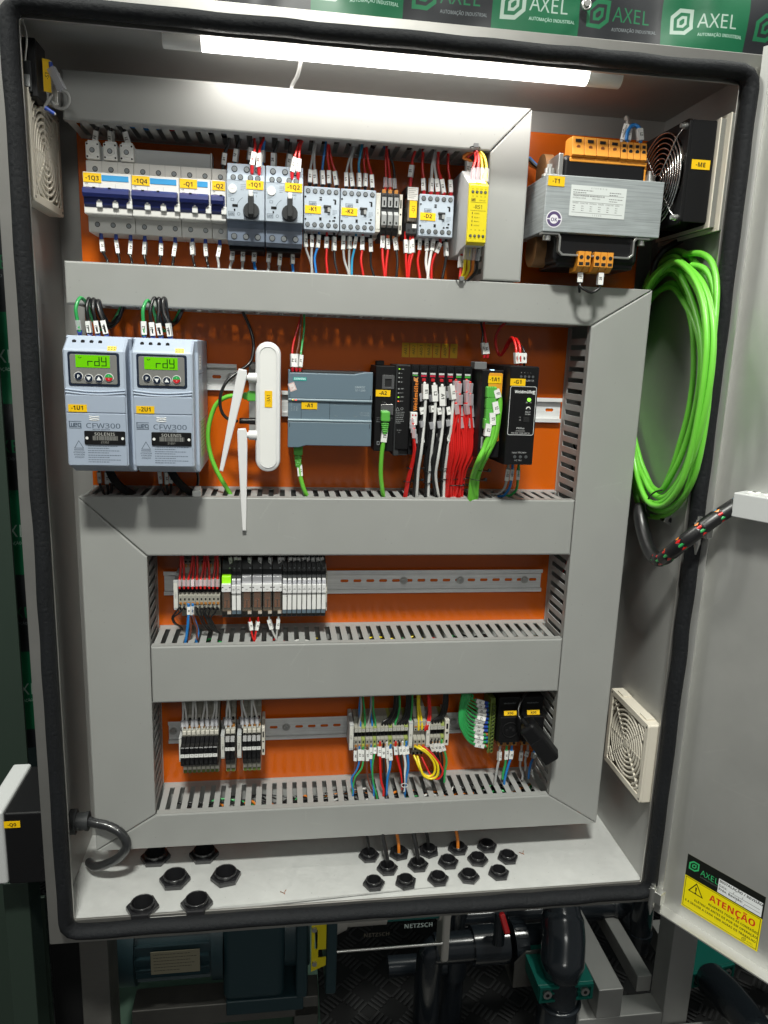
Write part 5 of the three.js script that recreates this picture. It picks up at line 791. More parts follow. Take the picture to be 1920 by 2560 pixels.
{
  const t = thing('bus_coupler', 'black remote station head with orange Weidmüller lettering and status lamps', 'bus coupler', 457, 679, 0);
  mesh(t, 'housing', [RB(-9.6, 10.4, -61, 60, 8, 64, 1), RB(-9.2, -2, -61, 60, 64, 68, 1)], M.darkGrey); mesh(t, 'face', RB(-7.6, 10.2, -52, 59, 60, 70, 1), M.black);
  ink(t, 'print', -.6, 8, 70.1, 17, 104, (c) => { ['PWR', 'SF', 'BF', 'MT'].forEach((q, k) => text(c, q, 6, 5.4 + k * 5.6, 2, '#b9bcbd')); ['LINK1', 'ACT1', 'LINK2', 'ACT2'].forEach((q, k) => text(c, q, 6, 31 + k * 5.4, 1.9, '#b9bcbd')); scribble(c, 1, 62, 12, 7, 2.4, '#b0b3b4', 1); c.strokeStyle = '#b0b3b4'; c.lineWidth = .4; c.beginPath(); c.moveTo(3, 56); c.lineTo(5.6, 60); c.lineTo(.6, 60); c.closePath(); c.stroke(); c.beginPath(); c.arc(9, 57.6, 1.6, 0, 7); c.stroke(); text(c, 'Service', 3, 86, 2, '#b0b3b4'); text(c, '3.3', 5, 89, 2, '#b0b3b4'); });
  [[54.4, 'g'], [48.8, ''], [43.2, ''], [37.6, ''], [28.4, ''], [23, ''], [17.6, 'g'], [12.2, 'r']].forEach(([y, k]) => mesh(t, 'status_lamp', RB(-6.6, -4.4, y - .7, y + .7, 69.8, 70.5, .2), k === 'g' ? std(.2, .6, .02, .3, 0, { emissive: new THREE.Color(.25, .6, .02) }) : k ? std(.7, .1, .04, .3, 0, { emissive: new THREE.Color(.7, .12, .04) }) : M.grey));
  const lp = at('R8', 375, 655, 72).sub(V(457, 679, 0));
  mesh(t, 'name_strip', RB(lp.x - 4.6, lp.x + 4.8, lp.y - 24, lp.y + 24, 70, 73, .8), M.blackSat);
  ink(t, 'lettering', lp.x + .2, lp.y, 73.1, 9, 46, (c, W, h) => { c.translate(W / 2, h); c.rotate(-Math.PI / 2); text(c, 'Weidmüller', 1, .3, 7.2, '#e8862a', 'left', 'bold'); c.strokeStyle = '#e8a05c'; c.lineWidth = 1; for (const s of [-1, 1]) { c.beginPath(); c.moveTo(40, s * .6); c.lineTo(44, s * .6); c.moveTo(40, s * 2); c.lineTo(45, s * 2.6); c.stroke(); } }, { ppm: 9 });
  const edges = [347, 415, 487, 558, 628, 697, 765, 838].map((a, i) => at('R8', a, 435 + i, 66).x);
  const cap = ['g', 'r', 'r', 'r', 'r', 'g', 'g'], names = ['feed', 'first analogue', 'second analogue', 'third analogue', 'fourth analogue', 'digital input', 'digital output'];
  for (let i = 0; i < 7; i++) {
    const x0 = edges[i], w = edges[i + 1] - x0, s = thing('io_module', `slim black plug-in module with ${cap[i] === 'g' ? 'green' : 'red'} top marker, ${ORD[i]} from the left`, 'io module', x0, 679, 0, 'slim plug-in modules of the remote station');
    mesh(s, 'housing', RB(.2, w - .2, -60, 60.4, 8, 64, .6), M.black); mesh(s, 'connector', [RB(.8, w - .8, -48, 38, 62, 68, .8)], M.blackMat);
    card(s, 'marker', w / 2, 47.6, 64, w * .62, 6.4, (c, W, h) => { c.fillStyle = '#23262a'; c.fillRect(0, 0, W, h); c.fillStyle = '#c9cdca'; c.fillRect(0, .4, W, 2.4); c.fillStyle = cap[i] === 'g' ? '#3ea836' : '#b81434'; c.fillRect(0, 3.4, W, 2.4); }, { ppm: 6 });
    mesh(s, 'latch', RB(w * .25, w * .75, 53, 58, 63.6, 65, .4), M.blackSat); mesh(s, 'release', RB(w * .3, w * .7, 39, 43, 63.8, 67, .5), cap[i] === 'g' ? M.darkGrey : FER.R);
    for (let k = 0; k < 4; k++) mesh(s, 'wire_entry', RB(w * .2, w * .8, 25 - k * 22, 30 - k * 22, 67.8, 68.4, .2), M.hole);
  }
  // wiring of the modules
  const gp = 'wires combed down from the remote station modules', Z = 76;
  const S = (x, y) => at('R8', x, y, Z);
  const drop = (i, k, col, p, r = 1.5, o = {}) => wire(col === 'W' ? `thick white wire hanging from the ${ORD[i]} plug-in module` : col === 'K' ? `thin black wire from the ${ORD[k]} connector row of the ${ORD[i]} plug-in module` : `red wire, ${ORD[k]} from the left in the bundle of the ${ORD[i]} plug-in module`, col, p.map(([a, b], j) => at('R8', a, b, Z + (k % 3) * 2 - 10 * Math.max(0, j - p.length + 4) * .7)), r, { group: gp, ...o });
  const cols2 = [[1, [[452, 568], [458, 700], [446, 900], [424, 1120], [402, 1260], [392, 1400], [385, 1500]]], [2, [[530, 575], [538, 720], [524, 940], [500, 1180], [486, 1330], [480, 1500]]], [3, [[592, 585], [602, 760], [590, 960], [560, 1160], [540, 1300], [556, 1430], [572, 1510]]], [4, [[662, 585], [676, 700], [664, 900], [634, 1120], [612, 1290], [602, 1510]]]];
  for (const [i, p] of cols2) {
    drop(i, 2, 'W', p, 2.1, { sl: 0, clear: false, sw: 8 });
    for (let k = 0; k < 4; k++) { const off = -15 - k * 11, y0 = 640 + k * 110 + rr(-16, 16); const q = [[p[0][0] - 26, y0], [p[0][0] - 18, y0 + 60], ...p.filter((e) => e[1] > y0 + 110).map(([a, b]) => [a + off * (b > 1200 ? .55 : 1), b])]; drop(i, k, 'K', q, 1.6, { sl: 0, clear: k % 2 === 0, sw: 6 }); }
  }
  [[5, 722, 545, 706, 1250, 655], [6, 806, 545, 806, 1235, 720]].forEach(([i, x, y, xm, yj, xe]) => {
    for (let k = 0; k < 8; k++) { const f = (k - 3.5) / 3.5, y0 = y + (k % 4) * 92 + (k > 3 ? 18 : 0), sp = f * 54; const q = [[x - 6 + (k > 3 ? 16 : -14), y0], [x + sp * .4, y0 + 90], [xm + sp, Math.max(960, y0 + 160)], [xm + sp * .92 - 4, 1120], [(xm * .55 + xe * .45) + sp * .62 - 14, yj + 10], [(xm + xe) / 2 + sp * .5 - 26, yj + 110], [xe + sp * .7 - 10, 1500]]; drop(i, k, 'R', q, 2, { sl: 0, clear: true, sw: 7 }); }
  });
  for (let k = 0; k < 4; k++) drop(0, k, k === 3 ? 'K' : 'R', [[352 + k * 8, 850 + k * 40], [350 + k * 9, 930 + k * 40], [366 + k * 6, 1100], [338 + k * 8, 1240], [308 + k * 9, 1360], [284 + k * 9, 1500]], 1.5, { sl: 0, clear: true, sw: 6 });
  const plug = at('R8', 362, 845, 72); solo('two_pole_plug', 'white two-pole plug with red marks on the remote station', 'plug', [RB(plug.x - 4.6, plug.x + 4.6, plug.y - 9, plug.y + 8, 69, 77, .8)], M.white); mesh(scene.children[scene.children.length - 1], 'pin_hole', [CZ(plug.x - 2, plug.y + 4, 76.8, 77.3, 1.2, 10), CZ(plug.x + 2, plug.y + 4, 76.8, 77.3, 1.2, 10)], FER.R);
  // cable ties round the bundles
  const tie = (x, y, w, z, label, rz = 0) => { const c = at('R8', x, y, z), o = thing('cable_tie', label, 'cable tie', c.x, c.y, c.z, 'black cable ties round the module wiring'); mesh(o, 'strap', new THREE.TorusGeometry(1, .13, 6, 24).rotateX(Math.PI / 2).scale(w, 4.6, 5.6).rotateZ(rz), M.tieBlack); mesh(o, 'head', RB(w - .5, w + 3.6, -1.6, 1.6, -1, 3, .5).rotateZ(rz), M.tieBlack); };
  [[345, 1245, 6], [405, 1245, 6], [480, 1268, 6], [540, 1255, 6.4], [606, 1245, 6.4], [686, 1262, 9], [795, 1245, 9.4]].forEach(([x, y, w], i) => tie(x, y, w, 66, `black cable tie in the upper row round the ${ORD[i]} wire bundle`, -.05));
  [[318, 1350, 6], [388, 1340, 6.4], [476, 1360, 6], [540, 1348, 7], [600, 1330, 7], [672, 1330, 9], [690, 1378, 9.4], [772, 1325, 9.4], [752, 1378, 9]].forEach(([x, y, w], i) => tie(x, y, w, 62, `black cable tie in the lower row round the ${ORD[i]} wire bundle`, .05));
}
['-AAI-1', '-AAI-2', '-AAO-1', '-AAO-2', '-ADI-1', '-ADO-1', '-FN'].forEach((s, i) => {
  const p = at('R8', [299, 363, 423, 483, 547, 614, 684][i], 303 + i * 1.4, 0), g = cellBox(10.4, 20, .3, cell(10.4, 20, (c, w, h) => { c.fillStyle = '#e0ac00'; c.fillRect(0, 0, w, h); c.translate(w / 2, h / 2); c.rotate(-Math.PI / 2); text(c, s, 0, 0, 5.2, '#1c1608', 'center'); }, 6));
  solo('plate_label', `yellow label reading ${s} stuck on the orange plate`, 'label', g.translate(p.x, p.y, .35), M.print, 'yellow labels above the remote station');
});
// ---------------------------------------------------------------- network switch and power supply
{
  const t = thing('network_switch', 'black network switch with orange front tagged -1A1', 'network switch', 568, 680, 0), x0 = -13.4, x1 = 15.6;
  mesh(t, 'housing', RB(x0, x1, -58, 56.6, 8, 103, 1), M.black); mesh(t, 'front_frame', RB(x0 + .4, x1 - .4, -57, 56, 102, 105, .8), M.blackSat);
  mesh(t, 'front_label', plate(rrect(-4.6, 14, -36, 53, 2.4), 104.8, 105.4, .2), std(.75, .33, .02, .45));
  mesh(t, 'port_strip', RB(-2.6, 7.6, -36, 27, 105.2, 106.2, .4), M.darkGrey);
  card(t, 'name_tag', 3.4, 44.6, 105.5, 17.6, 9.4, yellowTag('-1A1', 6));
  mesh(t, 'supply_plug', RB(-13, 4, 56, 66, 40, 62, 1), M.midGrey); mesh(t, 'status_lamp', RB(-2, 3, 55.4, 57.2, 97, 103, .4), std(.4, .6, .9, .2, 0, { emissive: new THREE.Color(.5, .75, 1), emissiveIntensity: 1.5 }));
  mesh(t, 'blank_port', [RB(-10, -6, -46, -30, 104.6, 105.4, .3)], M.grey);
  const gp = 'green patch cables of the network switch';
  [[985, 640], [982, 728], [978, 812], [965, 892]].forEach(([a, b], i) => {
    const P0 = at('R8', a, b, 110), c = thing('patch_cable', `bright green patch cable in the ${ORD[i]} port from the top of the network switch`, 'cable', P0.x, P0.y, 110, gp);
    const mids = [[[1030, 640], [1050, 700], [1040, 860], [1010, 1010], [960, 1120], [905, 1230], [872, 1330], [860, 1500]], [[1020, 745], [1036, 820], [1016, 960], [970, 1080], [900, 1200], [860, 1300], [842, 1500]], [[1000, 840], [1004, 900], [980, 1020], [930, 1120], [884, 1210], [846, 1310], [826, 1500]], [[970, 930], [960, 985], [930, 1080], [888, 1170], [856, 1250], [832, 1330], [812, 1500]]][i];
    const pz = (k, n) => 112 - (k > n - 4 ? (k - n + 4) * 12 : 0);
    const pts = [P0, ...mids.map(([x, y], k) => at('R8', x, y, pz(k, mids.length) + i))].map((p) => p.clone().sub(V(P0.x, P0.y, 110)));
    mesh(c, 'plug', RB(-8, 6, -7.4, 7.4, -4, 6, 2), M.plugGreen); const rib = []; for (let k = 0; k < 3; k++) rib.push(B(-6 + k * 3, -4.6 + k * 3, -7.6, 7.6, 5.8, 6.4)); mesh(c, 'plug_ribs', rib, M.plugGreen);
    mesh(c, 'sheath', tube(pts, 3.5, 60, 10), M.cable);
    const s1 = new THREE.Mesh(sleeve(8, i ? 16 : 11, i), M.print); s1.name = 'marker_sleeve'; s1.castShadow = true; alongY(s1, pts[1].clone().add(V(-2.5, 4, 1)), pts[2].clone().add(V(-2.5, 2, 1))); c.add(s1);
  });
  const tp = (y, i) => { const c = at('R8', i ? 872 : 905, y, 92), o = thing('cable_tie', `black cable tie round the green patch cables, ${i ? 'lower' : 'upper'} one`, 'cable tie', c.x, c.y, c.z); mesh(o, 'strap', new THREE.TorusGeometry(1, .1, 6, 24).rotateX(Math.PI / 2).scale(9.5, 5, 9).rotateZ(-.1), M.tieBlack); mesh(o, 'head', RB(8.6, 12.4, -2, 2, -1, 4, .5), M.tieBlack); };
  tp(1262, 0); tp(1335, 1);
  wires('R8', 'feeding the network switch plug', 'switch supply wires', 48, 44, [['K', 928, 342, 912, 240, 914, 170, 905, 95], ['R', 955, 342, 942, 240, 932, 170, 925, 95]], { r: 1.5, sw: 5, tail: 8, fer: 'R', head: 4 });
}
{
  const t = thing('power_supply', 'black power supply with white frame print and green lamp tagged -G1', 'power supply', 604, 679, 0);
  mesh(t, 'housing', [prof([[8, -66], [118, -63.4], [125, -62], [125, 62.5], [122, 64], [8, 64.4]], -18.4, 19.6, .8)], M.black);
  mesh(t, 'side_vents', Array.from({ length: 12 }, (_, k) => B(-18.6, -18.2, -46 + k * 8, -43 + k * 8, 30, 100)), M.blackMat);
  const s = []; for (let k = 0; k < 4; k++) s.push([-4 + k * 5.2, 51]); screws(t, s, 125.1, 2); screws(t, [[-14 + 0, -52], [-6.4, -52], [1.2, -52]].map(([x, y]) => [x + 9, y]), 125.1, 2.6);
  ink(t, 'front_print', .6, 0, 125.2, 37, 124, (c, W, h) => { text(c, '+    +    -    -', 20, 5.4, 2.8, '#d5d7d8', 'center'); text(c, 'Output 24V⎓5A', 22, 15.4, 2.8, '#c9cbcc', 'center'); wide(c, 'Weidmüller', 7, 31, 4.8, '#eceeee', .98, 'left', 'bold'); c.strokeStyle = '#e4e6e6'; c.lineWidth = .6; c.beginPath(); c.roundRect(1.2, 23.5, 34.4, 62, 2.4); c.stroke(); c.lineWidth = .8; for (const k of [-1, 1]) { c.beginPath(); c.moveTo(31, 31 + k * .7); c.lineTo(34, 31 + k * .7); c.moveTo(31, 31 + k * 1.9); c.lineTo(34.4, 31 + k * 2); c.stroke(); } text(c, 'DC OK', 26.4, 44, 2.6, '#d5d7d8', 'center'); text(c, 'Adjust', 26.4, 56, 2.5, '#d5d7d8', 'center'); text(c, '22-28V', 26.4, 59, 2.5, '#d5d7d8', 'center'); text(c, '13', 15, 63, 2.2, '#ccc'); text(c, '14', 15, 66.6, 2.2, '#ccc'); text(c, 'PRObas', 18, 77, 3.2, '#d5d7d8', 'center'); text(c, '2838440000', 18, 80.6, 2.3, '#bbb', 'center'); text(c, 'PRO BAS 120W 24V 5A', 18.4, 83.6, 2.5, '#ccc', 'center'); text(c, 'Input 100-240V~', 19, 108, 2.8, '#b9bbbc', 'center'); text(c, 'L(+)   N(-)   ⏚', 19, 119, 2.4, '#b9bbbc', 'center'); }, { ppm: 8 });
  mesh(t, 'status_lamp', CZ(8.6, 22, 125, 127, 2.3, 18), std(.2, .7, .05, .3, 0, { emissive: new THREE.Color(.3, .9, .08), emissiveIntensity: 1.2 }));
  mesh(t, 'adjuster', [new THREE.TorusGeometry(2.6, .7, 6, 20, Math.PI).translate(8.6, 10, 125.4)], M.white); mesh(t, 'adjuster_well', CZ(8.6, 9.4, 125, 125.4, 2.4, 16), M.hole); mesh(t, 'dip_switch', RB(3, 11, -7, 0, 124.8, 125.8, .3), M.hole);
  card(t, 'name_tag', -7.8, 43.8, 125.2, 20, 9, yellowTag('-G1', 6), { rz: 0 });
  const gp = 'power supply output wires';
  [[1185, 1178], [1215, 1205], [1246, 1232]].forEach(([a], i) => { if (i < 2) wire(`red wire arching out of the top of power supply -G1, ${ORD[i]} from the left`, 'R', loopTo('R8', [[a, 425, 84], [a, 412, 88], [a - 2, 322, 88], [a - 6, 270, 84], [a - 34 - i * 4, 205 + i * 8, 70], [1118 + i * 14, 235 + i * 8, 56], [1080 + i * 10, 310, 44], [1050 + i * 8, 346, 38], [1030, 310, 34], [1018, 210, 34], [1050, 130, 40], [1090, 90, 46]]), 1.9, { sl: 1, group: gp, sw: 6 }); else wire('short sleeved wire end at the right of the power supply outputs', 'K', loopTo('R8', [[a, 425, 84], [a, 412, 88], [a, 322, 88], [a - 10, 290, 84], [a - 30, 270, 76]]), 1.6, { sl: 1, group: gp, sw: 6 }); });
  wires('R8', 'under the power supply', 'power supply input wires', 84, 48, [['L', 1118, 1250, 1106, 1340, 1085, 1410, 1040, 1450, 1000, 1455], ['B', 1152, 1248, 1144, 1338, 1126, 1410, 1080, 1465, 1030, 1475], ['G', 1200, 1250, 1196, 1338, 1180, 1420, 1130, 1465, 1070, 1475]], { r: 1.9, sw: 5.4, tail: 8 });
}

// ---------------------------------------------------------------- hook-up wires of the top row
wires('R2', 'under the white breakers', 'wires under the white breakers', 42, 54, [['K', 304, 1155, 325, 1290, 345, 1340, 362, 1380], ['K', 458, 1165, 476, 1300, 488, 1350, 500, 1390], ['K', 608, 1175, 600, 1306, 612, 1360, 626, 1395], ['K', 757, 1182, 752, 1316, 760, 1370, 768, 1405], ['K', 921, 1194, 920, 1330, 914, 1380, 912, 1410], ['K', 1070, 1192, 1052, 1336, 1046, 1390, 1044, 1416], ['K', 1250, 1184, 1252, 1320, 1262, 1390, 1270, 1425], ['K', 1384, 1198, 1391, 1336, 1402, 1400, 1408, 1432], ['L', 1534, 1218, 1510, 1342, 1518, 1400, 1524, 1440]], { r: 1.7, fer: 'B', head: 10, sw: 5 });
[[1, 234, 158, 255, 28, 268, -10], [2, 412, 172, 402, 28, 400, -20], [3, 585, 182, 545, 32, 535, -10]].forEach(([n, a, b, c, d, e, f]) => wire(`grey sleeved wire into the ${['', 'leftmost', 'middle', 'rightmost'][n]} white feed terminal`, 'K', [at('R2', a + 2, b + 14, 46), at('R2', a, b, 46), at('R2', c, d, 52), at('R2', e, f, 56), at('R2', e + 5, f - 40, 56)], 2, { sl: 1, sw: 6.4, group: 'feed wires above the breakers' }));
wires('R3', 'at the back above the rotary-knob breakers', 'rear wires above the motor breakers', 44, 52, [['K', 82, 432, 104, 280, 146, 180, 156, 70], ['K', 220, 392, 240, 240, 266, 150, 284, 70], ['K', 382, 372, 402, 220, 416, 130, 424, 70], ['B', 530, 402, 542, 250, 562, 150, 580, 66], ['K', 664, 440, 668, 292, 694, 210, 722, 96], ['K', 830, 452, 848, 300, 858, 210, 864, 100]], { r: 2.1, sw: 6 });
wires('R3', 'at the front above the rotary-knob breakers', 'red control wires above the motor breakers', 82, 54, [['R', 414, 442, 440, 284, 448, 190, 432, 70], ['R', 497, 460, 500, 300, 512, 220, 560, 70], ['R', 876, 512, 904, 350, 948, 200, 1000, 104], ['R', 946, 522, 956, 355, 978, 200, 1012, 104]], { r: 1.7, fer: 'R', sw: 5.6, head: 8 });
wires('R3', 'below the rotary-knob breakers', 'wires below the motor breakers', 42, 54, [['L', 192, 1388, 186, 1532, 172, 1580, 162, 1620], ['L', 312, 1392, 308, 1542, 302, 1590, 298, 1625], ['B', 442, 1404, 441, 1548, 450, 1600, 460, 1630], ['L', 612, 1410, 606, 1556, 604, 1610, 602, 1640], ['L', 737, 1428, 731, 1582, 730, 1625, 728, 1650], ['B', 880, 1430, 881, 1580, 883, 1630, 884, 1665]], { r: 1.8, sw: 5.4, head: 10 });
wires('R3', 'above contactor -K1', 'wires above the contactors', 54, 52, [['L', 1081, 636, 1088, 470, 1108, 340, 1142, 130], ['L', 1150, 646, 1138, 480, 1128, 340, 1150, 130], ['B', 1228, 650, 1226, 492, 1236, 350, 1272, 140], ['R', 1302, 642, 1306, 486, 1290, 340, 1288, 140], ['R', 1388, 660, 1370, 500, 1328, 380, 1302, 140]], { fer: 'K', sw: 5 });
wires('R3', 'below contactor -K1', 'wires below the contactors', 50, 54, [['L', 1028, 1216, 1032, 1372, 1086, 1550, 1112, 1660], ['L', 1106, 1228, 1104, 1382, 1100, 1500, 1108, 1660], ['B', 1186, 1230, 1166, 1382, 1136, 1500, 1150, 1680], ['R', 1276, 1244, 1276, 1396, 1266, 1520, 1286, 1686], ['K', 1360, 1258, 1362, 1412, 1372, 1560, 1400, 1690]], { sw: 5 });
wires('R4', 'above contactor -K2', 'wires above the contactors', 54, 52, [['L', -62, 640, -60, 485, -40, 380, 16, 190], ['L', 8, 640, -4, 490, -14, 380, 26, 190], ['C', 76, 642, 78, 494, 78, 400, 104, 200], ['R', 145, 642, 145, 494, 132, 380, 142, 170], ['R', 222, 652, 214, 510, 186, 390, 152, 170]], { fer: 'K', sw: 5 });
wires('R4', 'below contactor -K2', 'wires below the contactors', 50, 54, [['L', -96, 1175, -94, 1325, -78, 1450, -30, 1610], ['L', -28, 1178, -30, 1326, -36, 1450, -28, 1610], ['C', 44, 1180, 26, 1324, 0, 1440, 0, 1606], ['R', 118, 1184, 110, 1330, 94, 1450, 124, 1614], ['K', 206, 1206, 206, 1352, 206, 1490, 236, 1616]], { sw: 5 });
wires('R4', 'above the grey fuse terminals', 'wires at the fuse terminals', 52, 52, [['R', 364, 655, 370, 532, 368, 400, 374, 262], ['R', 416, 656, 413, 540, 396, 400, 382, 262], ['K', 468, 666, 464, 545, 444, 400, 404, 282]], { clear: true, sw: 5, head: 9 });
wires('R4', 'below the grey fuse terminals', 'wires at the fuse terminals', 48, 54, [['R', 336, 1178, 330, 1314, 336, 1450, 356, 1620], ['R', 386, 1200, 391, 1332, 378, 1460, 370, 1620], ['K', 470, 1196, 486, 1338, 490, 1460, 484, 1620]], { r: 1.8, sw: 5.4, head: 9 });
wires('R4', 'above the slim relay -D1', 'wires at the slim relay', 50, 54, [['R', 640, 548, 655, 396, 660, 330, 690, 250]], { fer: 'R', r: 1.8, sw: 6.4, head: 10 });
wires('R4', 'below the slim relay -D1', 'wires at the slim relay', 52, 54, [['R', 580, 1218, 588, 1366, 586, 1480, 600, 1634], ['R', 634, 1222, 632, 1374, 612, 1470, 610, 1634], ['R', 664, 1216, 664, 1360, 634, 1480, 618, 1634]], { sw: 5, head: 9 });
wires('R4', 'above contactor -D2', 'wires above the contactors', 54, 54, [['R', 785, 692, 778, 545, 770, 420, 768, 280], ['W', 862, 696, 866, 550, 880, 400, 906, 260], ['W', 936, 700, 922, 552, 900, 400, 914, 270], ['R', 1002, 706, 974, 566, 942, 430, 946, 250], ['R', 1080, 706, 1068, 566, 1052, 440, 1050, 270]], { fer: 'R', r: 1.9, sw: 5.4 });
wires('R4', 'below contactor -D2', 'wires below the contactors', 50, 54, [['R', 742, 1200, 736, 1336, 716, 1450, 738, 1644], ['W', 816, 1206, 816, 1342, 810, 1480, 832, 1648], ['W', 888, 1210, 866, 1346, 840, 1480, 826, 1650], ['R', 962, 1250, 912, 1366, 872, 1480, 868, 1656], ['K', 1026, 1250, 1026, 1396, 1012, 1520, 990, 1660]], { r: 1.9, sw: 5.4 });
wires('R4', 'above the yellow safety relay', 'wires at the yellow safety relay', 96, 78, [['R', 1312, 588, 1326, 430, 1350, 330, 1342, 240], ['R', 1362, 590, 1376, 436, 1386, 330, 1360, 240], ['Y', 1412, 594, 1420, 440, 1410, 320, 1372, 236], ['Y', 1460, 596, 1468, 440, 1448, 320, 1384, 232]], { clear: true, r: 2, sw: 5.6, head: 8, tail: 3 });
wires('R4', 'behind the yellow safety relay, looped at the top', 'rear wires at the yellow safety relay', 60, 72, [['R', 1262, 516, 1262, 356, 1270, 320, 1336, 244], ['O', 1310, 520, 1304, 370, 1215, 318, 1330, 236]], { r: 2, sw: 6, head: 8, tail: 2 });
wires('R4', 'below the yellow safety relay', 'wires at the yellow safety relay', 96, 80, [['Y', 1250, 1290, 1236, 1430, 1228, 1560, 1196, 1660], ['Y', 1292, 1294, 1276, 1442, 1262, 1560, 1206, 1670], ['O', 1338, 1300, 1322, 1450, 1304, 1570, 1220, 1690], ['K', 1382, 1306, 1366, 1452, 1350, 1570, 1236, 1690]], { clear: true, r: 2, sw: 5.6, head: 8, tail: 2 });
wires('R4', 'behind the yellow safety relay at the bottom left', 'rear wires at the yellow safety relay', 70, 74, [['R', 1196, 1395, 1190, 1530, 1188, 1590, 1180, 1640]], { r: 2, sw: 7, tail: 2 });
for (const [a, b, w] of [[1342, 215, 'top'], [1186, 1660, 'bottom']]) { const c = at('R4', a, b, 82), o = thing('cable_tie', `dark cable tie round the safety relay wires at the ${w}`, 'cable tie', c.x, c.y, c.z); mesh(o, 'strap', new THREE.TorusGeometry(1, .14, 6, 20).rotateX(Math.PI / 2).scale(6, 5, 6), M.tieBlack); mesh(o, 'head', RB(-3, 3, -1.6, 4, 3, 7, .6), M.midGrey); }
// transformer jumpers
wire('black jumper between the two lower transformer terminals', 'K', [at('R5', 508, 1232, 108), at('R5', 505, 1245, 108), at('R5', 503, 1325, 108), at('R5', 506, 1350, 110), at('R5', 540, 1375, 112), at('R5', 590, 1395, 112), at('R5', 640, 1370, 112), at('R5', 652, 1340, 110), at('R5', 658, 1250, 108), at('R5', 660, 1232, 108)], 1.9, { sl: 1, sw: 7 });
wire('short black wire end at the left lower transformer terminal', 'K', [at('R5', 500, 1300, 104), at('R5', 498, 1340, 104), at('R5', 500, 1390, 104)], 1.8, {});
{ const a = at('R5', 655, 1250, 112), b = at('R5', 650, 1340, 112); solo('marker_sleeve', 'white marker sleeve on the right end of the transformer jumper', 'marker', (() => { const g = sleeve(7, a.distanceTo(b), 4).clone(); g.userData.fin = 1; g.userData.keepUV = 1; g.translate((a.x + b.x) / 2 * MM, (a.y + b.y) / 2 * MM, 112 * MM); return g; })(), M.print); }
wires('R5', 'on top of the transformer at the right', 'wires on the transformer top', 100, 70, [['L', 812, 282, 852, 150, 862, 120, 850, 100], ['B', 852, 275, 870, 190, 905, 155, 940, 190]], { r: 2.4, sw: 7, tail: -2 });
wire('bright blue wire bridging the right transformer terminals', 'B', [at('R5', 848, 262, 108), at('R5', 856, 210, 106), at('R5', 880, 168, 104), at('R5', 912, 158, 104), at('R5', 940, 178, 106), at('R5', 952, 280, 108)], 2.4, { sl: 4, sw: 7.4 });
wires('R5', 'left of the transformer, running to the duct', 'wires left of the transformer', 30, 20, [['B', 240, 500, 180, 450, 130, 400], ['O', 240, 520, 180, 480, 120, 440], ['K', 235, 505, 175, 458, 125, 412]], { plain: true, r: 2, tail: 0, head: 0 });

// ---------------------------------------------------------------- third row: terminals and relays
endClamp('light grey marker carrier XDI-1 left of the small terminals', 153, 159, 398, 440, 20, 56, M.lightGrey, '+XDI-1');
for (let k = 0; k < 10; k++) {
  const t = thing('terminal_block', `narrow grey and orange terminal block, ${ORD[k]} from the left in the third row`, 'terminal block', 159.6 + k * 5.58, 420, 0, 'narrow terminal blocks in the third row'), w = 5.4;
  mesh(t, 'body', prof([[7, -42], [24, -42], [28, -30], [50, -26], [55, -22], [55, -2], [46, 1], [46, 8], [53, 10], [53, 22], [38, 25], [34, 44], [24, 46], [20, 60], [7, 60]], 0, w, .3), M.termGrey);
  mesh(t, 'release', [RB(.8, w - .8, -14.6, -11, 54.4, 56, .3), RB(.8, w - .8, 14, 17.4, 52.4, 54, .3), RB(.8, w - .8, 33, 38, 30, 37, .4)], M.termOrange);
  mesh(t, 'test_hole', [RB(1.6, w - 1.6, -8.6, -5.4, 54.7, 55.3, .2), RB(1.8, w - 1.8, 18.6, 20, 52.8, 53.3, .2), CZ(w / 2, 41, 33, 36, 1.4, 10)], M.hole); mesh(t, 'entry', CZ(w / 2, -21, 54, 55.3, 1.9, 12), M.hole);
  mesh(t, 'bridge', RB(.2, w, 1.4, 7.6, 44, 49, .4), M.black);
}
wires('B1', 'above the narrow terminal blocks', 'red wires above the narrow terminal blocks', 58, 46, [[295, 305], [331, 322], [367, 400], [402, 412], [438, 438], [470, 500], [504, 514], [541, 532], [573, 592], [608, 610]].map(([b, t]) => ['R', b, 290, b + 1, 228, (b + t) / 2 + 4, 140, t, 40]), { r: 1.6, clear: true, sw: 4.8, head: 2, tail: 14 });
wires('B1', 'under the narrow terminal blocks, with white marker', 'marked wires under the narrow terminal blocks', 60, 58, [['B', 369, 446, 370, 524, 366, 600, 352, 690, 345, 770], ['B', 405, 446, 406, 522, 430, 590, 448, 670, 436, 745]], { r: 2, sw: 5, head: 2, tail: 8 });
wires('B1', 'from the left marker sleeve under the narrow terminal blocks', 'brown wires under the narrow terminal blocks', 61, 57, [['N', 372, 526, 386, 590, 384, 660, 372, 740], ['N', 410, 526, 420, 580, 436, 630, 446, 680]], { plain: true, r: 1.6, head: 0, tail: 8 });
[[298, 262, 240], [332, 300, 250], [428, 440, 470], [462, 470, 490], [500, 490, 520], [535, 508, 530], [570, 540, 545], [604, 590, 560]].forEach(([x, m, e], i) => wire(`black wire loop under the narrow terminal blocks, ${ORD[i]} from the left`, 'K', [at('B1', x, 436, 58), at('B1', x, 452, 60), at('B1', m, 500, 62), at('B1', e - 6, 545, 62), at('B1', e + (i < 2 ? 10 : 14), 590, 58), at('B1', e + (i < 2 ? 50 : 40), 612 + i * 4, 50), at('B1', e + 70, 640 + i * 5, 44)], 1.2, { group: 'black loops under the narrow terminal blocks' }));
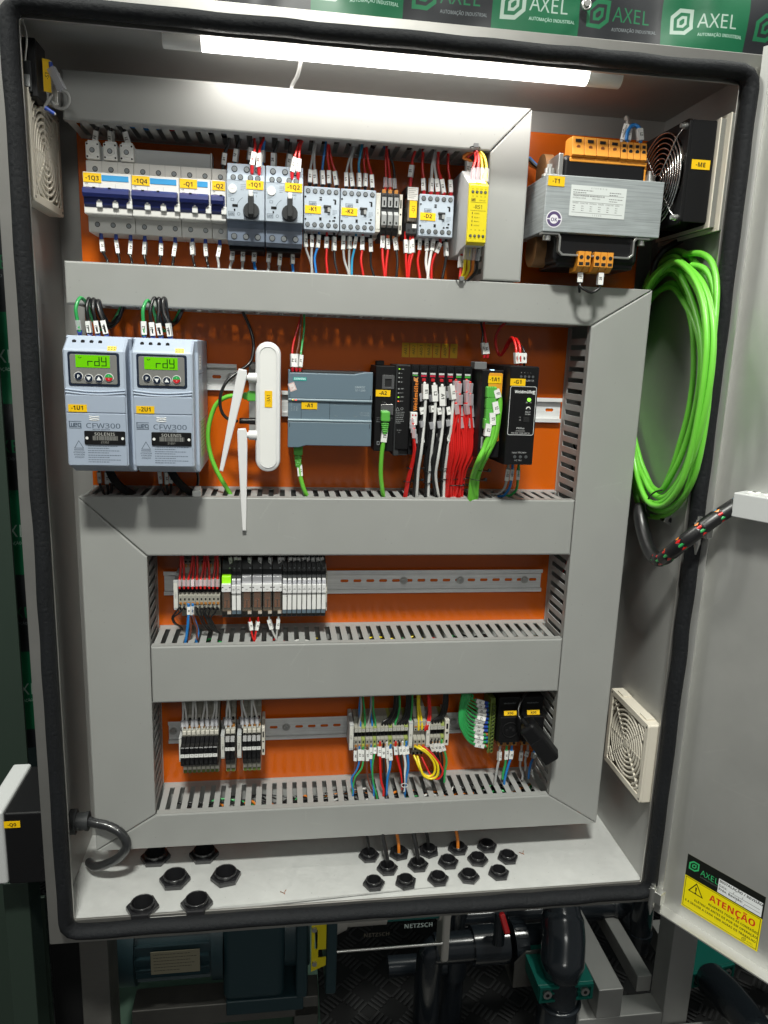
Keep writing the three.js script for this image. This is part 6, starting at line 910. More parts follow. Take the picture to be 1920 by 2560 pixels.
function relaySlim(x0, w, label, group) {
  const t = thing('slim_relay', label, 'relay', x0, 421, 0, group);
  mesh(t, 'base', prof([[7, -40], [52, -36], [56, -34], [60, -26], [60, 24], [50, 30], [42, 44], [7, 46]], .15, w - .15, .3), M.darkGrey);
  mesh(t, 'relay_body', RB(.5, w - .5, -21, 7, 58, 66.4, .5), M.white); mesh(t, 'holder', [RB(.3, w - .3, 4, 16, 58, 69, .6), RB(.8, w - .8, 15, 23, 58, 65, .5)], M.whiteGloss); mesh(t, 'light_cap', RB(.6, w - .6, 17, 22, 64, 66.6, .4), M.clear);
  mesh(t, 'tag', [RB(.6, w - .6, -28, -22.6, 59.6, 61.4, .3)], std(.42, .56, .68, .5)); screws(t, [[w / 2, 34]], 48, 1.5); mesh(t, 'screw_hole', CZ(w / 2, -31, 56, 59.5, 1.3, 10), M.hole);
  ink(t, 'holder_print', w / 2, 10.4, 69.1, w * .7, 4, (c, W, h) => { text(c, 'Rel', W / 2, 1.4, 1.7, '#777', 'center'); c.fillStyle = '#999'; c.fillRect(.4, 2.8, W - .8, .5); });
}
function relayWide(x0, w, label, group, lime) {
  const t = thing('socket_relay', label, 'relay', x0, 421, 0, group);
  mesh(t, 'base', prof([[7, -40], [54, -35], [58, -33], [60, -26], [40, -24], [40, 8], [56, 12], [56, 24], [46, 32], [40, 44], [7, 46]], .15, w - .15, .3), M.darkGrey);
  mesh(t, 'relay_case', RB(.8, w - .8, -22.4, 6.4, 41, 66, .8), M.amber); mesh(t, 'relay_coil', [RB(2.6, w - 2.6, -8, 5, 44, 60, .8), RB(2.6, w * .46, -20, -9, 44, 58, .6), RB(w * .54, w - 2.6, -20, -9, 44, 58, .6)], M.copper);
  mesh(t, 'holder', [RB(.4, w - .4, 6, 17.4, 54, 68, .7)], M.whiteGloss); mesh(t, 'cap', [RB(.6, w - .6, 17, 27, 52, 64, .8)], lime ? M.lime : M.clear);
  mesh(t, 'holder_slot', [RB(.8, 3, 12, 13.2, 67.8, 68.3, .2), RB(w - 3, w - .8, 12, 13.2, 67.8, 68.3, .2)], M.hole);
  mesh(t, 'tag', RB(w - 6, w - .8, -28.4, -23.4, 59.4, 61.2, .3), M.whiteGloss); screws(t, [[w - 3, 34]], 47, 1.7); mesh(t, 'screw_hole', [CZ(3, -31, 56.6, 59.6, 1.5, 10), CZ(w - 3, -32, 56.6, 59.4, 1.5, 10)], M.hole);
  ink(t, 'holder_print', w / 2, 10, 68.1, w * .5, 4, (c, W, h) => text(c, '24V', W / 2, h / 2, 2, '#666', 'center'));
}
relayWide(218, 13.4, 'wide relay with a lime green cap, leftmost of the relays', undefined, true);
relaySlim(231.5, 6.4, 'slim white relay just right of the lime capped relay'); relaySlim(237.9, 6.8, 'second slim white relay right of the lime capped relay');
[[244.9, 14.1], [259.1, 14.2], [273.4, 13.5], [287, 13.2]].forEach(([x, w], i) => relayWide(x, w, `wide relay with amber case and clear cap, ${ORD[i]} from the left`, 'wide relays with amber cases'));
for (let i = 0; i < 9; i++) relaySlim(300.4 + i * 6.75, 6.6, `slim white relay in the long row at the right, ${ORD[i]} from the left`, 'slim white relays in the long row');
{ const t = endClamp('thin beige end plate right of the last slim relay', 361.4, 363.4, 392, 448, 10, 50, M.ivory); }
wires('B1', 'above the relays', 'sleeved wires above the relays', 40, 44, [[722, 712], [760, 756], [797, 788], [880, 877], [965, 962], [1047, 1050], [1124, 1122], [1162, 1154], [1204, 1212], [1250, 1248], [1287, 1290], [1327, 1324], [1366, 1358], [1404, 1402], [1446, 1438], [1482, 1472]].map(([b, t]) => ['K', b, 104, t, 40, t, 20, t, 0]), { r: 1.3, fer: 'R', sw: 5, head: 9, tail: 10 });
wires('B1', 'under the wide relays', 'sleeved wires under the wide relays', 56, 60, [['R', 879, 572, 890, 654, 906, 710, 918, 750], ['R', 947, 570, 930, 654, 918, 710, 922, 750], ['L', 1038, 562, 1060, 640, 1080, 690, 1094, 724], ['L', 1116, 558, 1106, 636, 1102, 690, 1098, 724]], { r: 1.5, sw: 5, head: 5, tail: 10 });

// ---------------------------------------------------------------- bottom row: black lever terminals
function leverTerm(x0, w, label, group, big) {
  const t = thing('fuse_terminal', label, 'fuse terminal', x0, 188, 0, group);
  mesh(t, 'base', prof([[7, -44], [46, -43], [50, -41], [50, -30], [44, -22], [44, 14], [52, 18], [52, 25], [42, 30], [34, 42], [22, 46], [18, 58], [7, 58]], .1, w - .1, .3), M.termGrey);
  mesh(t, 'lever', [prof(big ? [[46, 16], [56, 19], [66, 14], [77, 14], [78, 13], [78, -13], [76, -15], [62, -24], [46, -24]] : [[46, 18], [60, 20], [66, 14], [66, -14], [60, -24], [46, -24]], .25, w - .25, .4)], M.blackSat);
  const zf = big ? 78 : 66; mesh(t, 'lever_window', [RB(w * .35, w * .65, 8, 9.6, zf - .2, zf + .3, .15), RB(w * .3, w * .7, -11, -7.6, zf - .6, zf + .1, .15)], M.hole);
  card(t, 'marker', w / 2, big ? 1.6 : 3, zf, w - .3, 4.8, (c, W, h) => { c.fillStyle = '#e6e6e3'; c.fillRect(0, 0, W, h); text(c, 'F' + (1 + sk++ % 8), W / 2, h / 2, 2.6, '#444', 'center'); }, { t: 1 });
  mesh(t, 'release', RB(.8, w - .8, 26, 31, 40, 47, .4), M.termOrange); mesh(t, 'step', RB(.8, w - .8, 20, 25.6, 51, 53, .4), M.ivory); mesh(t, 'entry', CZ(w / 2, 37, 36, 41, 1.7, 10), M.hole); mesh(t, 'low_entry', [RB(1, w - 1, -42, -37, 49.6, 50.6, .3)], M.gndGreen); mesh(t, 'low_marker', RB(.8, w - .8, -36, -31.6, 49.8, 50.8, .3), M.ivory);
}
endClamp('grey end plate left of the eight black lever terminals', 155, 159, 168, 206, 20, 56, M.lightGrey, 'XAI');
for (let k = 0; k < 8; k++) leverTerm(159.6 + k * 6.42, 6.3, `black lever terminal with white marker, ${ORD[k]} from the left in the group of eight`, 'eight black lever terminals', true);
endClamp('grey marker carrier XAO-1 right of the eight lever terminals', 213.6, 219.2, 169, 206.6, 20, 54, M.lightGrey, '+XAO-1');
for (let k = 0; k < 2; k++) leverTerm(220.6 + k * 7, 6.8, `black lever terminal with white marker, ${['left', 'right'][k]} of the pair`, 'pair of black lever terminals', false);
endClamp('grey marker carrier XAO-2 right of the pair of lever terminals', 236.8, 243.2, 169, 207, 20, 54, M.lightGrey, '+XAO-2');
for (let k = 0; k < 4; k++) leverTerm(245.2 + k * 6.5, 6.3, `black lever terminal with white marker, ${ORD[k]} from the left in the group of four`, 'four black lever terminals', false);
endClamp('cream end clamp right of the four lever terminals', 272, 276.6, 170, 214, 12, 50, M.ivory);
wires('B2', 'above the black lever terminals', 'pale wires above the lever terminals', 50, 42, [[470, 474], [525, 494], [588, 600], [640, 624], [708, 746], [776, 756], [833, 868], [886, 884], [1002, 1018], [1054, 1034], [1204, 1184], [1256, 1202], [1320, 1312], [1384, 1338]].map(([b, t], i) => ['W', b, 480 - i * 3, b + (b > t ? -8 : 4), 390 - i * 3, (b + t) / 2, 290, t, 175]), { r: 1.5, clear: true, sw: 5.4, head: 4, tail: 12 });
// feed-through terminals in groups
function feedTerm(x0, w, label, group, earth) {
  const t = thing('terminal_block', label, 'terminal block', x0, 190, 0, group);
  mesh(t, 'body', prof([[7, -24], [38, -22], [49, -17], [50, -15], [50, -1], [42, 1], [42, 8], [49, 10], [49, 17], [38, 19], [30, 26], [7, 27]], .1, w - .1, .3), earth ? std(.30, .36, .10, .5) : M.termGrey);
  card(t, 'marker', w / 2, 13.4, 49, w - .5, 5, (c, W, h) => { c.fillStyle = '#bdbcb4'; c.fillRect(0, 0, W, h); text(c, earth ? 'PE' : '' + (1 + sk++ % 9), W / 2, h / 2, 2.4, '#333', 'center'); }, { t: .6 });
  mesh(t, 'test_hole', RB(w * .3, w * .7, -6.6, -3.4, 49.6, 50.3, .2), M.hole); mesh(t, 'release', RB(.7, w - .7, -12.6, -9, 49.4, 50.8, .3), earth ? std(.45, .40, .05, .5) : M.termOrange); mesh(t, 'entry', CZ(w / 2, -17, 47, 50.2, 1.8, 12), M.hole); mesh(t, 'bridge', RB(.2, w - .2, 1.6, 7.6, 40, 45, .3), M.blackSat);
}
endClamp('tall grey marker carrier left of the feed-through terminals', 400.6, 407, 172, 214, 10, 50, M.lightGrey, '-XP-1');
[[408, 3, 5.5, 'first'], [425, 3, 5.5, 'second'], [441.8, 4, 5.85, 'third'], [465.6, 4, 5.9, 'fourth']].forEach(([x, n, w, g]) => { for (let k = 0; k < n; k++) feedTerm(x + k * w, w - .1, `feed-through terminal, ${ORD[k]} in the ${g} group from the left${k === n - 1 ? ', with green earth part' : ''}`, 'feed-through terminals in the bottom row', k === n - 1); });
endClamp('grey marker carrier right of the fourth terminal group', 489.8, 496.4, 172, 214, 10, 50, M.lightGrey, '-XV');
for (let k = 0; k < 3; k++) { const t = thing('two_level_terminal', `two-level terminal with yellow or red wires, ${['left', 'middle', 'right'][k]} one`, 'terminal block', 497.4 + k * 6.2, 190, 0, 'two-level terminals with yellow loops'), w = 6; mesh(t, 'body', prof([[7, -42], [30, -40], [38, -36], [40, -28], [50, -22], [51, -20], [51, -4], [44, 0], [44, 8], [50, 10], [50, 25], [40, 27], [30, 40], [7, 42]], .1, w - .1, .3), M.termGrey); mesh(t, 'release', [RB(.8, w - .8, -15, -11.4, 50.4, 51.8, .3), RB(.8, w - .8, 16, 18, 49.4, 50.8, .3)], M.termOrange); mesh(t, 'test_hole', [RB(1.8, w - 1.8, -9, -5.8, 50.6, 51.3, .2), RB(1.8, w - 1.8, 11, 13.4, 49.6, 50.3, .2)], M.hole); mesh(t, 'entry', [CZ(w / 2, -19, 49, 51.2, 1.8, 12), CZ(w / 2, -33, 36, 40.4, 1.8, 12)], M.hole); }
endClamp('grey marker carrier right of the two-level terminals', 516.6, 522.6, 172, 214, 10, 50, M.lightGrey, '-XA');
for (let k = 0; k < 4; k++) feedTerm(523 + k * 5.5, 5.4, `feed-through terminal right of the yellow loops, ${ORD[k]} from the left`, 'feed-through terminals right of the yellow loops', k === 3);
endClamp('cream slotted end clamp at the right of the terminal row', 545.4, 552, 174, 216, 10, 50, M.ivory);
wires('B3', 'entering the left terminals from above', 'wires above the feed-through terminals', 44, 44, [['L', 300, 476, 304, 440, 326, 280, 322, 90], ['B', 318, 462, 312, 420, 306, 280, 316, 90], ['G', 376, 462, 376, 420, 366, 280, 352, 90], ['L', 416, 492, 424, 430, 448, 280, 456, 90], ['B', 470, 480, 466, 430, 456, 300, 452, 90], ['G', 512, 462, 506, 400, 488, 280, 482, 90]], { plain: true, r: 1.5, head: 4, tail: 12 });
wires('B3', 'sweeping into the middle terminals from above', 'black wires above the middle terminals', 44, 40, [['K', 600, 450, 680, 390, 740, 280, 764, 80], ['K', 640, 456, 720, 380, 764, 260, 780, 80], ['K', 672, 458, 750, 370, 784, 250, 796, 80], ['K', 704, 458, 776, 360, 800, 240, 806, 80], ['G', 770, 452, 806, 350, 826, 230, 824, 80], ['K', 800, 470, 870, 390, 904, 280, 918, 80], ['K', 836, 470, 900, 390, 928, 270, 938, 80], ['K', 872, 470, 926, 380, 950, 260, 958, 80], ['K', 906, 466, 950, 370, 968, 250, 972, 80], ['G', 960, 452, 976, 340, 990, 220, 992, 80]], { plain: true, r: 1.6, head: 4, tail: 12 });
wires('B3', 'above the two-level terminals', 'yellow and red wires above the two-level terminals', 50, 42, [['Y', 1072, 508, 1070, 400, 1062, 240, 1060, 66], ['Y', 1116, 498, 1104, 380, 1086, 230, 1078, 66], ['R', 1160, 516, 1190, 420, 1208, 300, 1196, 76], ['R', 1186, 500, 1220, 400, 1226, 290, 1216, 76]], { plain: true, r: 1.8, head: 4, tail: 12 });
wires('B3', 'sweeping into the right terminals from above', 'black wires above the right terminals', 44, 40, [['K', 1250, 430, 1340, 360, 1386, 240, 1404, 64], ['K', 1290, 424, 1370, 350, 1406, 230, 1420, 64], ['K', 1330, 416, 1396, 340, 1426, 220, 1436, 64], ['K', 1370, 410, 1420, 330, 1446, 210, 1452, 64]], { plain: true, r: 1.6, head: 4, tail: 12 });
wires('B3', 'below the first two terminal groups', 'wires below the feed-through terminals', 50, 58, [['N', 257, 806, 253, 944, 246, 1040, 236, 1130, 222, 1300], ['B', 302, 786, 302, 942, 272, 1050, 206, 1180, 226, 1330], ['G', 352, 790, 352, 944, 328, 1046, 250, 1160, 222, 1300], ['N', 405, 792, 402, 944, 400, 1080, 440, 1250, 514, 1420], ['B', 452, 768, 450, 912, 456, 1050, 476, 1220, 496, 1380], ['G', 502, 768, 498, 850, 478, 1000, 478, 1200, 528, 1430]], { r: 1.5, sw: 5.4, head: 4, tail: 8 });
wires('B3', 'below the third terminal group', 'wires below the third terminal group', 50, 60, [['R', 570, 752, 570, 882, 570, 1050, 590, 1200, 614, 1330], ['K', 614, 766, 616, 902, 630, 1080, 634, 1240, 634, 1400], ['W', 658, 752, 662, 906, 680, 1050, 668, 1200, 650, 1350], ['B', 704, 780, 708, 934, 694, 1040, 674, 1160, 650, 1320]], { r: 1.9, sw: 5.8, head: 6, tail: 8 });
wires('B3', 'below the fourth terminal group', 'wires below the fourth terminal group', 50, 62, [['R', 772, 748, 784, 866, 820, 1000, 846, 1120, 866, 1250], ['K', 820, 746, 836, 866, 856, 1000, 866, 1120, 874, 1260], ['W', 862, 744, 882, 864, 896, 1000, 888, 1140, 878, 1270], ['B', 910, 744, 926, 860, 930, 1040, 906, 1200, 884, 1410]], { r: 2, sw: 5.8, head: 6, tail: 8 });
wires('B3', 'at the rightmost terminals', 'wires below the rightmost terminals', 50, 50, [['K', 1232, 714, 1268, 816, 1310, 900, 1340, 1000, 1360, 1120], ['K', 1280, 712, 1314, 812, 1336, 900, 1356, 1000, 1372, 1120], ['K', 1320, 710, 1356, 816, 1368, 900, 1380, 1000, 1390, 1130], ['G', 1370, 706, 1406, 812, 1438, 950, 1420, 1060, 1404, 1140]], { r: 1.7, sw: 6, head: 4, tail: 10 });
{ const L = (list, zm) => list.map(([a, b], i) => at('B3', a, b, 52 + zm * Math.sin(Math.PI * i / (list.length - 1)) * 1));
  wire('inner yellow wire looping out of the two-level terminals', 'Y', L([[1024, 758], [1060, 776], [1160, 830], [1250, 930], [1284, 1040], [1262, 1120], [1200, 1144], [1130, 1112], [1074, 1020], [1040, 940], [1014, 880]], 16), 1.9, { group: 'yellow loops' });
  wire('outer yellow wire looping out of the two-level terminals', 'Y', L([[1072, 752], [1110, 776], [1220, 850], [1300, 950], [1326, 1060], [1300, 1150], [1226, 1176], [1140, 1136], [1096, 1040], [1076, 960], [1056, 890]], 20), 1.9, { group: 'yellow loops' });
  wire('red wire looping outside the yellow loops', 'R', L([[1116, 752], [1160, 776], [1260, 870], [1350, 990], [1384, 1080], [1350, 1160], [1290, 1180], [1230, 1130], [1170, 1020], [1112, 900]], 22), 1.5, {});
  const c = at('B3', 888, 1262, 70), o = thing('cable_tie', 'clear cable tie round the wires of the fourth terminal group', 'cable tie', c.x, c.y, c.z); mesh(o, 'strap', new THREE.TorusGeometry(1, .16, 6, 20).rotateX(Math.PI / 2).scale(5, 4, 5), M.lightGrey); }
// earth bar, its wires, sockets and plug adapter
{
  const t = thing('earth_bar', 'olive green earth terminal strip with thirteen round screw wells', 'earth terminal', 620, 200, 0);
  mesh(t, 'body', [RB(-4.4, 5, -45, 44, 8, 40, 1), RB(-4.4, -2, -45, 44, 40, 45, .6)], M.gndGreen);
  for (let k = 0; k < 13; k++) { const y = 32.6 - k * 6.16; const s = mesh(t, 'screw_well', [new THREE.TorusGeometry(2.5, .5, 8, 22).translate(1.6, y, 45), new THREE.CylinderGeometry(3, 3, 6, 22, 1, true).rotateX(Math.PI / 2).translate(1.6, y, 42)], M.gndGreen); mesh(s, 'screw', [CZ(1.6, y, 40, 41, 2.4, 14)], M.screw); }
  const sl = [[438, 298, -.3], [445, 352, -.16], [463, 412, -.12], [462, 470, -.14], [452, 526, -.2], [430, 575, -.22], [424, 634, -.24], [420, 685, -.24], [420, 738, -.24], [418, 787, -.16], [416, 842, -.12], [430, 900, -.2]];
  sl.forEach(([x, y, s], i) => {
    const p = (a, b, z) => at('B4', a, b, z), f = i / 11, bulge = 330 - 160 * Math.pow(f, .6);
    const pts = [p(560, y + 70 * -s, 40), p(535, y + 30 * -s * 2, 42), p(x + 62, y + 14, 44), p(x - 62, y - 14, 46), p(x - 120 - 20 * f, y - 40 - 20 * f, 50), p(bulge, y * .62 + 60, 54), p(bulge + 10 * (1 - f), y * .3 + 130, 52), p(212 + (1 - f) * 90, 165, 48), p(220 + (1 - f) * 84, 110, 44)];
    const w = wire(`green earth wire into the olive terminal strip, ${ORD[i]} from the top`, 'G', pts, i > 7 ? 2.4 : 1.7, { sl: 2, sw: 6.4, group: 'green earth wires' });
    const o = pts[0], m = new THREE.Mesh(ferrule(2.6, 7), FER[i === 11 || i === 8 ? 'R' : 'B']); m.name = 'crimp_end'; m.castShadow = true; alongY(m, pts[1].clone().sub(o), pts[2].clone().sub(o)); m.position.copy(pts[1].clone().lerp(pts[2], .45).sub(o).multiplyScalar(MM)); w.add(m);
  });
  [[627, 'left'], [663.4, 'right, behind the plug adapter']].forEach(([x, side], i) => {
    const s = thing('power_socket', `black panel socket with yellow X00 tag, ${side}`, 'socket', x, 172, 0, undefined), w = 34;
    mesh(s, 'body', [RB(0, w, 4, 78, 8, 50, 1.4), RB(.6, w - .6, 8, 50, 50, 60, 1.4)], M.black); mesh(s, 'socket_face', [new THREE.TorusGeometry(12, 1.2, 8, 30).translate(w / 2, 29, 60)], M.blackMat); mesh(s, 'pin_hole', [CZ(w / 2 - 5, 29, 59.6, 60.3, 2, 14), CZ(w / 2 + 5, 29, 59.6, 60.3, 2, 14), CZ(w / 2, 33, 59.6, 60.3, 2, 14)], M.hole);
    card(s, 'name_tag', w * .52, 53.6, 53, 20, 7, yellowTag('X00', 5), { rx: -.4 }); ink(s, 'print', w / 2, 68, 50.2, 24, 5, (c, W, h) => text(c, 'Weidmüller', W / 2, h / 2, 3.4, '#6a6e72', 'center', 'bold'));
    for (let k = 0; k < 3; k++) { const q = mesh(s, 'terminal', RB(2 + k * 10, 11.6 + k * 10, -.5, 7.4, 20, 54, .6), M.termOrange); mesh(q, 'screw', CZ(6.8 + k * 10, 3.6, 53.8, 54.3, 2.4, 14), M.hole); }
  });
  wires('B4', 'below the left panel socket', 'wires below the panel sockets', 46, 46, [['L', 716, 986, 704, 1112, 690, 1180, 655, 1400], ['G', 808, 972, 800, 1088, 786, 1180, 766, 1300], ['B', 878, 968, 862, 1090, 824, 1200, 776, 1390]], { r: 2, sw: 6, head: 10, tail: 8 });
  wires('B4', 'below the right panel socket', 'wires below the panel sockets', 42, 44, [['L', 1014, 986, 1002, 1112, 1000, 1200, 1034, 1310], ['L', 1100, 976, 1080, 1056, 1062, 1120, 1070, 1180], ['B', 1190, 1000, 1176, 1078, 1140, 1160, 1118, 1290]], { r: 1.9, sw: 6, head: 10, tail: 8 });
  const A = at('B4', 1075, 625, 92), Z = at('B4', 1450, 1105, 106), d = Z.clone().sub(A), L = d.length();
  const ad = thing('plug_adapter', 'black plug-in power adapter hanging tilted from the right panel socket', 'power adapter', A.x, A.y, A.z);
  const q = new THREE.Quaternion().setFromRotationMatrix(new THREE.Matrix4().makeBasis(...(() => { const y = d.clone().normalize().negate(), x = new THREE.Vector3().crossVectors(y, V(-.25, -.1, 1)).normalize(); return [x, y, new THREE.Vector3().crossVectors(x, y)]; })()));
  const put = (g) => g.applyQuaternion(q);
  mesh(ad, 'case', put(RB(-12.5, 12.5, -L, 0, -17, 10, 6, 4)), M.black); mesh(ad, 'label_panel', put(RB(-11, 11, -L + 3, -L * .38, 9.6, 10.6, .5)), M.blackMat);
  const pg = cellPlane(19, L * .52, cell(19, L * .52, (c, W, h) => { c.translate(W, h); c.rotate(Math.PI / 2 * 1); c.rotate(Math.PI); c.translate(0, 0); text(c, 'AQUÁRIO', 3, 3.4, 4.4, '#8d9093', 'left', 'bold'); for (let k = 0; k < 5; k++) scribble(c, 3, 7 + k * 1.7, 22, 1, 1, '#55585a', .7); text(c, 'CE  FC', 12, 17, 3.6, '#77797b'); }, 7)); mesh(ad, 'label_print', put(pg.translate(0, -L * .68, 10.8)), M.ink);
  mesh(ad, 'cord_boot', put(CY(0, -3, -1, 10, 3.6, 16, 2.4)), M.blackMat); mesh(ad, 'plug_pins', put(RB(-9, 9, -22, -4, -28, -16, 3)), M.black);
  wire('thin black cord from the plug adapter up into the duct', 'K', [at('B4', 1078, 630, 88), at('B4', 1040, 590, 86), at('B4', 985, 510, 80), at('B4', 970, 440, 74), at('B4', 995, 330, 66), at('B4', 1050, 220, 56), at('B4', 1130, 140, 46), at('B4', 1160, 110, 42)], 1.9, { name: 'adapter_cable' });
}

// ---------------------------------------------------------------- cable glands in the floor of the cabinet
function gland(x, z, big, label, group) {
  const t = thing('cable_gland', label, 'cable gland', x, 0, z, group), R = big ? 22 : 16.2, r = big ? 15.8 : 11, i = big ? 13.7 : 9.3, h = big ? 7 : 5.6, H = big ? 12.4 : 10;
  const hx = []; for (let k = 0; k < 6; k++) { const a = k * Math.PI / 3 + (x * 7 % 1); hx.push([R * Math.cos(a), R * Math.sin(a)]); }
  const ring = (rad) => { const p = new THREE.Path(); p.absarc(0, 0, rad, 0, Math.PI * 2); return p; };
  mesh(t, 'lock_nut', plate(hx, 0, h, 1.2, [ring(r - .5)]).rotateX(-Math.PI / 2), M.nut);
  const pr = [[i, -30], [i, H - .6], [i + .6, H], [r - .6, H], [r, H - .8]]; for (let k = 0; k < 3; k++) pr.push([r - .6, H - 1.6 - k * 1.7], [r, H - 2.4 - k * 1.7]); pr.push([r, 0], [r - .6, 0]);
  mesh(t, 'threaded_sleeve', new THREE.LatheGeometry(pr.map(([a, b]) => new THREE.Vector2(a, b)), 36), M.nut); mesh(t, 'closed_bottom', CY(0, 0, -31, -29.6, i + .4, 24), M.hole);
}
[[114, 144, 'front left'], [186, 144, 'front right'], [150, 92, 'middle left'], [221.6, 92, 'middle right'], [115, 40, 'rear left'], [186, 40, 'rear right']].forEach(([x, z, w]) => gland(x, z, true, `large black hexagonal cable gland, ${w} of the left cluster`, 'large glands'));
[[434, 126], [480.6, 127], [529, 125], [575.4, 124], [622, 121]].forEach(([x, z], i) => gland(x, z, false, `small black cable gland in the front row, ${ORD[i]} from the left`, 'small glands'));
[[458, 95.6], [505, 92.4], [552, 90.4], [598.4, 88.6], [646, 88]].forEach(([x, z], i) => gland(x, z, false, `small black cable gland in the middle row, ${ORD[i]} from the left`, 'small glands'));
[[434, 64.6], [480.6, 63.4], [527.2, 62.2], [574, 60.8], [621, 59.4]].forEach(([x, z], i) => gland(x, z, false, `small black cable gland in the rear row, ${ORD[i]} from the left`, 'small glands'));
[['O', 480.6, 62, 'second gland of the rear row', 2.6], ['O', 574, 60, 'fourth gland of the rear row', 2.6], ['K', 458, 94, 'first gland of the middle row', 3.4], ['K', 505, 91, 'second gland of the middle row', 3.4], ['K', 527, 60, 'third gland of the rear row', 2.6], ['K', 434, 62, 'first gland of the rear row', 2.2]].forEach(([c, x, z, w, r]) => wire(`${WC[c][1]} cable rising out of the ${w}`, c, [V(x, -12, z), V(x, 6, z), V(x - 1.5, 22, z - 2), V(x - 6, 44, z - 12), V(x - 8, 60, z - 20)], r, { name: 'gland_cable' }));
for (const [x, z, n] of [[668, 76, 'beside the last rear gland'], [300, 128, 'on the bare floor between the gland clusters']]) {   // wire offcuts
  const p = []; for (let k = 0; k <= 14; k++) { const t = k / 14 * 3.6; p.push(V(x + 7 * t / 3.6 * Math.cos(t) + 4 * t, 1 + .8 * Math.sin(2 * t), z + 5 * Math.sin(t))); }
  const L = p[0].clone(); solo('wire_offcut', `thin bent copper wire offcut lying ${n}`, 'wire offcut', tube(p.map((q) => q.sub(L)), .45, 40, 5), M.copper).position.set(L.x * MM, L.y * MM, L.z * MM);
}
{ // sockets strip seen under the bottom duct
  const t = thing('strain_relief_rail', 'dark rail with cut-outs in the gap under the bottom duct', 'rail', 400, 10, 4), gs = []; for (let k = 0; k < 26; k++) gs.push(RB(-120 + k * 19, -104 + k * 19, 4, 24, 0, 6, .6)); mesh(t, 'cut_out', gs, M.dullSteel).userData.kind = 'stuff'; mesh(t, 'bar', RB(-300, 380, 24, 30, 0, 8, .6), M.black);
}
{ // spiral wrapped cord from the side gland
  const n = at('T7', 320, 232, 86), t = thing('side_gland', 'dark hexagonal cable gland in the lower left wall', 'cable gland', 9, n.y, 86);
  mesh(t, 'nut', [CX(0, 0, 0, 10, 17, 6), CX(0, 0, 10, 22, 12, 24), CX(0, 0, 22, 26, 13, 24)], M.darkGrey);
  const pts = [V(26, 0, 0), ...[['T7', 400, 235, 88], ['T7', 470, 252, 92], ['T7', 525, 285, 96], ['T7', 548, 330, 98], ['T7', 520, 380, 96], ['T7', 460, 415, 88], ['T7', 410, 425, 74], ['T7', 385, 405, 56]].map((e) => at(...e).sub(V(9, n.y, 86)))].map((p) => p.add(V(9, n.y, 86)));
  const L = pts[0].clone(), lp = pts.map((p) => p.clone().sub(L)), c = thing('mains_cable', 'black cable with clear spiral wrap curving out of the left wall gland', 'cable', L.x, L.y, L.z), cv = curveOf(lp);
  mesh(c, 'sheath', tube(lp, 5.6, 60, 14), M.blackMat);
  const wrapM = phy(.022, .023, .025, .28, { clearcoat: .5, clearcoatRoughness: .15 }); for (let k = 0; k < 12; k++) { const a = (k + .07) / 12, b = (k + .9) / 12; mesh(c, 'wrap_turn', tube([0, .33, .66, 1].map((s) => cv.getPointAt(a + (b - a) * s)), 6.5, 8, 14), wrapM); }
}
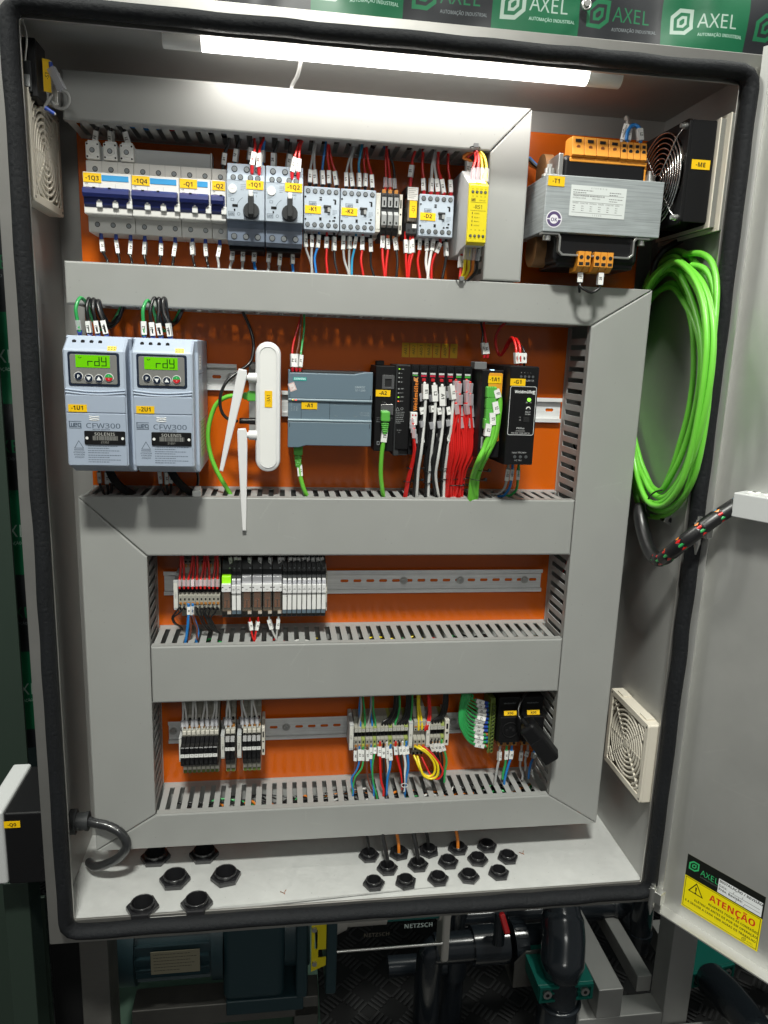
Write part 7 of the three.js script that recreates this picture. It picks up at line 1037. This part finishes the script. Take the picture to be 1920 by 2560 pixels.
// ---------------------------------------------------------------- coiled green cable on the right wall
{
  const out = [[1078, 960], [1058, 720], [1082, 320], [1140, 100], [1205, 18], [1262, -14], [1335, 30], [1398, 130], [1428, 300], [1424, 500], [1392, 740], [1342, 950], [1290, 1050], [1210, 1115], [1140, 1110], [1096, 1050]];
  const inn = [[1106, 880], [1070, 700], [1088, 400], [1136, 215], [1205, 145], [1250, 140], [1292, 215], [1325, 320], [1342, 420], [1340, 530], [1318, 680], [1278, 830], [1240, 930], [1196, 1000], [1160, 975], [1136, 930]];
  const t = thing('network_cable_coil', 'bright green network cable coiled in long loops on the right wall', 'cable coil', 815, 720, 90), O = V(815, 720, 90);
  for (let k = 0; k < 10; k++) {
    const f = [0, .14, .30, .46, .64, .82, 1, .55, .22, .38][k], xw = [824, 817, 825, 814, 822, 816, 822, 807, 806, 800][k], j = (k * 37 % 11) / 11 - .5;
    const p = out.map(([a, b], i) => { const q = inn[i], wob = Math.sin(i * .8 + k * 2.1) * .13 + j * .16 * Math.sin(i * .5 + k); const g = Math.max(-.06, Math.min(1.06, f + wob)); return atX('T4', a + (q[0] - a) * g, b + (q[1] - b) * g + (k > 6 ? -8 : 0), xw + 2 * Math.sin(i + k)).sub(O); });
    mesh(t, 'loop', tube(p, 3.7, 150, 12, true), M.cable);
  }
  for (const path of [[[1300, -6, 818], [1340, -12, 820], [1380, -6, 822], [1412, 20, 824], [1432, 74, 825], [1438, 140, 824], [1434, 230, 821], [1424, 340, 816], [1416, 440, 814]], [[1330, 40, 816], [1366, 46, 819], [1396, 66, 822], [1418, 110, 824], [1428, 180, 823], [1426, 270, 819], [1418, 380, 815], [1410, 470, 812]]]) mesh(t, 'loop', tube(path.map(([a, b, x]) => atX('T4', a, b, x).sub(O)), 3.9, 60, 12), M.cable);
  const c = atX('T4', 1160, 1055, 804), o = thing('cable_tie', 'black cable tie round the bottom of the green coil', 'cable tie', c.x, c.y, c.z), P = (a, b, x) => atX('T4', a, b, x).sub(c); mesh(o, 'strap', tube([P(1202, 1012, 806), P(1170, 1020, 800), P(1140, 1052, 798), P(1132, 1095, 800), P(1146, 1124, 806)], 1.2, 24, 6), M.tieBlack);
  const p1 = at('B8', 620, 540, 110), k = thing('loose_plug', 'metal network plug hanging below the green coil', 'plug', p1.x, p1.y, 110); k.rotation.z = -.42; mesh(k, 'shell', [RB(-16, 2, -6, 6, -6, 6, .6)], M.chrome); mesh(k, 'body', RB(2, 16, -5.4, 5.4, -5.4, 5.4, 1), M.zinc); mesh(k, 'contact_well', RB(-10, -4, -3, 3, 5.8, 6.3, .2), M.hole); mesh(k, 'boot', [CX(0, 0, 16, 34, 4.4, 14)], M.blackSat);
}
{ // harness to the door
  const dE = doorAt(27, 584, 14), pts = [at('B8', 262, 400, 84), at('B8', 266, 480, 92), at('B8', 290, 620, 104), at('B8', 340, 790, 124), at('B8', 410, 920, 146), at('B8', 490, 955, 166), at('B8', 600, 880, 186), at('B8', 740, 765, 200), at('B8', 900, 640, 206), at('B8', 1060, 520, 208), at('B8', 1230, 410, 208), dE];
  const L = pts[0].clone(), lp = pts.map((p) => p.clone().sub(L)), cv = curveOf(lp), t = thing('door_harness', 'black spiral-wrapped wire harness bending across the gasket to the door', 'harness', L.x, L.y, L.z);
  const cols = ['R', 'G', 'K', 'R', 'C', 'O', 'R', 'G'], frames = cv.computeFrenetFrames(80, false);
  cols.forEach((k, i) => { const a = i / cols.length * Math.PI * 2, q = []; for (let s = 0; s <= 80; s++) { const p = cv.getPointAt(s / 80); q.push(p.addScaledVector(frames.normals[s], 6.6 * Math.cos(a + s * .03)).addScaledVector(frames.binormals[s], 6.6 * Math.sin(a + s * .03))); } mesh(t, 'strand', tube(q, 2.4, 120, 6), WC[k][0]); });
  const wm = phy(.007, .007, .008, .38, { clearcoat: .25, clearcoatRoughness: .3 });
  const br = [0, .075, .16, .225, .285, .335, .39, .455, .53, .635, .755, .875, 1]; for (let k = 0; k < 12; k++) { const gap = k > 5 ? .02 : .003, a = br[k] + gap, b = br[k + 1] - gap; mesh(t, 'wrap_turn', tube([0, .25, .5, .75, 1].map((s) => cv.getPointAt(Math.min(1, a + (b - a) * s))), 9.6, 12, 18), wm); }
  const b = thing('door_trunking', 'white trunking box fixed to the inside of the door at the right edge', 'trunking', ...dE.toArray()); b.rotation.y = -58.55 * Math.PI / 180;
  mesh(b, 'cover', RB(0, 190, -15.6, 15.4, -14, 17, 2, 2), M.lightGrey); mesh(b, 'base', RB(2, 190, -17, 12, -14, -10, .6), M.grey);
  for (let k = 0; k < 4; k++) { mesh(b, 'clip', RB(14 + k * 20, 26 + k * 20, 15.2, 18.2, 0, 12, .8), M.white); mesh(b, 'clip_hole', RB(18 + k * 20, 23 + k * 20, 18, 18.5, 3, 9, .2), M.hole); }
}

camera.near = 0.02; camera.far = 60; camera.updateProjectionMatrix();
renderer.render(scene, camera);
